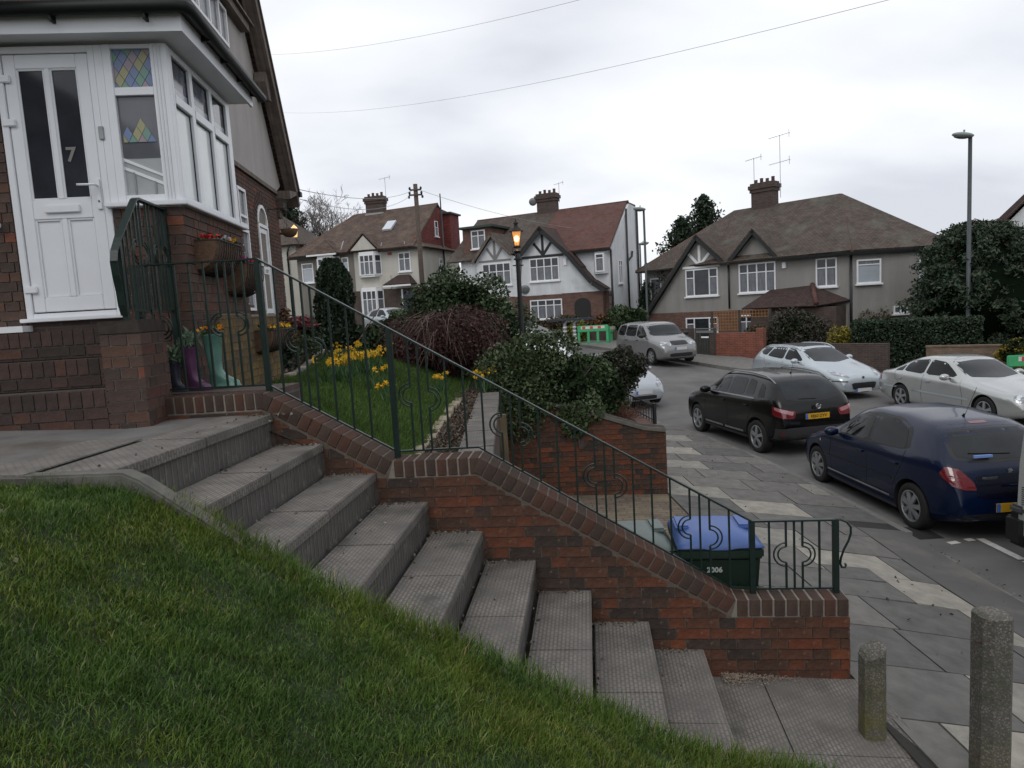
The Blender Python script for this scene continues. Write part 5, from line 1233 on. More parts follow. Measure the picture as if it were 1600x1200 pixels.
MB().add([(3.5, -.36, 4.70), (3.34+4.3*.81, 4.3*.587-.30, 4.70), (3.34+4.3*.81, 4.3*.587-.30, 4.82), (3.5, -.36, 4.82)], [(0, 1, 2, 3)]).build('gutter', M_gutter, h3, solid=.08)
MB().box((-5.15, -.05, 4.74), (-3.0, 0, 4.86)).build('gable_beam', M_whitew, h3); strutwork(h3, -4.16, 4.86, 5.9, .62, 0, M_whitew)
win(h3, -4.99, -3.12, 3.30, 4.70, 3, .68, M_glassc, widths=[0, .27, .74, 1]); win(h3, -1.98, -.10, 3.32, 4.75, 4, .68); win(h3, 1.80, 2.74, 3.40, 4.68, 2, .66)
win(h3, -5.03, -3.16, 1.15, 2.2, 3, .68, widths=[0, .27, .74, 1], y=-.03); win(h3, -1.96, -.9, 1.2, 2.25, 3, .68, y=-.03)
s36 = R(36); cs = lambda s, z: (3.34+s*.81+.07, s*.587-.10, z)
win(h3, 0, 1.0, 3.43, 4.48, 1, .78, M_glassb, ang=s36, O=cs(.18, 3.43)); win(h3, 0, 1.0, 3.41, 4.4, 1, .78, M_glassb, ang=s36, O=cs(2.7, 3.38)); win(h3, 0, .58, 2.04, 2.38, 2, None, ang=s36, O=cs(1.68, 2.04))
win(h3, -8.1, -7.35, 3.3, 4.45, 1, None, y=1.3)
chimney(h3, -3.2, -1.85, 4, 7.55, 9.15); aerial(h3, -3.15, 4.1, 9, 1.5, 1, .9); aerial(h3, -1.7, 4.1, 8.2, 3.2, 2, 1.1)
pipe(h3, [(-2.5, -.08, 4.75), (-2.5, -.08, 2.6)]); pipe(h3, [(3.36, -.08, 4.7), (3.36, -.08, 0)], .06)
MB().box((.25, -.1, 4.38), (.42, .0, 4.66)).build('alarm_box', M_whitew, h3)
MB().box((-.85, -1.1, -.6), (3.1, 0, 2.52)).build('porch', M_bfard, h3)
roofp(h3, [(-1.15, -1.35, 2.55), (2.35, -1.35, 2.55), (1.65, -.02, 3.45), (-.35, -.02, 3.35)], M_tiled, .06); roofp(h3, [(2.35, -1.35, 2.55), (3.3, -.02, 2.70), (1.65, -.02, 3.45)], M_tiled, .06); roofp(h3, [(-1.15, -1.35, 2.55), (-.35, -.02, 3.35), (-1.1, -.02, 2.7)], M_tiled, .06)
cap(h3, (1.65, -.06, 3.55), (2.35, -1.35, 2.68), .1, M_tiler)
# --- white and red pair (middle)
F2 = (Vector((3.08, 40.42, 0)), -R(26))
h2 = thing('semi_detached_house', 'white rendered house with black timbered gable, red tiled roof and sweeping catslide', 'house', (-1, 2, 1.2), frame=F2)
MB().prism([(-6.4, 3.9), (-6.4, 6.15), (3.03, 6.15), (3.03, 3.9)], .02, .3).build('wall', M_rwhite, h2)
MB().box((-6.4, 0, .3), (3.03, .3, 3.88)).build('ground_floor_wall', M_bfar, h2)
gp = [(-2.16, 6.20), (-.79, 7.61), (.84, 6.05), (1.55, 5.18), (2.2, 4.40), (2.9, 3.92)]
MB().prism([(-2.35, 3.9), (-2.05, 6.3), (-.79, 7.5), (.84, 5.95), (1.5, 5.1), (2.15, 4.3), (2.6, 3.95), (2.6, 3.9)], -.45, .02).build('gable_wall', M_rwhite, h2)
MB().box((-2.35, -.42, .3), (2.62, 0, 3.88)).build('ground_floor_wall', M_bfar, h2)
MB().prism([(-5.1, 3.9), (-5.1, 6.1), (-3.91, 7.5), (-2.8, 6.3), (-2.4, 6.1), (-2.4, 3.9)], -.45, .02).build('gable_wall', M_rwhite, h2)
MB().box((-5.1, -.42, .3), (-2.4, 0, 3.88)).build('ground_floor_wall', M_bfar, h2)
MB().prism([(0, .3), (0, 6.15), (4.0, 9.0), (5.4, 8.95), (5.4, .3)], 2.85, 3.03, 'yz').build('gable_end_wall', M_rwhite, h2)
MB().box((-2, 5.2, .3), (3.03, 5.4, 8.9)).build('rear_wall', M_rwhite, h2)
sl2 = lambda z: (z-6.15)/.674-.3 if z > 6.2 else .0
roofp(h2, [(-1.55, -.3, 6.15), (3.1, -.3, 6.15), (2.9, 4, 9.05), (-1.55, 4, 9.05)], M_tiler); roofp(h2, [(-7.2, -.3, 6.12), (-1.56, -.3, 6.15), (-1.56, 4, 9.05), (-7.2, 4, 8.95)], M_tilem); roofp(h2, [(2.9, 4, 9.05), (3.0, 5.5, 8.98), (-7.2, 5.5, 8.9), (-7.2, 4, 8.95)], M_tilem)
cap(h2, (3.0, 4, 9.12), (-7.2, 4, 9.02), .09, M_tiler)
gable(h2, gp, -.45, M_timb, M_tiled, 2, sl2, tw=.22); gable(h2, [(-5.3, 5.98), (-3.91, 7.6), (-2.6, 6.28)], -.45, M_wood, M_tilem, 2, sl2)
MB().box((-2.2, -.50, 5.98), (.45, -.45, 6.12)).build('gable_beam', M_timb, h2); strutwork(h2, -.79, 6.12, 7.25, .55, -.45, M_timb); strutwork(h2, -3.85, 6.1, 7.2, .5, -.45, M_timg); MB().box((-4.9, -.49, 6.0), (-2.8, -.45, 6.1)).build('gable_beam', M_timg, h2)
win(h2, -1.65, .16, 4.66, 5.96, 4, .62, y=-.45); win(h2, -4.7, -2.84, 4.6, 5.9, 4, .62, y=-.45); win(h2, -1.75, .22, 2.5, 3.62, 4, .7, y=-.42); win(h2, -4.7, -2.9, 2.5, 3.62, 4, .7, y=-.42)
MB().box((.45, -.52, 5.45), (.62, -.45, 5.82)).build('alarm_box', M_whitew, h2)
m = MB(); m.prism([(2.05, .02), (2.2, -.25), (2.75, -.25), (2.9, .02)], 4.85, 6.1, 'xy'); m.build('oriel', M_rwhite, h2); win(h2, 2.22, 2.73, 4.95, 5.95, 1, .75, y=-.25, sill=False)
m = MB(); m.box((.95, -.44, 1.2), (1.9, -.41, 3.2)); m.prism([(1.425+.475*math.cos(math.pi*k/10), 3.2+.38*math.sin(math.pi*k/10)) for k in range(11)], -.44, -.41); m.build('arched_doorway', M_blackm, h2)
MB().box((.84, -.36, 6.06), (3.15, -.26, 6.16)).build('gutter', M_gutter, h2)
pipe(h2, [(-2.37, -.55, 6.1), (-2.37, -.55, 1.3)], .055); pipe(h2, [(3.08, -.1, 6.1), (3.08, -.1, 1.3)], .055); pipe(h2, [(3.12, 3.0, 8.6), (3.12, 3.0, 1.5)], .06); pipe(h2, [(3.12, 3.05, 5.6), (3.12, 3.9, 5.9), (3.12, 4.0, 6.2)], .06); pipe(h2, [(3.12, 5.3, 8.9), (3.12, 5.3, 1.5)], .06)
win(h2, 0, .75, 4.35, 5.65, 2, .75, ang=R(90), O=(3.03, 1.3, 4.3), fr=.05)
dish(h2, (-1.95, -.6, 4.25), .27); dish(h2, (-3.0, 3.6, 9.75), .25)
chimney(h2, -2.85, -1.5, 4, 8.95, 10.25); aerial(h2, -1.45, 4.2, 9.6, 1.2, 1, .6)
dm_ = MB().box((-6.35, .35, 6.2), (-4.45, 4.5, 8.12)).build('dormer', M_bfar, h2); MB().box((-6.5, .1, 8.12), (-4.2, 4.6, 8.25)).build('dormer_roof', mat('dormer_felt', (.03, .05, .042), .7), h2)
win(h2, -5.75, -4.8, 6.9, 8.0, 2, .7, y=.35)
# --- cream pair with the red tile-hung gable end (left)
F1 = (Vector((-7.59, 44.53, 0)), -R(18))
h1 = thing('semi_detached_house', 'cream and grey pair of houses with red tile hung gable end behind telegraph pole', 'house', (-1, 2, 2.3), frame=F1)
MB().box((-2.03, 0, 1.6), (2.6, .3, 7.28)).build('wall', M_rcream, h1); MB().box((-6.2, .005, 1.6), (-2.035, .3, 7.28)).build('wall', M_rgreyd, h1)
MB().box((-2.5, -.04, 1.6), (2.6, -.0, 4.86)).build('brick_band', M_bfard, h1)
MB().box((-1.6, -.09, 4.87), (.48, -.0, 5.72)).build('bay_apron', M_rcream, h1)
MB().box((2.45, .3, 1.6), (2.605, 6.2, 7.28)).build('side_wall', M_rcream, h1)
MB().prism([(.35, 7.35), (.35, 7.9), (3.9, 10.15), (6.2, 10.0), (6.2, 7.35)], 2.05, 2.2, 'yz').build('tile_hung_wall', M_tilehang, h1)
MB().box((2.2, 4.7, 7.35), (2.75, 6.3, 9.75)).build('tile_hung_wall', M_tilehang, h1); MB().box((1.8, 4.5, 9.75), (2.9, 6.4, 9.86)).build('flat_roof_edge', MATS['dormer_felt'], h1)
roofp(h1, [(-3.3, -.3, 7.26), (2.3, -.3, 7.28), (2.25, 4, 10.3), (-3.96, 4, 10.12)], M_tile); roofp(h1, [(-6.6, -.3, 7.24), (-3.3, -.3, 7.26), (-3.96, 4, 10.12)], M_tile); roofp(h1, [(-6.6, -.3, 7.24), (-3.96, 4, 10.12), (-6.6, 8, 7.24)], M_tile); roofp(h1, [(2.25, 4, 10.3), (2.25, 8, 7.5), (-6.6, 8, 7.24), (-3.96, 4, 10.12)], M_tile)
roofp(h1, [(2.2, -.3, 7.28), (2.95, -.3, 7.24), (2.95, 6.3, 7.24), (2.2, 6.3, 7.62), (2.2, .3, 7.62)], M_tile, .06)
cap(h1, (2.25, 4, 10.36), (-3.96, 4, 10.18)); cap(h1, (-3.96, 4, 10.18), (-6.6, -.3, 7.3))
for (x0, ap, x1, mt, wm) in [(-2.05, -1.0, -.1, M_rcream, 1), (-5.05, -4.05, -3.0, M_tile, 0)]:
    zt = 8.32 if wm else 8.2
    if wm: MB().prism([(x0+.1, 7.35), (ap, 8.22), (x1-.1, 7.35)], -.5, -.42).build('bay_gable', mt, h1)
    roofp(h1, [(x0-.1, -.55, 7.3), (ap, -.55 if wm else .1, zt), (ap, 1.15, zt), (x0-.1, -.3, 7.3)], M_tile, .06); roofp(h1, [(ap, -.55 if wm else .1, zt), (x1+.1, -.55, 7.3), (x1+.1, -.3, 7.3), (ap, 1.15, zt)], M_tile, .06)
    if not wm: roofp(h1, [(x0-.1, -.55, 7.3), (x1+.1, -.55, 7.3), (ap, .1, zt)], M_tile, .06); MB().box((x0-.05, -.6, 7.22), (x1+.05, -.52, 7.32)).build('fascia', M_whitew, h1)
    for zz in ((5.78, 7.05), (3.2, 4.84)):
        mm = MB(); mm.prism([(x0+.35, 0), (x0+.65, -.45), (x1-.3, -.45), (x1-.02, 0)], zz[0]-.1, zz[0]-.03, 'xy'); mm.prism([(x0+.35, 0), (x0+.65, -.45), (x1-.3, -.45), (x1-.02, 0)], zz[1]+.0, zz[1]+.18, 'xy'); mm.build('bay', M_whitew, h1)
        win(h1, x0+.65, x1-.3, zz[0], zz[1], 3, .66, y=-.42, sill=False); aa = math.atan2(-.45, .30); win(h1, 0, .52, zz[0], zz[1], 1, .66, ang=aa, O=(x0+.36, -.0, zz[0]), sill=False); win(h1, 0, .5, zz[0], zz[1], 1, .66, ang=math.atan2(.45, .28), O=(x1-.29, -.43, zz[0]), sill=False)
for x in (-2.75, .1, 1.7): cap(h1, (x-.1, -.1, 7.5), (x-.45, .9, 8.15), .05, M_lead)
m = MB(); m.add([(-.6, 1.4, 8.62), (.0, 1.4, 8.62), (.0, 2.3, 9.24), (-.6, 2.3, 9.24)], [(0, 1, 2, 3)]); m.build('rooflight', mat('rooflight', (.55, .6, .65), .15), h1, solid=.12)
win(h1, 1.08, 1.9, 5.87, 7.04, 2, .66); win(h1, -5.87, -5.02, 5.62, 6.86, 1, .72, M_glassb); win(h1, -2.9, -2.42, 5.8, 7.04, 1, .72, M_glassb)
win(h1, 0, .55, 6, 6.8, 2, .6, ang=R(90), O=(2.605, 2.7, 5.9), fr=.05); win(h1, 0, .5, 8, 9, 1, .6, ang=R(90), O=(2.2, 3.3, 8.2), fr=.05)
roofp(h1, [(.35, -.9, 5.05), (2.2, -.9, 5.05), (1.75, -.02, 5.62), (.95, -.02, 5.62)], M_tiled, .06); roofp(h1, [(2.2, -.9, 5.05), (2.2, -.02, 5.05), (1.75, -.02, 5.62)], M_tiled, .06); MB().box((.35, -.92, 4.95), (2.2, -.85, 5.05)).build('porch_fascia', M_whitew, h1)
MB().box((1.25, -.08, 2.3), (1.95, -.03, 4.72)).build('front_door', mat('navy_door', (.02, .025, .045), .4), h1); MB().box((1.15, -.09, 2.3), (1.24, -.03, 4.8)).build('door_post', M_whitew, h1)
MB().box((.38, -.08, 6.95), (.62, 0, 7.1)).build('alarm_box', mat('red_box', (.3, .03, .05), .5), h1)
MB().box((-6.7, -.4, 7.12), (-2.6, -.3, 7.22)).build('gutter', M_gutter, h1); MB().box((-.1, -.4, 7.14), (2.95, -.3, 7.24)).build('gutter', M_gutter, h1)
pipe(h1, [(2.62, -.1, 7.2), (2.62, -.1, 2.4)]); pipe(h1, [(2.7, 3.4, 9.9), (2.7, 3.4, 2.4)], .06); pipe(h1, [(2.7, 3.4, 9.8), (2.7, 3.4, 10.9)], .04)
chimney(h1, -3.0, -1.62, 4, 10.2, 11.35); aerial(h1, -1.55, 4.1, 10.6, 1.9, 1, .8)
# --- far left neighbour and far right roof
F0 = (Vector((-17.2, 50, 0)), -R(12))
h0 = thing('cream_house', 'cream house half hidden behind the near gable wall with a small white window', 'house', (1, 2, 2.5), frame=F0)
MB().box((-4, 0, 1), (2.9, 5, 8.4)).build('wall', M_rcream, h0); win(h0, .75, 1.45, 6.9, 8.0, 2, .62)
roofp(h0, [(-4.5, -.4, 8.35), (3.4, -.4, 8.35), (.3, 3, 10.9), (-4.5, 3, 10.9)], M_tilem); roofp(h0, [(3.4, -.4, 8.35), (3.4, 6, 8.35), (.3, 3, 10.9)], M_tilem)
pipe(h0, [(2.6, -.35, 8.3), (2.3, -.1, 7.9), (2.3, -.1, 3)], .06)
F4 = (Vector((30.0, 42, .6)), -R(30))
h4 = thing('gabled_house', 'dark red roofed house with white gable showing above the tree at the right edge', 'house', (2, 2, 0), frame=F4)
MB().box((-.6, 0, -1), (6, 6, 5.6)).build('wall', M_rwhite, h4); MB().prism([(-.6, 5.6), (1.2, 7.6), (3, 5.6)], -.02, .2).build('gable', M_rwhite, h4)
roofp(h4, [(-.9, -.3, 5.5), (1.2, -.3, 7.8), (1.2, 3, 7.8), (-.9, 3, 5.5)], M_tiled); roofp(h4, [(1.2, -.3, 7.8), (3.3, -.3, 5.5), (3.3, 3, 5.5), (1.2, 3, 7.8)], M_tiled); roofp(h4, [(-1.4, .6, 5.5), (7, .6, 5.5), (7, 4, 9.6), (2.6, 4, 9.6)], M_tiled)
F5 = (Vector((33.5, 60, 0)), -R(20))

# ---------------------------------------------------------------- front boundaries opposite
def wallseg(name, label, p0, p1, z0, h, th, m_, capm=None, cat='wall'):
    d = Vector((p1[0]-p0[0], p1[1]-p0[1], 0)); L = d.length; a = math.atan2(d.y, d.x)
    o = thing(name, label, cat, (p0[0], p0[1], z0), a); MB().box((0, 0, -.6), (L, th, h)).build('wall', m_, o)
    if capm: MB().box((-.02, -.02, h), (L+.02, th+.02, h+.06)).build('coping', capm, o)
    return o
w_ = wallseg('front_wall', 'bright red brick garden wall in front of the grey houses with low pier', (8.75, 29.9), (10.15, 28.7), .72, .98, .22, M_bfarr)
MB().box((-.25, -.03, -.6), (.0, .26, .9)).build('pier', M_bfard, w_); MB().box((1.75, -.03, -.6), (2.05, .3, 1.15)).build('pier', M_bfarr, w_)
wallseg('front_wall', 'dark brown brick wall beside the grey people carrier', (6.9, 33.2), (8.05, 31.2), .8, 1.1, .22, M_bfard)
wallseg('front_wall', 'dark brown brick wall behind the white estate car', (10.9, 27.4), (13.4, 24.9), .2, 1.05, .22, M_bfard)
wallseg('front_wall', 'tan brick wall with flat coping behind the silver saloon roof', (14.4, 24.3), (16.6, 22.9), .1, .98, .22, M_bfart, M_bfart)
wallseg('front_wall', 'low dark brick wall in front of the white house', (2.2, 37.6), (5.6, 35.8), 1.0, .8, .22, M_bfard)
wallseg('front_wall', 'low red brick wall behind the green plastic barrier', (-1.5, 39.0), (2.0, 37.7), 1.3, .8, .22, M_bfarr)
gt = thing('garden_gate', 'dark grey wooden gate beside the red brick garden wall', 'gate', (8.1, 30.7, .72), math.atan2(-.8, .62))
for k in range(7): MB().box((.05+k*.13, 0, .02), (.05+k*.13+.11, .03, 1.05 if k not in (2, 3, 4) else .78)).build('board', M_gatew, gt)
MB().box((0, -.02, -.3), (.05, .06, 1.2)).build('post', M_gatew, gt); MB().box((.96, -.02, -.3), (1.03, .06, 1.2)).build('post', M_gatew, gt); MB().box((.05, -.01, 1.0), (.96, .04, 1.1)).build('rail', M_timg, gt); MB().box((.05, -.01, 1.16), (.96, .04, 1.2)).build('rail', M_timg, gt)
tr = thing('trellis', 'orange wooden trellis screen above the red brick wall', 'trellis', (9.4, 32.6, .6), math.atan2(-1.7, 2.1))
for x in (0, 1.3, 2.65): MB().box((x-.05, -.04, -.2), (x+.05, .04, 1.98)).build('post', M_gatew, tr)
for z in (1.10, 1.24, 1.38, 1.52, 1.66, 1.80, 1.94): 
    MB().box((.05, -.012, z-.014), (1.25 if z < 1.6 else 2.6, .012, z+.014)).build('rail', M_orange, tr)
for k in range(19): x = .12+k*.137; MB().box((x-.013, -.03, 1.08 if x < 1.25 else 1.62), (x+.013, -.013, 1.96)).build('slat', M_orange, tr)

# ---------------------------------------------------------------- poles, lamps, wires
tp = thing('telegraph_pole', 'wooden telegraph pole with insulators at the top in front of the cream house', 'pole', (-4.3, 36.5, 1.6))
MB().tube([(0, 0, 0), (0, 0, 8.15)], .14, 10, r2=.11).build('pole', M_pole, tp, smooth=True)
for z, w in ((7.85, .28), (7.6, .34)): MB().box((-w, -.14, z-.04), (w, -.08, z+.04)).build('crossarm', M_pole, tp)
for i, (x, z) in enumerate([(-.28, 7.92), (.28, 7.92), (-.34, 7.5), (.34, 7.5), (-.3, 7.7), (.3, 7.7)]): MB().ell((x, -.15, z), (.06, .06, .085), 8, 5).build('insulator', M_black, tp)
def lampc(label, x, y, z, H, arm, head=.72, pr=.065, sleeve=None):
    o = thing('street_lamp', label, 'street lamp', (x, y, z)); MB().tube([(0, 0, -.5), (0, 0, 1.4), (0, 0, 1.41), (0, 0, H-.05)], pr*1.25, 10, r2=pr*.9).build('column', mat('lamp_column', (.045, .055, .06), .5, var=.2), o, smooth=True)
    ax, ay = arm; d = Vector((ax, ay, 0)).normalized(); a = math.atan2(d.y, d.x)
    n = 16; mm = MB(); mm.ell((0, 0, 0), (head/2, .17, .10), 18, 8); h_ = mm.build('lamp_head', mat('lamp_head', (.22, .26, .25), .45, var=.1), o, smooth=True, loc=(d.x*head*.33, d.y*head*.33, H+.04), rot=(0, R(-5), a))
    MB().ell((.05, 0, -.06), (head*.36, .13, .075), 14, 6).build('lens', mat('lamp_lens', (.12, .11, .12), .2), h_, smooth=True); MB().lathe([(0, .0), (.03, 0), (.03, .08), (.045, .09), (0, .1)], (-.03, 0, .09), 8).build('photocell', M_steel, h_)
    if sleeve: MB().box((-.11, -.06, 1.15), (-.075, .03, 1.95)).build('number_plate', M_whitew, o)
    return o
lampc('tall dark street lamp standing in front of the big conifer on the right', 16.95, 26.0, .0, 8.45, (-1, -.1), .85, .075, sleeve=1)
lampc('street lamp rising in front of the white gable end wall', 7.55, 38.3, 1.0, 7.05, (-1, -.3), .75)
lampc('further street lamp with its head just right of the nearer lamp column', 9.6, 50.5, 1.2, 6.0, (1, .2), .85)
gl = thing('garden_lamp', 'lit victorian style garden lamp post rising out of the green shrub', 'lamp post', (.24, 13.2, 1.9))
m = MB(); m.tube([(0, 0, 0), (0, 0, 2.28)], .055, 10, r2=.042); m.lathe([(.075, 2.26), (.075, 2.29), (.05, 2.30), (.04, 2.38), (.07, 2.42), (.03, 2.45)], (0, 0, 0), 10); m.build('post', M_black, gl, smooth=False)
m = MB(); 
for k in range(4): a = math.pi/4+k*math.pi/2; m.tube([(.06*math.cos(a), .06*math.sin(a), 2.5), (.125*math.cos(a), .125*math.sin(a), 2.78)], .008, 4)
m.lathe([(.06, 2.48), (.075, 2.50), (.06, 2.52)], (0, 0, 0), 8); m.lathe([(0, 3.01), (.012, 2.98), (.02, 2.95), (.045, 2.94), (.05, 2.92), (.03, 2.91), (.035, 2.87), (.07, 2.84), (.135, 2.79), (.14, 2.775), (.10, 2.775)], (0, 0, 0), 8)
for sx in (-1, 1): m.tube([(sx*.03, 0, 2.36), (sx*.09, 0, 2.42), (sx*.085, 0, 2.48)], .006, 4)
m.build('lantern_frame', M_blackm, gl); gl.children[-1]['kind'] = 'stuff'
m = MB(); m.add([(.055*math.cos(math.pi/4+k*math.pi/2), .055*math.sin(math.pi/4+k*math.pi/2), 2.5) for k in range(4)]+[(.118*math.cos(math.pi/4+k*math.pi/2), .118*math.sin(math.pi/4+k*math.pi/2), 2.77) for k in range(4)], [(k, (k+1) % 4, (k+1) % 4+4, k+4) for k in range(4)])
m.build('lantern_glass', mat('amber_glass', (.55, .33, .16), .35, emit=(1, .42, .12), estr=.32), gl); MB().ell((0, -.0, 2.645), (.038, .038, .05), 10, 8).build('bulb', mat('hot_bulb', (1, .8, .5), .3, emit=(1, .72, .36), estr=18), gl)
gl.children[-2].data.materials[0].node_tree.nodes['Principled BSDF'].inputs['Transmission Weight'].default_value = .8
MB().tube([(-.1, 0, 2.16), (.1, 0, 2.16)], .012, 5).build('ladder_bar', M_black, gl)
def wire(label, a, b, sag, r=.012):
    a, b = Vector(a), Vector(b); pts = [a+(b-a)*t-Vector((0, 0, sag*4*t*(1-t))) for t in [i/24 for i in range(25)]]
    tag(MB().tube(pts, r, 4).build('telephone_wire', mat('wire_dark', (.3, .3, .32), .7)), label, 'wire')
def at(px, py, d): return EYE+(F_+RC*((px-800)/FPX)-UC*((py-600)/FPX))*d
wire('long telephone wire crossing the sky to the top right corner', at(395, 172, 46), at(1560, -45, 11), .9, .005)
wire('short telephone wire crossing the upper left sky', at(370, 85, 38), at(1010, -28, 16), .5, .005)
wire('thin wire from the telegraph pole to the near gable', (-4.5, 36.4, 9.4), at(425, 286, 15), .35, .010)
wire('second thin wire below the first from the telegraph pole', (-4.6, 36.4, 9.15), at(432, 300, 15), .5, .009)
wire('faint wire running right from the telegraph pole to the white house roof', (-4.0, 36.4, 9.4), (5.4, 43, 7.6), .3, .010)

# ---------------------------------------------------------------- vehicles
M_tyre = mat('tyre', (.012, .012, .012), .85, bump=.3); M_rim = mat('alloy', (.33, .34, .35), .4, metal=.55, var=.12); M_rimd = mat('alloy_dark', (.05, .05, .052), .6)
M_arch = mat('wheel_arch', (.006, .006, .006), .95); M_trim = mat('car_trim_black', (.012, .012, .013), .5); M_cglass = mat('car_glass', (.008, .010, .011), .03, spec=.2)
M_cglassl = mat('car_glass_rear', (.02, .024, .028), .04, spec=.3, var=.5, vscale=2.5); M_red = mat('lamp_red', (.15, .006, .012), .12, spec=.9, coat=.5, var=.25, vscale=14); M_redp = mat('lamp_pink', (.42, .20, .22), .12, spec=.9, coat=.5, var=.3, vscale=18)
M_lamp = mat('lamp_clear', (.32, .34, .37), .1, metal=.3, coat=.6, var=.7, vscale=16, col2=(.85, .87, .9), c2scale=9, c2lo=.52, c2hi=.62); M_pyel = mat('plate_yellow', (.62, .34, .015), .5); M_pwh = mat('plate_white', (.55, .56, .56), .5); M_pblue = mat('plate_blue', (.05, .16, .5), .5); M_ink = mat('plate_ink', (.02, .018, .015), .6)
def carpaint(name, c, metal=.0, rough=.25): return mat(name, c, rough, metal, spec=.5 if max(c) > .1 else .25, coat=.5 if max(c) > .1 else .3, var=.04, vscale=3)
def bake(o):
    dg = bpy.context.evaluated_depsgraph_get(); me = bpy.data.meshes.new_from_object(o.evaluated_get(dg)); o.modifiers.clear(); old = o.data; o.data = me; return o
def make_car(label, loc, ang, L, W, top, belt, bott, wx, wr, paint, cat='car', planw=None, roofw=.74, endz=.5, spokes=5, name='parked_car', rimc=None, cladding=None, noarch=()):
    """top/belt/bott: (x from the nose, z). wx: wheel x from the nose."""
    o = thing(name, label, cat, loc, ang); X = lambda x: L/2-x
    planw = planw or [(0, .74), (.12, .86), (.35, .95), (.8, 1.0), (L-.9, 1.0), (L-.35, .95), (L-.1, .88), (L, .80)]
    xs = sorted(set([0, .05, .15, .3, .5]+[round(.5+k*(L-1.0)/22, 3) for k in range(23)]+[L-.5, L-.3, L-.15, L-.05, L])); V = []; NP = 12
    for x in xs:
        w = W/2*lerpf(x, planw); T = lerpf(x, top); B = lerpf(x, belt); Z0 = lerpf(x, bott)-.035; g = smooth(T-B, .06, .42)
        B = min(B, T-.02)
        r = w*(1-g)*.80+W/2*roofw*g; mz = (B+Z0)/2
        sec = [(0, T), (r*.5, T-.006-.01*(1-g)), (r*.82, T-.03-.012*(1-g)), (r*(1 if g > .5 else 1.02), T-.075*g-.035*(1-g)), (w*(.965) if g > .02 else w*.93, B+.01 if g > .02 else T-.07), (w*.992, B-.05 if g > .02 else T-.12), (w*1.0, (B-.05)*.6+mz*.4), (w*1.0, mz), (w*.995, Z0+.16), (w*.975, Z0+.07), (w*.90, Z0), (0, Z0)]
        V += [(X(x), y, z) for y, z in sec]
    n = len(xs); allv = V+[(x, -y, z) for x, y, z in V]; nv = len(V); fs = []
    for i in range(n-1):
        for j in range(NP-1):
            a, b, c, d = i*NP+j, (i+1)*NP+j, (i+1)*NP+j+1, i*NP+j+1; fs.append((a, b, c, d)); fs.append((a+nv, d+nv, c+nv, b+nv))
    for i in (0, n-1):
        # close the end as a fan of strips
        for j in range(NP//2-0):
            a, b, c, d = i*NP+j, i*NP+j+1, i*NP+NP-2-j, i*NP+NP-1-j
            if len({a, b, c, d}) == 4 and b < c: fs.append((a, b, c, d)); fs.append((a+nv, d+nv, c+nv, b+nv))
    m = MB().add(allv, fs); body = m.build('body', paint, o, fixn=False)
    bm = bmesh.new(); bm.from_mesh(body.data); bmesh.ops.remove_doubles(bm, verts=bm.verts, dist=.0005); bmesh.ops.recalc_face_normals(bm, faces=bm.faces); bm.to_mesh(body.data); bm.free()
    for uvl in list(body.data.uv_layers): body.data.uv_layers.remove(uvl)
    md = body.modifiers.new('sub', 'SUBSURF'); md.levels = 1; md.render_levels = 1
    cutters = []
    for k, x in enumerate(wx):
        for sy in (-1, 1):
            c = MB().tube([(X(x), sy*(W/2-.30), wr*1.02), (X(x), sy*(W/2+.2), wr*1.02)], wr*1.16, 28); co_ = c.build('cut', M_arch, o); cutters.append(co_)
            md = body.modifiers.new('b', 'BOOLEAN'); md.operation = 'DIFFERENCE'; md.object = co_; md.solver = 'EXACT'
    body.data.materials.append(M_arch)
    bpy.context.view_layer.update(); bake(body)
    for c in cutters: bpy.data.objects.remove(c)
    body.data.polygons.foreach_set('use_smooth', [True]*len(body.data.polygons))
    try: body.data.set_sharp_from_angle(angle=R(38))
    except Exception: pass
    bm = bmesh.new(); bm.from_mesh(body.data); bv = BVHTree.FromBMesh(bm)
    car = {'o': o, 'L': L, 'W': W, 'X': X, 'bv': bv, 'body': body, 'bm': bm}
    for x in wx:
        for sy in (-1, 1):
            cx, cy = X(x), sy*(W/2-.02); t = MB(); w2 = .2
            pr = [(wr*.66, -w2), (wr*.93, -w2), (wr, -w2*.85), (wr, -.03), (wr*.985, -.012), (wr*.93, 0), (wr*.70, .0), (wr*.66, -.015)]
            # lathe about y; outer side faces sy
            t.lathe([(r_, h*(1) if sy > 0 else h) for r_, h in pr], (0, 0, 0), 28, 'y'); t.v = [(a, (-b if sy > 0 else b), c) for a, b, c in t.v]
            wh = t.build('wheel', M_tyre, o, smooth=True, loc=(cx, cy, wr))
            rm = MB(); rr = wr*.69; rm.lathe([(rr, .002), (rr*.93, .004), (rr*.9, -.02), (rr*.88, -.05)], (0, 0, 0), 28, 'y'); rm.lathe([(0, .012), (rr*.2, .010), (rr*.24, -.02)], (0, 0, 0), 14, 'y')
            for q in range(spokes):
                a = 2*math.pi*q/spokes+.3; ca, sa = math.cos(a), math.sin(a); hw0, hw1 = rr*.10, rr*.17
                def rp(u, v, y_): return (u*ca-v*sa, -y_, u*sa+v*ca)
                vs = [rp(rr*.15, -hw0, .012), rp(rr*.15, hw0, .012), rp(rr*.92, hw1, -.002), rp(rr*.92, -hw1, -.002), rp(rr*.15, -hw0, -.02), rp(rr*.15, hw0, -.02), rp(rr*.92, hw1, -.035), rp(rr*.92, -hw1, -.035)]
                rm.add(vs, [(0, 1, 2, 3), (0, 3, 7, 4), (1, 5, 6, 2), (4, 7, 6, 5), (0, 4, 5, 1), (3, 2, 6, 7)])
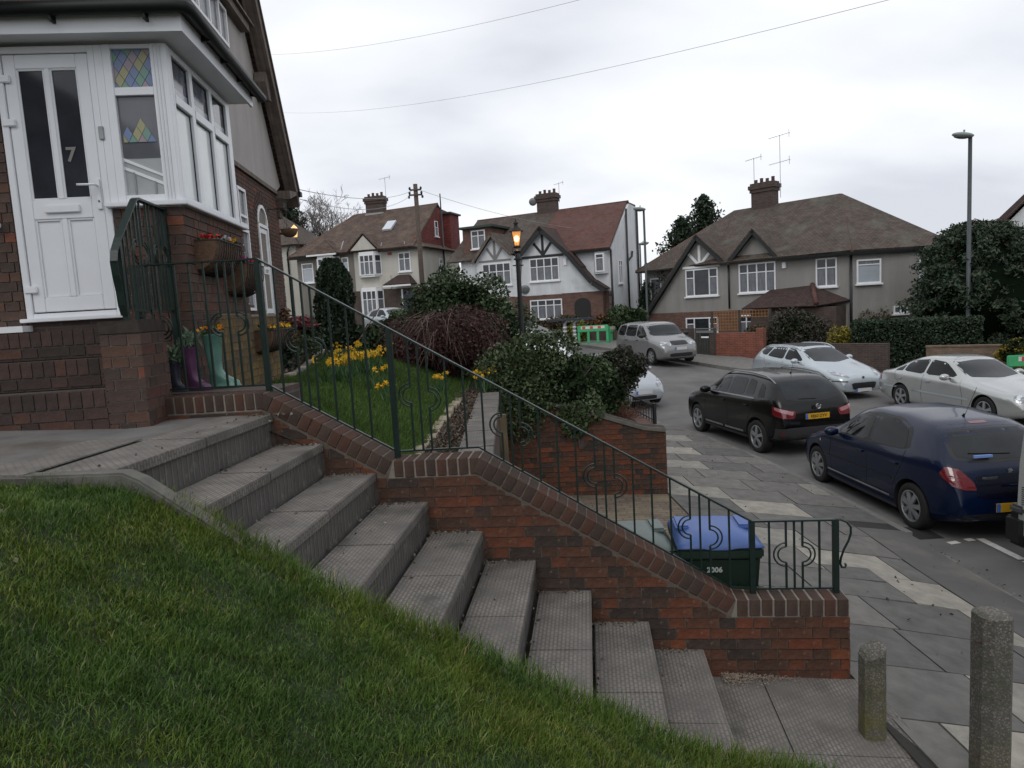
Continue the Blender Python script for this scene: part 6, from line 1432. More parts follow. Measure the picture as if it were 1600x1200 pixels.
            rm.v = [(a, (-b if sy > 0 else b), c) for a, b, c in rm.v]
            rm.build('rim', rimc or M_rim, wh)
            MB().tube([(0, sy*-.09, 0), (0, sy*-.055, 0)], rr*.95, 20).build('brake_disc', M_rimd, wh)
    return car
def overlay(car, name, pts, d, m, off=.004, par=None, cuts=3, chaikin=1, thick=0):
    """pts: rough 3D points round the outline in car coordinates; projected along d onto the body"""
    for _ in range(chaikin):
        q = []
        for i in range(len(pts)):
            a, b = Vector(pts[i]), Vector(pts[(i+1) % len(pts)]); q += [a*.88+b*.12, a*.12+b*.88]
        pts = q
    bm = bmesh.new(); vs = [bm.verts.new(p) for p in pts]; f = bm.faces.new(vs); bmesh.ops.triangulate(bm, faces=[f])
    for _ in range(cuts):
        el = [e_ for e_ in bm.edges if e_.calc_length() > .09]
        if el: bmesh.ops.subdivide_edges(bm, edges=el, cuts=1)
        bmesh.ops.triangulate(bm, faces=list(bm.faces))
    d = Vector(d).normalized(); bad = 0
    for v in bm.verts:
        h = car['bv'].ray_cast(v.co-d*4, d)
        if h[0] is None: 
            h = car['bv'].find_nearest(v.co)
        v.co = h[0]-d*off
    for f in bm.faces:
        if f.normal.dot(d) > 0: f.normal_flip()
    bm.normal_update()
    me = bpy.data.meshes.new(name); bm.to_mesh(me); bm.free(); me.materials.append(m); me.polygons.foreach_set('use_smooth', [True]*len(me.polygons))
    o = bpy.data.objects.new(name, me); link(o); o.parent = par or car['o']; ORG[o.name] = Vector((0, 0, 0)); return o
def side(car, name, poly, m, both=True, off=.004, **k):
    for sy in ((1, -1) if both else (1,)):
        overlay(car, name, [(car['X'](x), sy*car['W']*.5, z) for x, z in poly], (0, -sy, 0), m, off, **k)
def endp(car, name, poly, m, rear=True, off=.004, **k):
    return overlay(car, name, [((-1 if rear else 1)*car['L']*.5, y, z) for y, z in poly], ((1 if rear else -1), 0, 0), m, off, **k)
def seam(car, pts, m_=None, r=.004):
    P = []
    for i in range(len(pts)-1):
        for k in range(6):
            f = k/6; P.append((pts[i][0]*(1-f)+pts[i+1][0]*f, pts[i][1]*(1-f)+pts[i+1][1]*f))
    P.append(pts[-1])
    for sy in (1, -1):
        q = []
        for x, z in P:
            h = car['bv'].ray_cast(Vector((car['X'](x), sy*3, z)), Vector((0, -sy, 0)))
            if h[0]: q.append(h[0]+Vector((0, sy*.0005, 0)))
        if len(q) > 2: MB().tube(q, r, 4).build('door_seam', m_ or M_trim, car['o'])
def mirror(car, x, z, m_, sc_=1):
    for sy in (1, -1):
        y = sy*(car['W']/2+.09); b = MB(); b.ell((car['X'](x), y, z), (.075*sc_, .12*sc_, .075*sc_), 12, 8); q = b.build('door_mirror', m_, car['o'], smooth=True)
        MB().box((car['X'](x)-.02, sy*(car['W']/2-.06), z-.06), (car['X'](x)+.03, sy*(car['W']/2+.05), z-.03)).build('mirror_arm', M_trim, q)
def handles(car, xs, z, m_):
    for x in xs:
        for sy in (1, -1):
            h = car['bv'].ray_cast(Vector((car['X'](x), sy*3, z)), Vector((0, -sy, 0)))
            if h[0]: MB().box((h[0].x-.085, h[0].y-.004, z-.014), (h[0].x+.085, h[0].y+sy*.03, z+.014)).build('door_handle', m_, car['o'], bevel=.006)
def plate(car, text, y, z, rear, yellow, w=.52, h=.11):
    sx = -1 if rear else 1; hh = car['bv'].ray_cast(Vector((sx*4, y, z)), Vector((-sx, 0, 0))); x = (hh[0].x if hh[0] else sx*car['L']/2)+sx*.015
    p_ = MB().box((x-.006, y-w/2, z-h/2), (x+.006, y+w/2, z+h/2)).build('number_plate', M_pyel if yellow else M_pwh, car['o'])
    MB().box((x-.0062, y+(w/2-.05)*(1 if rear else -1)-(0), z-h/2+.001), (x+sx*.0075, y+(w/2)*(1 if rear else -1), z+h/2-.001)).build('blue_band', M_pblue, p_)
    if text: textmesh('registration', text, .088, M_ink, p_, (x+sx*.0085, y+(-.02 if rear else .02), z-.002), (R(90), 0, R(-90) if rear else R(90)), ax=(.92, 1, 1), bold=.0015, extr=.0008)
    return p_
def rails(car, x0, x1, z, y, m_):
    for sy in (1, -1):
        P = []
        for k in range(13):
            f = k/12; x = x0+(x1-x0)*f; h = car['bv'].ray_cast(Vector((car['X'](x), sy*y, 4)), Vector((0, 0, -1))); zz = (h[0].z if h[0] else z); P.append((car['X'](x), sy*y, zz+.055*min(1, 6*f, 6*(1-f))))
        MB().tube(P, .018, 6).build('roof_rail', m_, car['o'], smooth=True)
def antenna(car, x, tall=.35, lean=-.5):
    h = car['bv'].ray_cast(Vector((car['X'](x), 0, 4)), Vector((0, 0, -1)))[0]
    MB().tube([h+Vector((.03, 0, -.01)), h+Vector((0, 0, .03))], .022, 8, r2=.012).build('aerial_base', M_black, car['o']); MB().tube([h, h+Vector((lean*tall, 0, tall))], .003, 4).build('aerial', M_black, car['o'])
def wiper(car, y0, z0, y1, z1, rear=True):
    sx = -1 if rear else 1; P = []
    for k in range(7):
        f = k/6; h = car['bv'].ray_cast(Vector((sx*4, y0+(y1-y0)*f, z0+(z1-z0)*f)), Vector((-sx, 0, 0)))
        if h[0]: P.append(h[0]+Vector((sx*.015, 0, .0)))
    if len(P) > 1: MB().tube(P, .009, 5).build('wiper', M_black, car['o'])
def flatmesh(car, name, poly, c, sc_, m_, rear=True):
    """small flat badge made from a polygon on the end face"""
    sx = -1 if rear else 1; x = car['bv'].ray_cast(Vector((sx*4, c[0], c[1])), Vector((-sx, 0, 0)))[0].x+sx*.008
    MB().prism([(c[0]+(a*sc_)*(-sx), c[1]+b*sc_) for a, b in poly], x-.005, x+.005, 'yz').build(name, m_, car['o'])
LION = [(-.5, .25), (-.15, .55), (.1, .5), (.5, .62), (.3, .35), (.55, .2), (.25, .1), (.3, -.15), (.5, -.6), (.3, -.62), (.1, -.3), (-.05, -.25), (-.2, -.62), (-.42, -.6), (-.2, -.2), (-.25, .05), (-.6, -.05), (-.45, .12)]

# --- dark blue hatchback
P_blue = carpaint('paint_blue', (.002, .008, .032)); P_blk = carpaint('paint_black', (.002, .002, .0022)); P_sil = carpaint('paint_silver', (.46, .47, .46), .5, .22); P_whs = carpaint('paint_pale_silver', (.46, .51, .54), .35, .22); P_grey = carpaint('paint_grey_silver', (.24, .24, .24), .45, .25); P_slv2 = carpaint('paint_light_silver', (.40, .43, .46), .3, .28)
L = 4.2
c = make_car('dark blue five door hatchback parked nearest the stair wall, seen from behind', (6.09, 10.62, 0), R(92.6), L, 1.75,
    [(0, .55), (.08, .70), (.3, .80), (.95, 1.0), (1.15, 1.06), (1.75, 1.42), (2.1, 1.5), (2.7, 1.51), (3.4, 1.46), (3.72, 1.36), (4.02, 1.02), (4.12, .92), (4.2, .60)],
    [(0, .52), (.3, .74), (1.1, .93), (2, .955), (3.4, 1.0), (3.9, 1.03), (4.1, .9), (4.2, .58)], [(0, .30), (.3, .2), (1, .17), (3.4, .17), (3.9, .24), (4.2, .34)], (.80, 3.41), .315, P_blue, spokes=7)
side(c, 'side_window', [(1.42, 1.0), (1.98, 1.36), (2.28, 1.40), (2.30, 1.02)], M_cglass); side(c, 'side_window', [(2.37, 1.02), (2.35, 1.40), (2.8, 1.40), (3.12, 1.30), (3.22, 1.08), (3.1, 1.05)], M_cglass)
side(c, 'window_surround', [(1.33, .98), (1.95, 1.385), (2.35, 1.43), (2.85, 1.43), (3.2, 1.33), (3.32, 1.06), (2.3, .99)], M_trim, off=.0015)
endp(c, 'rear_window', [(-.60, 1.08), (-.54, 1.37), (-.2, 1.395), (.2, 1.395), (.54, 1.37), (.60, 1.08), (.3, 1.04), (-.3, 1.04)], M_cglassl); endp(c, 'rear_window_surround', [(-.66, 1.05), (-.59, 1.41), (0, 1.425), (.59, 1.41), (.66, 1.05), (.3, 1.005), (-.3, 1.005)], M_trim, off=.002)
endp(c, 'windscreen', [(-.66, 1.05), (-.55, 1.42), (0, 1.45), (.55, 1.42), (.66, 1.05), (0, 1.02)], M_cglass, rear=False)
for sy in (1, -1):
    overlay(c, 'tail_light', [(-2.0, sy*.86, .98), (-2.1, sy*.74, .95), (-2.1, sy*.55, .80), (-2.1, sy*.50, .70), (-2.1, sy*.66, .71), (-2.05, sy*.80, .76), (-1.9, sy*.88, .88)], (1, -sy*.75, 0), M_red, .012)
    overlay(c, 'headlight', [(2.1, sy*.5, .66), (2.1, sy*.45, .76), (1.8, sy*.82, .86), (1.7, sy*.86, .80)], (-1, -sy*.6, -.2), M_lamp, .006)
endp(c, 'boot_panel', [(-.48, .58), (-.48, .86), (0, .88), (.48, .86), (.48, .58)], carpaint('paint_blue_shut', (.003, .004, .014)), off=.002)
endp(c, 'bumper_strip', [(-.75, .40), (-.75, .33), (.75, .33), (.75, .40)], M_trim, off=.003)
plate(c, 'WU54', 0, .47, True, True); textmesh('badge_lettering', 'PEUGEOT', .045, M_chrome, c['o'], (-2.125, .36, .86), (R(90), 0, R(-90)), bold=.001); flatmesh(c, 'lion_badge', LION, (0, .90), .062, M_chrome)
MB().box((-2.145, -.11, .745), (-2.115, .11, .765)).build('boot_handle', P_blue, c['o'])
side(c, 'sill_trim', [(1.2, .335), (1.2, .36), (2.95, .36), (2.95, .335)], M_chrome, off=.006, chaikin=0); side(c, 'door_strip', [(1.15, .57), (1.15, .585), (3.0, .62), (3.0, .605)], M_trim, off=.004, chaikin=0)
seam(c, [(1.32, .95), (1.25, .6), (1.3, .3)]); seam(c, [(2.33, .98), (2.36, .6), (2.34, .28)]); seam(c, [(3.25, 1.05), (3.22, .85), (3.0, .5)]); handles(c, (2.18, 3.05), .84, P_blue)
side(c, 'fuel_cap_dot', [(.93, .76), (.93, .80), (.97, .80), (.97, .76)], M_chrome, off=.006)
mirror(c, 1.5, 1.02, P_blue); antenna(c, 3.25, .42, -.55); wiper(c, -.10, 1.10, .42, 1.12)
MB().box((-1.93, .18, 1.075), (-1.9, .42, 1.105)).build('blue_sign', mat('blue_card', (.2, .32, .7), .5), c['o'])
endp(c, 'brake_light', [(-.12, 1.42), (-.12, 1.44), (.12, 1.44), (.12, 1.42)], M_red, off=.012, chaikin=0)
# --- black SUV
L = 4.4
c = make_car('black crossover with yellow rear plate and roof rails parked ahead of the blue hatchback', (5.60, 15.9, 0), R(100.6), L, 1.79,
    [(0, .66), (.06, .86), (.3, .96), (1.0, 1.10), (1.18, 1.16), (1.85, 1.56), (2.3, 1.62), (3.0, 1.63), (3.7, 1.58), (4.0, 1.48), (4.28, 1.16), (4.36, 1.02), (4.4, .7)],
    [(0, .62), (.3, .9), (1.2, 1.06), (2.2, 1.08), (3.4, 1.13), (4.1, 1.2), (4.35, 1.0), (4.4, .68)], [(0, .36), (.3, .25), (1, .24), (3.5, .24), (4.0, .3), (4.4, .42)], (.88, 3.6), .345, P_blk, roofw=.73, spokes=5)
side(c, 'side_window', [(1.45, 1.13), (2.02, 1.48), (2.3, 1.5), (2.32, 1.14)], M_cglass); side(c, 'side_window', [(2.40, 1.14), (2.38, 1.50), (3.0, 1.50), (3.05, 1.17)], M_cglass); side(c, 'side_window', [(3.12, 1.18), (3.08, 1.5), (3.35, 1.47), (3.45, 1.2)], M_cglass); side(c, 'side_window', [(3.62, 1.16), (3.55, 1.45), (3.72, 1.40), (3.85, 1.18)], M_cglass)
side(c, 'window_strip', [(1.3, 1.085), (1.3, 1.11), (3.5, 1.15), (3.5, 1.125)], M_steel, off=.005, chaikin=0)
endp(c, 'rear_window', [(-.62, 1.17), (-.55, 1.47), (0, 1.50), (.55, 1.47), (.62, 1.17), (.35, 1.11), (-.35, 1.11)], M_cglassl); endp(c, 'windscreen', [(-.66, 1.16), (-.55, 1.52), (0, 1.56), (.55, 1.52), (.66, 1.16), (0, 1.13)], M_cglass, rear=False)
for sy in (1, -1):
    overlay(c, 'tail_light', [(-2.0, sy*.88, 1.05), (-2.2, sy*.72, .98), (-2.2, sy*.48, .94), (-2.2, sy*.50, .80), (-2.2, sy*.70, .80), (-2.0, sy*.88, .86)], (1, -sy*.7, 0), M_red, .012)
    overlay(c, 'tail_light', [(-2.05, sy*.86, 1.03), (-2.2, sy*.70, .97), (-2.2, sy*.52, .93), (-2.2, sy*.54, .86), (-2.2, sy*.70, .90), (-2.05, sy*.86, .97)], (1, -sy*.7, 0), M_redp, .018)
    overlay(c, 'headlight', [(2.2, sy*.5, .82), (2.1, sy*.6, .92), (1.75, sy*.86, 1.0), (1.75, sy*.88, .88)], (-1, -sy*.6, -.2), M_lamp, .006)
    overlay(c, 'fog_light', [(-2.2, sy*.66, .46), (-2.2, sy*.66, .52), (-2.2, sy*.8, .52), (-2.2, sy*.8, .46)], (1, -sy*.4, 0), M_red, .012)
endp(c, 'rear_bumper', [(-.86, .36), (-.86, .62), (.86, .62), (.86, .36)], mat('bumper_grey', (.03, .03, .032), .55), off=.02, cuts=4)
plate(c, 'RE63 DYV', 0, .82, True, True); textmesh('badge_lettering', 'QASHQAI', .05, M_chrome, c['o'], (-2.225, .52, .70), (R(90), 0, R(-90)), bold=.001)
m = MB(); m.lathe([(.055, -.008), (.055, .008), (.040, .008), (.040, -.008)], (0, 0, 0), 18, 'x'); m.box((-.008, -.06, -.012), (.01, .06, .012)); m.build('round_badge', M_chrome, c['o'], loc=(-2.215, 0, 1.02))
side(c, 'sill_trim', [(1.35, .36), (1.35, .40), (2.2, .40), (2.2, .36)], M_steel, off=.01, chaikin=0); side(c, 'sill_trim', [(2.3, .36), (2.3, .40), (3.1, .41), (3.1, .37)], M_steel, off=.01, chaikin=0)
seam(c, [(1.4, 1.08), (1.32, .7), (1.35, .3)]); seam(c, [(2.36, 1.1), (2.4, .7), (2.38, .3)]); seam(c, [(3.45, 1.15), (3.42, .9), (3.2, .55)]); handles(c, (2.2, 3.2), .96, P_blk)
mirror(c, 1.55, 1.14, P_blk, 1.15); rails(c, 1.9, 3.9, 1.6, .60, M_steel); antenna(c, 3.5, .22, -.3); wiper(c, -.05, 1.16, .32, 1.17)
# --- silver saloon across the road
L = 4.82
c = make_car('silver four door saloon parked on the far side facing right', (11.45, 17.55, 0), R(-83.3), L, 1.82,
    [(0, .55), (.06, .72), (.3, .80), (1.2, .95), (1.45, 1.0), (2.2, 1.40), (2.6, 1.45), (3.2, 1.44), (3.7, 1.30), (4.15, 1.08), (4.3, 1.04), (4.75, .98), (4.82, .62)],
    [(0, .5), (.3, .74), (1.4, .9), (3.0, .95), (4.2, .97), (4.75, .92), (4.82, .6)], [(0, .28), (.3, .2), (1, .17), (3.9, .17), (4.4, .24), (4.82, .34)], (.85, 3.70), .32, P_sil, roofw=.72, spokes=5)
side(c, 'side_window', [(1.75, 1.0), (2.3, 1.32), (2.78, 1.36), (2.8, .99)], M_cglass); side(c, 'side_window', [(2.87, .99), (2.85, 1.36), (3.35, 1.31), (3.6, 1.2), (3.62, 1.02)], M_cglass); side(c, 'side_window', [(3.68, 1.02), (3.66, 1.18), (3.95, 1.04), (3.95, 1.0)], M_cglass)
endp(c, 'windscreen', [(-.68, 1.02), (-.56, 1.37), (0, 1.41), (.56, 1.37), (.68, 1.02), (0, .98)], M_cglassl, rear=False); endp(c, 'rear_window', [(-.6, 1.1), (-.5, 1.36), (0, 1.39), (.5, 1.36), (.6, 1.1)], M_cglass)
for sy in (1, -1):
    for (a, z, r) in ((.68, .66, .12), (.43, .64, .09)):
        overlay(c, 'headlight', [(2.35, sy*(a+r*math.cos(q*.7)), z+r*.75*math.sin(q*.7)) for q in range(9)], (-1, -sy*.35, -.1), M_lamp, .012, chaikin=0)
    overlay(c, 'tail_light', [(-2.2, sy*.88, .92), (-2.4, sy*.7, .9), (-2.4, sy*.6, .7), (-2.2, sy*.88, .70)], (1, -sy*.8, 0), M_red, .01)
endp(c, 'grille', [(-.26, .52), (-.3, .74), (.3, .74), (.26, .52)], M_chrome, rear=False, off=.012); endp(c, 'air_intake', [(-.6, .28), (-.6, .4), (.6, .4), (.6, .28)], M_trim, rear=False, off=.01)
side(c, 'side_moulding', [(1.3, .50), (1.3, .55), (4.4, .6), (4.4, .55)], P_whs, off=.01, chaikin=0); seam(c, [(1.6, .95), (1.5, .6), (1.5, .3)]); seam(c, [(2.84, .98), (2.9, .6), (2.88, .28)]); seam(c, [(3.95, 1.0), (3.9, .8), (3.5, .5)]); handles(c, (2.65, 3.7), .83, P_whs); mirror(c, 1.95, 1.0, P_sil, 1.1); antenna(c, 3.5, .05, 0); plate(c, '', 0, .42, False, False)
# --- pale silver estate
L = 4.76
c = make_car('pale silver estate car with roof rails parked facing right behind the black crossover', (9.85, 22.9, G(9.85, 22.9)), R(-77.5), L, 1.81,
    [(0, .52), (.05, .68), (.25, .76), (1.1, .98), (1.3, 1.03), (2.15, 1.44), (2.6, 1.5), (3.3, 1.5), (4.0, 1.45), (4.3, 1.36), (4.62, 1.02), (4.72, .9), (4.76, .6)],
    [(0, .5), (.25, .68), (1.3, .93), (3.0, 1.0), (4.3, 1.05), (4.7, .88), (4.76, .58)], [(0, .24), (.3, .18), (1, .17), (3.9, .17), (4.4, .26), (4.76, .36)], (.98, 3.70), .325, P_whs, roofw=.74, spokes=6)
side(c, 'side_window', [(1.72, 1.03), (2.28, 1.37), (2.62, 1.41), (2.66, 1.05)], M_cglass); side(c, 'side_window', [(2.73, 1.05), (2.70, 1.41), (3.4, 1.41), (3.62, 1.13), (3.5, 1.1)], M_cglass); side(c, 'side_window', [(3.68, 1.14), (3.48, 1.40), (4.0, 1.36), (4.08, 1.22), (3.9, 1.14)], M_cglass)
endp(c, 'windscreen', [(-.70, 1.05), (-.56, 1.42), (0, 1.46), (.56, 1.42), (.70, 1.05), (0, .99)], M_cglassl, rear=False); overlay(c, 'glass_roof', [(.1, -.5, 1.5), (.1, .5, 1.5), (-1.2, .5, 1.5), (-1.2, -.5, 1.5)], (0, 0, -1), M_trim, .006)
endp(c, 'rear_window', [(-.6, 1.1), (-.5, 1.38), (.5, 1.38), (.6, 1.1)], M_cglass)
for sy in (1, -1):
    overlay(c, 'headlight', [(2.3, sy*.42, .60), (2.3, sy*.48, .70), (2.0, sy*.80, .86), (1.9, sy*.86, .86), (2.1, sy*.82, .72)], (-1, -sy*.6, -.25), M_lamp, .012)
    overlay(c, 'tail_light', [(-2.1, sy*.88, 1.08), (-2.35, sy*.75, 1.05), (-2.35, sy*.72, .8), (-2.2, sy*.88, .82)], (1, -sy*.9, 0), M_redp, .01); overlay(c, 'bumper_strip', [(2.3, sy*.5, .50), (2.3, sy*.5, .53), (2.1, sy*.86, .55), (2.1, sy*.86, .52)], (-1, -sy*.4, 0), M_trim, .012, chaikin=0)
endp(c, 'grille', [(-.36, .26), (-.42, .46), (.42, .46), (.36, .26)], M_trim, rear=False, off=.012); flatmesh(c, 'lion_badge', LION, (0, .60), .075, M_trim, rear=False)
seam(c, [(1.6, 1.0), (1.5, .6), (1.5, .3)]); seam(c, [(2.7, 1.0), (2.75, .6), (2.73, .28)]); seam(c, [(3.8, 1.08), (3.7, .85), (3.45, .5)]); handles(c, (2.5, 3.5), .88, P_whs); mirror(c, 1.9, 1.04, P_whs, 1.1); rails(c, 2.1, 4.1, 1.5, .62, P_whs); plate(c, '', 0, .24, False, False, h=.1)
# --- grey people carrier
L = 4.09
c = make_car('grey silver people carrier parked facing us beside the green barrier', (6.1, 29.6, G(6.1, 29.6)+.02), R(-71.9), L, 1.87,
    [(0, .6), (.05, .78), (.25, .92), (.9, 1.12), (1.0, 1.18), (1.5, 1.58), (1.8, 1.66), (3.2, 1.67), (3.8, 1.6), (3.95, 1.3), (4.05, 1.0), (4.09, .6)],
    [(0, .56), (.25, .84), (1.0, 1.02), (3.8, 1.06), (4.05, .95), (4.09, .58)], [(0, .3), (.3, .2), (1, .18), (3.4, .18), (4.09, .3)], (.78, 3.42), .31, P_grey, roofw=.82, spokes=6)
side(c, 'side_window', [(1.15, 1.1), (1.62, 1.5), (1.95, 1.56), (1.98, 1.1)], M_cglass); side(c, 'side_window', [(2.06, 1.1), (2.04, 1.57), (2.9, 1.57), (2.92, 1.12)], M_cglass); side(c, 'side_window', [(3.0, 1.12), (2.98, 1.57), (3.6, 1.53), (3.7, 1.14)], M_cglass)
endp(c, 'windscreen', [(-.76, 1.14), (-.66, 1.56), (0, 1.60), (.66, 1.56), (.76, 1.14), (0, 1.10)], M_cglassl, rear=False)
for sy in (1, -1): overlay(c, 'headlight', [(2, sy*.42, .74), (2, sy*.42, .90), (1.9, sy*.82, .93), (1.9, sy*.86, .78)], (-1, -sy*.3, -.1), M_lamp, .01)
endp(c, 'grille', [(-.36, .76), (-.36, .92), (.36, .92), (.36, .76)], M_trim, rear=False, off=.01); endp(c, 'air_intake', [(-.5, .3), (-.5, .44), (.5, .44), (.5, .3)], M_trim, rear=False, off=.01); plate(c, '', .0, .62, False, False)
seam(c, [(1.05, 1.05), (.98, .7), (1.1, .3)]); seam(c, [(2.02, 1.08), (2.05, .6), (2.03, .28)]); seam(c, [(3.0, 1.1), (2.98, .7), (2.9, .3)]); mirror(c, 1.3, 1.14, M_trim, 1.2); handles(c, (1.85, 2.8), .95, M_trim); wiper(c, .5, 1.16, -.1, 1.18, rear=False)
# --- small silver car, only its nose shows
L = 3.9; topc = [(0, .5), (.05, .66), (.3, .78), (.95, 1.0), (1.1, 1.05), (1.75, 1.42), (2.1, 1.47), (3.1, 1.45), (3.6, 1.3), (3.8, .95), (3.9, .6)]; beltc = [(0, .48), (.3, .7), (1.1, .93), (3.5, 1.0), (3.8, .9), (3.9, .58)]; botc = [(0, .26), (.3, .2), (1, .17), (3.3, .17), (3.9, .32)]
def smallcar(label, x, y, z, a, paint, text=''):
    c = make_car(label, (x, y, z), a, L, 1.68, topc, beltc, botc, (.72, 3.2), .30, paint, spokes=6)
    side(c, 'side_window', [(1.3, 1.0), (1.85, 1.35), (2.25, 1.38), (2.25, 1.0)], M_cglass); side(c, 'side_window', [(2.33, 1.0), (2.33, 1.38), (3.0, 1.35), (3.15, 1.05)], M_cglass)
    endp(c, 'windscreen', [(-.64, 1.05), (-.54, 1.38), (0, 1.42), (.54, 1.38), (.64, 1.05), (0, 1.0)], M_cglassl, rear=False); endp(c, 'rear_window', [(-.55, 1.05), (-.5, 1.35), (.5, 1.35), (.55, 1.05)], M_cglass)
    for sy in (1, -1): overlay(c, 'headlight', [(1.9, sy*.44, .58), (1.9, sy*.46, .68), (1.5, sy*.74, .84), (1.4, sy*.8, .84), (1.7, sy*.78, .66)], (-1, -sy*.5, -.3), M_lamp, .01)
    endp(c, 'grille', [(-.4, .25), (-.4, .36), (.4, .36), (.4, .25)], M_trim, rear=False, off=.01); plate(c, text, 0, .46, False, False); mirror(c, 1.4, 1.0, paint); seam(c, [(1.2, .98), (1.15, .6), (1.2, .3)]); seam(c, [(2.29, 1.0), (2.32, .6), (2.3, .28)])
    return c
smallcar('silver car whose nose pokes out from behind the round garden bush', 3.22, 22.1, G(3.3, 21.5), R(-72), P_slv2)
smallcar('white car mostly hidden by the evergreen bushes in the middle', .75, 26.3, G(.75, 26.3), R(-62), carpaint('paint_white', (.68, .7, .7)))
smallcar('dark grey car behind the garden lamp post', .3, 35.0, G(.3, 35), R(-40), P_grey)
smallcar('silver car on the drive of the cream house', -6.3, 38.6, 2.2, R(-50), P_slv2)
# --- van at the right edge, back corner only
va = thing('parked_van', 'silver grey van with dark bumper cut off by the right edge of the picture', 'van', (6.72, 5.66, 0), R(-88)); P_van = carpaint('paint_van', (.42, .44, .42), .1, .35)
m = MB(); prof = [(-2.3, .55), (-2.32, .75), (-2.30, 1.2), (-2.24, 1.6), (-2.12, 1.95), (-2.0, 2.06), (1.3, 2.05), (1.9, 1.4), (2.5, 1.1), (2.6, .5), (2.6, .3), (-2.3, .3)]
m.prism(prof, -.90, .90); bv_ = m.build('body', P_van, va, bevel=.06, smooth=True)
try: bv_.data.set_sharp_from_angle(angle=R(50))
except Exception: pass
MB().box((-2.42, -.96, .22), (-2.1, .96, .60)).build('bumper', M_trim, va, bevel=.06); MB().box((-2.36, -.935, .60), (-2.15, .935, .70)).build('bumper_top', mat('bumper_dark_grey', (.06, .062, .065), .6), va, bevel=.03)
for sy in (1, -1): MB().box((-2.17, sy*.80, 1.0), (-2.08, sy*.905, 1.45)).build('tail_light', M_redp, va, bevel=.02)
MB().box((-2.335, -.7, .98), (-2.32, .7, 1.0)).build('door_seam', M_trim, va)
for k in range(9): MB().box((-2.2, -.902, .72+k*.025), (-2.05, -.898, .730+k*.025)).build('vent_slot', M_trim, va)
for sy in (1, -1):
    for x in (-1.5, 1.6): w_ = MB().tube([(x, sy*.68, .34), (x, sy*.915, .34)], .34, 26).build('wheel', M_tyre, va); MB().tube([(x, sy*.916, .34), (x, sy*.925, .34)], .2, 20).build('rim', M_rim, w_)
# ---------------------------------------------------------------- street works barriers
M_bgr = mat('barrier_green', (.07, .42, .18), .5, var=.1); M_bwh = mat('barrier_white', (.7, .68, .66), .5); M_brd = mat('barrier_red', (.6, .08, .06), .5)
def barrier(label, x, y, z, a, sx=1.0):
    o = thing('plastic_barrier', label, 'barrier', (x, y, z), a); W = 1.35*sx; H = 1.05
    m = MB(); m.box((0, -.05, 0), (W, .05, .16)); m.box((0, -.05, H-.32), (W, .05, H))
    for k in range(4): xx = k*(W-.13)/3; m.box((xx, -.0502, .16), (xx+.13, .0502, H-.32))
    o2 = m.build('panel', M_bgr, o, bevel=.02)
    MB().box((.12*W, -.056, H-.17), (.88*W, -.051, H-.04)).build('reflector_band', M_bwh, o)
    for k in range(3): MB().box((W*(.16+k*.25), -.060, H-.165), (W*(.26+k*.25), -.057, H-.045)).build('red_patch', M_brd, o)
    MB().box((W*.3, -.25, -.02), (W*.42, .25, .06)).build('foot', M_bgr, o)
barrier('green plastic works barrier with red and white band left of the people carrier', 3.45, 35.6, G(3.8, 35.6)+.0, R(-8), 1.15)
barrier('second green barrier panel set end on behind the first', 5.0, 35.5, G(5, 35.5), R(60), .8)
barrier('bright green works barrier beyond the silver saloon at the right edge', 13.9, 19.6, .1, R(-6), 1.6)
wf = thing('striped_posts', 'pair of grey striped posts with a dark flat bar beside the green barrier', 'barrier', (2.6, 33.4, G(2.6, 33.4)))
for x in (.05, .50): 
    MB().tube([(x, 0, -.1), (x, 0, 1.25), (x+.1, 0, 1.38), (x+.25, 0, 1.38)], .09, 8).build('post', M_steel, wf)
    for k in range(6): MB().tube([(x, 0, .15+k*.18), (x, 0, .22+k*.18)], .094, 8).build('stripe', M_bwh, wf)
MB().box((-.75, -.2, 1.40), (1.5, .2, 1.48)).build('bar', mat('dark_blue_bar', (.02, .03, .05), .5), wf)

# ---------------------------------------------------------------- bushes and trees
def bush(name, label, c, r, n, size, m_, cat='shrub', lumps=16, lr=.42, seed=1, elong=1.5, stems=0, stemm=None, stemr=.02, shell=.5, up=0, inner=None, group=None):
    zb = c[2]-r[2]; o = thing(name, label, cat, (c[0], c[1], zb), 0, group)
    P = crown_pts((0, 0, r[2]), r, n, lumps, lr, seed, shell); P = P[P[:, 2] > .0]
    leafcloud('foliage', P, size, m_, o, elong, up=up)
    g = random.Random(seed); m = MB()
    for k in range(max(stems, 5)):
        a = g.uniform(0, 6.28); q = g.uniform(.2, .75); m.tube([(g.gauss(0, r[0]*.08), g.gauss(0, r[1]*.08), -.15), (math.cos(a)*r[0]*q*.4, math.sin(a)*r[1]*q*.4, r[2]*.8), (math.cos(a)*r[0]*q, math.sin(a)*r[1]*q, r[2]*g.uniform(1.1, 1.6))], stemr, 5, r2=stemr*.3)
    m.build('stems', stemm or L_twig, o); o.children[-1]['kind'] = 'stuff'
    if inner:
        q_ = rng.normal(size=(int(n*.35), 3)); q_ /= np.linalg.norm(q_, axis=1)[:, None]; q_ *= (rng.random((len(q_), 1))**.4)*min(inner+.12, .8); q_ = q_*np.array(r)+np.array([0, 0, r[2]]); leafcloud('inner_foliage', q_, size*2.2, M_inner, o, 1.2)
    return o
bush('evergreen_shrub', 'large glossy evergreen shrub hiding the front of the white house', (-.92, 14.4, 3.0), (1.35, .95, 1.32), 26000, .050, L_ever, lumps=26, lr=.36, seed=3, inner=.5)
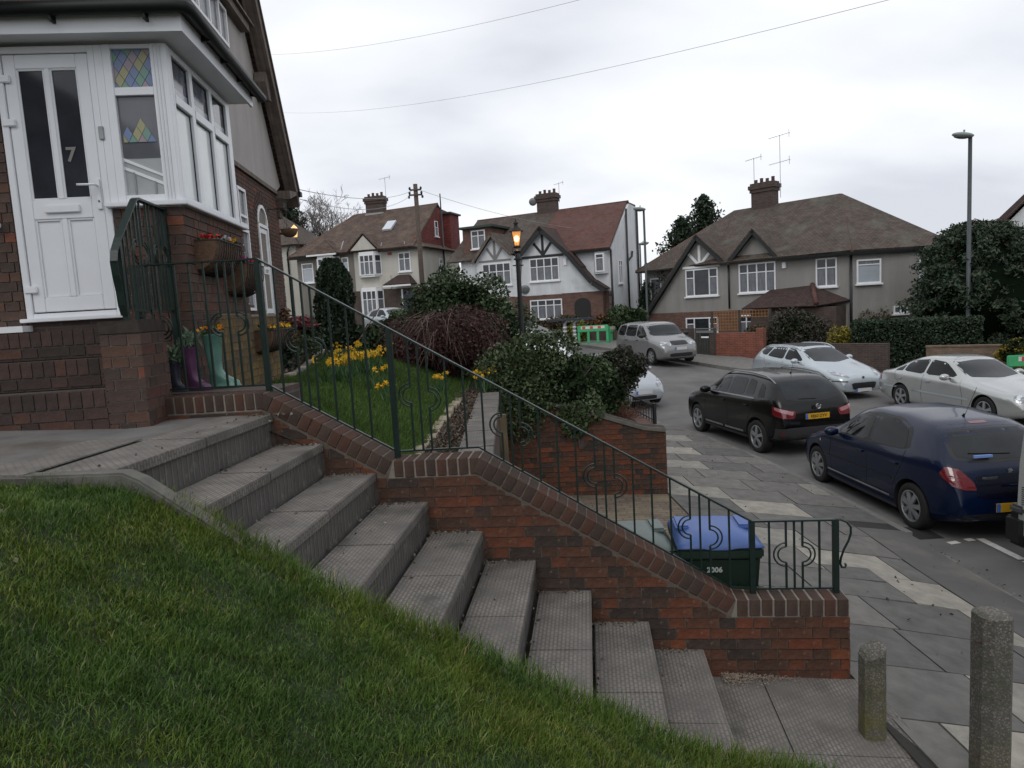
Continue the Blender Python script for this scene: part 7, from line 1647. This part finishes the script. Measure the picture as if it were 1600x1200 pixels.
bush('evergreen_shrub', 'olive green arching shrub leaning over the driveway wall', (.48, 10.4, 2.08), (1.15, .72, .98), 36000, .032, L_mix, lumps=34, lr=.36, seed=5, elong=1.8, stems=14, inner=.42)
bush('evergreen_shrub', 'sparse twiggy shrub with small green leaves at the garden lamp', (.1, 10.9, 2.1), (.55, .5, .75), 3000, .036, L_mix, lumps=14, lr=.4, seed=6, elong=2.0, stems=22)
bush('rounded_shrub', 'rounded dark purplish green shrub beside the driveway wall', (1.78, 11.9, 2.12), (.56, .5, .5), 13000, .032, L_purp, lumps=22, lr=.34, seed=8, inner=.55, stems=10, stemr=.03)
bush('low_shrub', 'low dark green shrub under the rounded purplish shrub', (1.25, 10.95, 1.92), (.8, .45, .62), 14000, .036, L_ever, lumps=16, seed=9, inner=.5)
bush('trailing_shrub', 'trailing ivy hanging down the driveway wall', (.95, 10.0, 1.66), (.4, .12, .3), 2000, .04, L_mix, lumps=12, seed=10)
dt = thing('dry_plant', 'dry reddish dead stems behind the small black railing', 'plant', (1.75, 11.3, 1.35)); m = MB(); twigs(m, (0, -.3, 0), 120, .6, .006, .9, 3, 4, .5, .3); twigs(m, (-.1, .5, 0), 90, .5, .006, .9, 4, 4, .4, .3); m.build('stems', mat('stem_red', (.16, .07, .045), .9, var=.4), dt); dt.children[-1]['kind'] = 'stuff'
# maroon weeping shrub
mr = thing('maroon_shrub', 'low weeping maroon maple with tangled bare twigs at the end of the lawn', 'shrub', (-1.05, 11.3, 2.1)); m = MB()
g = random.Random(5)
for k in range(430):
    a = g.uniform(0, 6.283); rr_ = g.uniform(.35, 1.12); h = g.uniform(.85, 1.32)*(1-.25*rr_*g.random()); P = []; off = g.gauss(0, .22)
    for q in range(9):
        f = q/8; x = rr_*math.cos(a+off*f)*math.sin(f*1.65)*1.0; y_ = rr_*.75*math.sin(a+off*f)*math.sin(f*1.65); z = h*math.sin(min(f*2.35, 1.57+f*1.1))*(1 if f < .66 else 1-(f-.66)*1.5*g.uniform(.6, 1.1)); P.append((x+g.gauss(0, .025), y_+g.gauss(0, .025), z))
    m.tube(P, .0048, 3, r2=.0022, caps=False)
o_ = m.build('twigs', L_twigm, mr, fixn=False); o_['kind'] = 'stuff'
m = MB(); 
for k in range(9): a = k*.7; m.tube([(0, 0, 0), (.08*math.cos(a), .08*math.sin(a), .6), (.4*math.cos(a), .3*math.sin(a), 1.05), (.8*math.cos(a), .6*math.sin(a), .85)], .022, 5, r2=.008)
m.build('branches', L_twig, mr); mr.children[-1]['kind'] = 'stuff'
m = MB()
for k in range(150):
    a = g.uniform(0, 6.283); x, y_, z = math.cos(a)*g.uniform(.1, .7), math.sin(a)*g.uniform(.1, .5), g.uniform(.75, 1.2); a2 = a+g.gauss(0, .9); P = []
    for q in range(7): P.append((x+math.cos(a2)*.11*q, y_+math.sin(a2)*.1*q, z-.012*q*q+g.gauss(0, .02)))
    m.tube(P, .0045, 3, r2=.002, caps=False)
o_ = m.build('pale_twigs', mat('twig_pale', (.17, .12, .10), .9, var=.3), mr, fixn=False); o_['kind'] = 'stuff'
P = crown_pts((0, 0, .72), (1.2, .88, .66), 17000, 34, .34, 12, .3); P = P[P[:, 2] > .1]; leafcloud('foliage', P, .028, L_mar, mr, 2.0)
# columnar conifer, hedge band behind the lawn
def column(label, c, r, h, n, m_, seed, size=.05, name='column_conifer'):
    o = thing(name, label, 'conifer', c); g = np.random.default_rng(seed); a = g.uniform(0, 6.283, n); z = g.random(n)**.8; prof = np.interp(z, [0, .15, .6, .85, 1], [.8, 1, 1.0, .8, .35]); q = prof*r*(.72+.3*np.sqrt(g.random(n)))*(1+.13*np.sin(a*5+z*9)+.09*np.sin(a*11-z*17))
    P = np.stack([np.cos(a)*q, np.sin(a)*q, z*h], 1); leafcloud('foliage', P, size, m_, o, 1.8, up=1.5)
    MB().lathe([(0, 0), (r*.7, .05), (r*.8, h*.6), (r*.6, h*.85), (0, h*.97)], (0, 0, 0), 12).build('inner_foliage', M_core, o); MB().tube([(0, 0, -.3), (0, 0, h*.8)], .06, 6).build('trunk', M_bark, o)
column('squat dark columnar conifer in front of the grey half of the cream house', (-4.9, 20.2, 2.3), .5, 2.65, 16000, L_dark, 4)
bush('hedge_shrub', 'dark ivy covered hedge between the lawn and the next garden', (-3.6, 16.4, 2.65), (1.5, .6, .55), 7000, .055, L_dark, lumps=20, seed=21, inner=.6)
bush('hedge_shrub', 'mid green leafy shrub at the back of the lawn', (-2.55, 14.4, 2.6), (.55, .5, .6), 5000, .05, L_ever, lumps=16, seed=22, inner=.5)
bush('rhododendron', 'bush with dusty pink new leaves beyond the arched door', (-4.7, 15.8, 2.75), (.62, .5, .58), 3500, .05, L_ever, lumps=14, seed=23, inner=.5)
P = crown_pts((-4.7, 15.7, 3.22), (.6, .45, .16), 1500, 10, .5, 24); leafcloud('pink_blossom', P, .045, leafm('leaf_pink', [(.28, .07, .08), (.2, .06, .07), (.34, .12, .13)])); tag(bpy.data.objects['pink_blossom'], 'dusty pink blossom on top of the rhododendron bush', 'blossom')
bush('young_shrub', 'thin young shrub with bronze leaves next to the arched door', (-3.95, 12.4, 3.05), (.3, .3, .62), 700, .045, L_rust, lumps=14, lr=.35, seed=25, stems=9, stemr=.012)
tc_ = thing('garden_cane', 'slanting bare cane sticking up from the shrubs behind the lawn', 'cane', (-3.15, 14.0, 2.5)); MB().tube([(0, 0, .1), (.62, .3, 1.0)], .012, 5).build('cane', L_twigt, tc_)
for (px_, x, y_, h) in ((0, -3.3, 11.4, .5), (1, -3.2, 10.2, .4), (2, -3.6, 12.0, .6)):
    b = bush('bed_plant', ['small grey green plant in the bed below the arched door', 'low dark plant beside the curved stone edging', 'bare twiggy plant at the back of the house bed'][px_], (x, y_, 2.58+h/2), (.3, .3, h/2), 600, .035, [L_mix, L_dark, L_brn][px_], 'plant', lumps=10, seed=30+px_, stems=14, stemr=.008)
bush('green_shrub', 'dark leafy shrub between the lawn and the driveway of the cream house', (-3.7, 24, 2.75), (1.0, .8, .7), 5000, .07, L_ever, lumps=16, seed=33, inner=.55)
bush('green_shrub', 'dark shrub left of the front door of the cream house', (-5.1, 32, 2.55), (1.2, .8, .8), 4000, .09, L_dark, lumps=14, seed=34, inner=.55)
bush('green_shrub', 'low shrubs hiding the driveway beside the columnar conifer', (-6.8, 24, 2.75), (1.3, .8, .75), 5000, .07, L_ever, lumps=16, seed=35, inner=.5)
bush('brown_shrub', 'tawny brown overgrown shrubs in front of the white house', (3.2, 37.6, 2.0), (1.7, .8, 1.0), 6000, .085, L_brn, lumps=18, seed=36, stems=20, inner=.45)
bush('yellow_shrub', 'yellow green shrub left of the rust coloured bush', (3.55, 36.6, 1.85), (.8, .6, .65), 2600, .08, leafm('leaf_lime', [(.14, .16, .03), (.2, .2, .04), (.09, .11, .03)]), lumps=12, seed=37, inner=.4)
bush('rust_shrub', 'rust brown shrub in front of the white house doorway', (5.1, 37.4, 2.0), (1.3, .7, .8), 4500, .085, L_rust, lumps=16, seed=38, inner=.45)
bush('green_shrub', 'dense round green shrub below the white gable end wall', (6.3, 36.6, 2.15), (1.25, .8, 1.05), 6500, .085, L_ever, lumps=18, seed=39, inner=.55)
bush('ivy_tree', 'dark tangled ivy tree between the white house and the grey house', (8.9, 40.5, 3.0), (1.3, 1.1, 2.3), 7500, .10, L_dark, lumps=20, seed=40, stems=16, inner=.4)
bush('olive_shrub', 'straggly olive shrub behind the grey parked car', (.9, 38.4, 2.2), (1.4, .7, .8), 4000, .08, L_brn, lumps=16, seed=41, stems=14)
# clipped twiggy dome, forsythia, hedge in front of the grey house
dm0 = bush('domed_bush', 'large domed bush of fine grey brown twigs in front of the grey house', (12.1, 29.6, 1.25), (1.6, 1.3, 1.6), 22000, .05, leafm('leaf_twiggy', [(.07, .06, .05), (.05, .045, .035), (.09, .08, .065), (.06, .065, .04)]), lumps=90, lr=.26, seed=42, elong=2.6, inner=.62, shell=.3)
m = MB(); twigs(m, (0, 0, .2), 420, 2.5, .008, 1.1, 8, 5, .05, .08); m.build('twigs', L_twig, dm0); dm0.children[-1]['kind'] = 'stuff'
bush('forsythia', 'yellow flowering forsythia between the domed bush and the dark hedge', (13.3, 28.0, 1.15), (.62, .5, 1.0), 3800, .06, L_yel, lumps=16, seed=43, stems=16)
bush('brown_shrub', 'low brown bush on top of the red brick wall', (10.9, 30.3, 1.35), (.9, .5, .65), 3000, .07, L_brn, lumps=14, seed=44, inner=.5, stems=10)
hd = thing('hedge', 'clipped dark green hedge behind the white estate and the silver saloon', 'hedge', (15.0, 26.2, 0), R(-38)); n = 24000
P = np.stack([rng.uniform(-2.0, 2.2, n), rng.uniform(-.5, .5, n), rng.uniform(0, 1.95, n)], 1); k = rng.integers(0, 3, n); P[k == 0, 1] = -.5+rng.normal(0, .04, (k == 0).sum()); P[k == 1, 2] = 1.93+rng.normal(0, .05, (k == 1).sum())
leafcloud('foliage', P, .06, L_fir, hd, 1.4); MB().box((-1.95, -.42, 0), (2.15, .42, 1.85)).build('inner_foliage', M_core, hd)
bush('climber', 'grey leafless climber against the side wall of the grey house', (16.3, 31.0, 1.7), (.9, .4, .8), 2600, .06, L_brn, lumps=14, seed=45, stems=18)
bush('golden_bush', 'clipped golden yellow bush at the right edge behind the green barrier', (16.2, 22.2, .95), (.8, .6, .55), 4000, .05, leafm('leaf_gold', [(.2, .16, .02), (.28, .2, .02), (.14, .12, .02)]), lumps=20, seed=46, inner=.75)
# big drooping conifer on the right
bc = thing('large_conifer', 'huge dark drooping conifer on the right edge behind the tall street lamp', 'conifer', (18.6, 27.6, 0)); g = random.Random(9); P = []; br = MB()
for k in range(330):
    z = .9+4.6*(g.random()**.85); a = g.uniform(0, 6.283); RR = 3.05*lerpf(z, [(0, .62), (1.2, .92), (2.2, 1.0), (3.6, .88), (4.8, .66), (5.6, .34)])*g.uniform(.72, 1.1)
    ex, ey = math.cos(a)*RR, math.sin(a)*RR*.8; dz = -.35*g.random()
    br.tube([(0, 0, z), (ex*.5, ey*.5, z+.15), (ex, ey, z+dz)], .03, 4, r2=.006, caps=False)
    nn = 260; t = rng.random(nn)**.55; 
    P.append(np.stack([ex*t+rng.normal(0, .13, nn), ey*t+rng.normal(0, .13, nn), z+dz*t*t+.12*np.sin(t*3)-np.abs(rng.normal(0, .16, nn))], 1))
leafcloud('foliage', np.concatenate(P), .062, L_fir, bc, 2.6); br.tube([(0, 0, -.3), (0, 0, 3), (0, 0, 5.4)], .22, 8, r2=.05); br.build('trunk_and_branches', M_bark, bc, fixn=False); bc.children[-1]['kind'] = 'stuff'
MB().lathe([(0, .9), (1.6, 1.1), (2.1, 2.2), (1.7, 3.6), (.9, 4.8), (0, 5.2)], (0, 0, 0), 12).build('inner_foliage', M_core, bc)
bush('evergreen_tree', 'dark shrubbery under the big conifer at the right edge', (21.6, 25.4, 1.3), (2.6, 1.3, 1.5), 6000, .09, L_dark, lumps=18, seed=51, inner=.6)
# firs beyond
def fir(label, c, H, Rr, seed, n=70, m_=L_dark, name='fir_tree', lf=.16):
    o = thing(name, label, 'conifer', c); g = random.Random(seed); P = []; br = MB(); br.tube([(0, 0, -.5), (0, 0, H)], .18, 6, r2=.03)
    for k in range(n):
        f = k/n; z = H*(.12+.87*f); RR = Rr*(1-f)**.75*g.uniform(.6, 1.15)+.12; a = k*2.4+g.uniform(-.4, .4); nn = int(44+40*(1-f)); t = rng.random(nn); ex, ey = math.cos(a)*RR, math.sin(a)*RR
        P.append(np.stack([ex*t+rng.normal(0, .14+.07*RR, nn)*.7, ey*t+rng.normal(0, .14+.07*RR, nn)*.7, z+.28*RR*t*t-.1*RR*t+rng.normal(0, .12, nn)], 1)); br.tube([(0, 0, z), (ex, ey, z+.12*RR)], .025, 3, caps=False)
    leafcloud('foliage', np.concatenate(P), lf, m_, o, 1.9); br.build('trunk_and_branches', M_bark, o, fixn=False); o.children[-1]['kind'] = 'stuff'; return o
fir('tall dark fir tree rising between the white house and the grey house', (17.1, 61, 1), 10.8, 4.6, 1, 190)
fir('shorter bushy fir to the left of the tall fir', (14.9, 60, 1), 8.9, 4.2, 2, 150)
fir('dark conifer above the cream house next to the near gable', (-16.6, 56, 2.5), 11.4, 3.4, 3, 100)
def baretree(label, c, H, seed, depth=6, r=.16, spread=.42, n=1, name='bare_tree', m_=None, sub=.3):
    o = thing(name, label, 'tree', c); m = MB(); g = random.Random(seed); tips = []
    for k in range(n): branch(m, Vector((g.gauss(0, .3)*(n > 1), g.gauss(0, .3)*(n > 1), -.3)), Vector((g.gauss(0, .15), g.gauss(0, .15), 1)), H*sub, r, depth, g, 6, spread, -.02, tips)
    m.build('branches', m_ or mat('bark_far', (.11, .095, .085), .95), o, fixn=False); o.children[-1]['kind'] = 'stuff'; return o
baretree('wide leafless tree behind the cream house roof on the left', (-16.2, 60, 3), 12.2, 14, 7, .2, .5, 5)
baretree('faint leafless tree just left of the first chimney', (-11.8, 75, 3), 12, 5, 5, .2, .4)
baretree('leafless treetop behind the hipped grey house roof near its chimney', (27, 62, -1), 12.6, 6, 5, .2, .4)
baretree('leafless treetop showing over the right slope of the grey house roof', (33, 58, -2), 11.0, 7, 6, .2, .45)
baretree('second leafless treetop farther right above the big conifer', (37.5, 60, -2), 10.5, 8, 5, .2, .45)
baretree('bare bush beside the fir trees', (11.9, 52, 1), 5.5, 9, 5, .1, .45, 2)
# added unseen houses and trees off camera, to shade the foreground and darken reflections
def unseen_house(label, x, y, z, a, W, D, H, wallm, roofm):
    F = (Vector((x, y, z)), a); o = thing('semi_detached_house', label, 'house', (W/2, D/2, 0), frame=F)
    MB().box((0, 0, -1), (W, D, H)).build('wall', wallm, o); MB().box((-.02, -.02, -1), (W+.02, D+.02, 2.5)).build('brick_band', M_bfar, o)
    r1, r2, r3, r4 = (-.4, -.4, H), (W+.4, -.4, H), (W+.4, D+.4, H), (-.4, D+.4, H); a1, a2 = (D/2, D/2, H+3.2), (W-D/2, D/2, H+3.2)
    roofp(o, [r1, r2, a2, a1], roofm); roofp(o, [r2, r3, a2], roofm); roofp(o, [r3, r4, a1, a2], roofm); roofp(o, [r4, r1, a1], roofm)
    for xx in (.9, W-2.8): win(o, xx, xx+1.8, 3.3, 4.6, 4, .68, y=-.02); win(o, xx, xx+1.8, .9, 2.2, 4, .68, y=-.04)
    MB().box((W/2-.5, -.06, 0), (W/2+.4, -.02, 2.05)).build('front_door', MATS['navy_door'], o)
    chimney(o, W/2-.7, W/2+.7, D/2, H+2.9, H+4.4)
unseen_house('added unseen brick and grey house behind the camera, put in for shade', -7.5, -17.5, 2.4, R(90-6), 11, 8, 5.2, M_rgreyd, M_tilem)
unseen_house('added unseen cream house right of the view, put in for darker reflections', 18.5, 12.0, 0, R(-86), 12, 8, 5.0, M_rcream, M_tile)
unseen_house('added unseen white rendered house behind the camera, put in for darker reflections', 18.0, -4.0, -.3, R(-90), 12, 8, 5.0, M_rwhite, M_tiler)
for i, (x, y_, z, r, h, lab) in enumerate([(15.2, 13.4, 0, 1.2, 1.9, 'added unseen evergreen bush across the road, put in for darker reflections'), (15.6, -2.5, 0, 2.2, 3.3, 'added unseen round tree behind the camera, put in for darker reflections'), (-5.5, -20.5, 2.2, 2.4, 3.6, 'added unseen evergreen tree behind the camera, put in for shade')]):
    bush('evergreen_tree', lab, (x, y_, z+h), (r, r, h), 7000, .16, L_ever, 'tree', lumps=26, seed=70+i, inner=.6, stemr=.07)
# distant trees closing the horizon
P = []; 
for k in range(150):
    a = -1.1+2.2*k/149; d = 150+20*math.sin(k*1.7); x, y_ = math.sin(a)*d, math.cos(a)*d; h = 3.0+1.8*math.sin(k*.9)+1.2*math.sin(k*2.3); nn = 160
    P.append(np.stack([x+rng.normal(0, 3.5, nn), y_+rng.normal(0, 3, nn), (h*rng.random(nn)+(.04*(60-17)+.084*(8.1-x))*60/max(abs(x), 60) if x < 0 else h*rng.random(nn)+.3)], 1))
dw = leafcloud('distant_trees', np.concatenate(P), 1.0, leafm('leaf_distant', [(.05, .05, .042), (.07, .065, .055), (.04, .045, .035)]), kind='stuff')
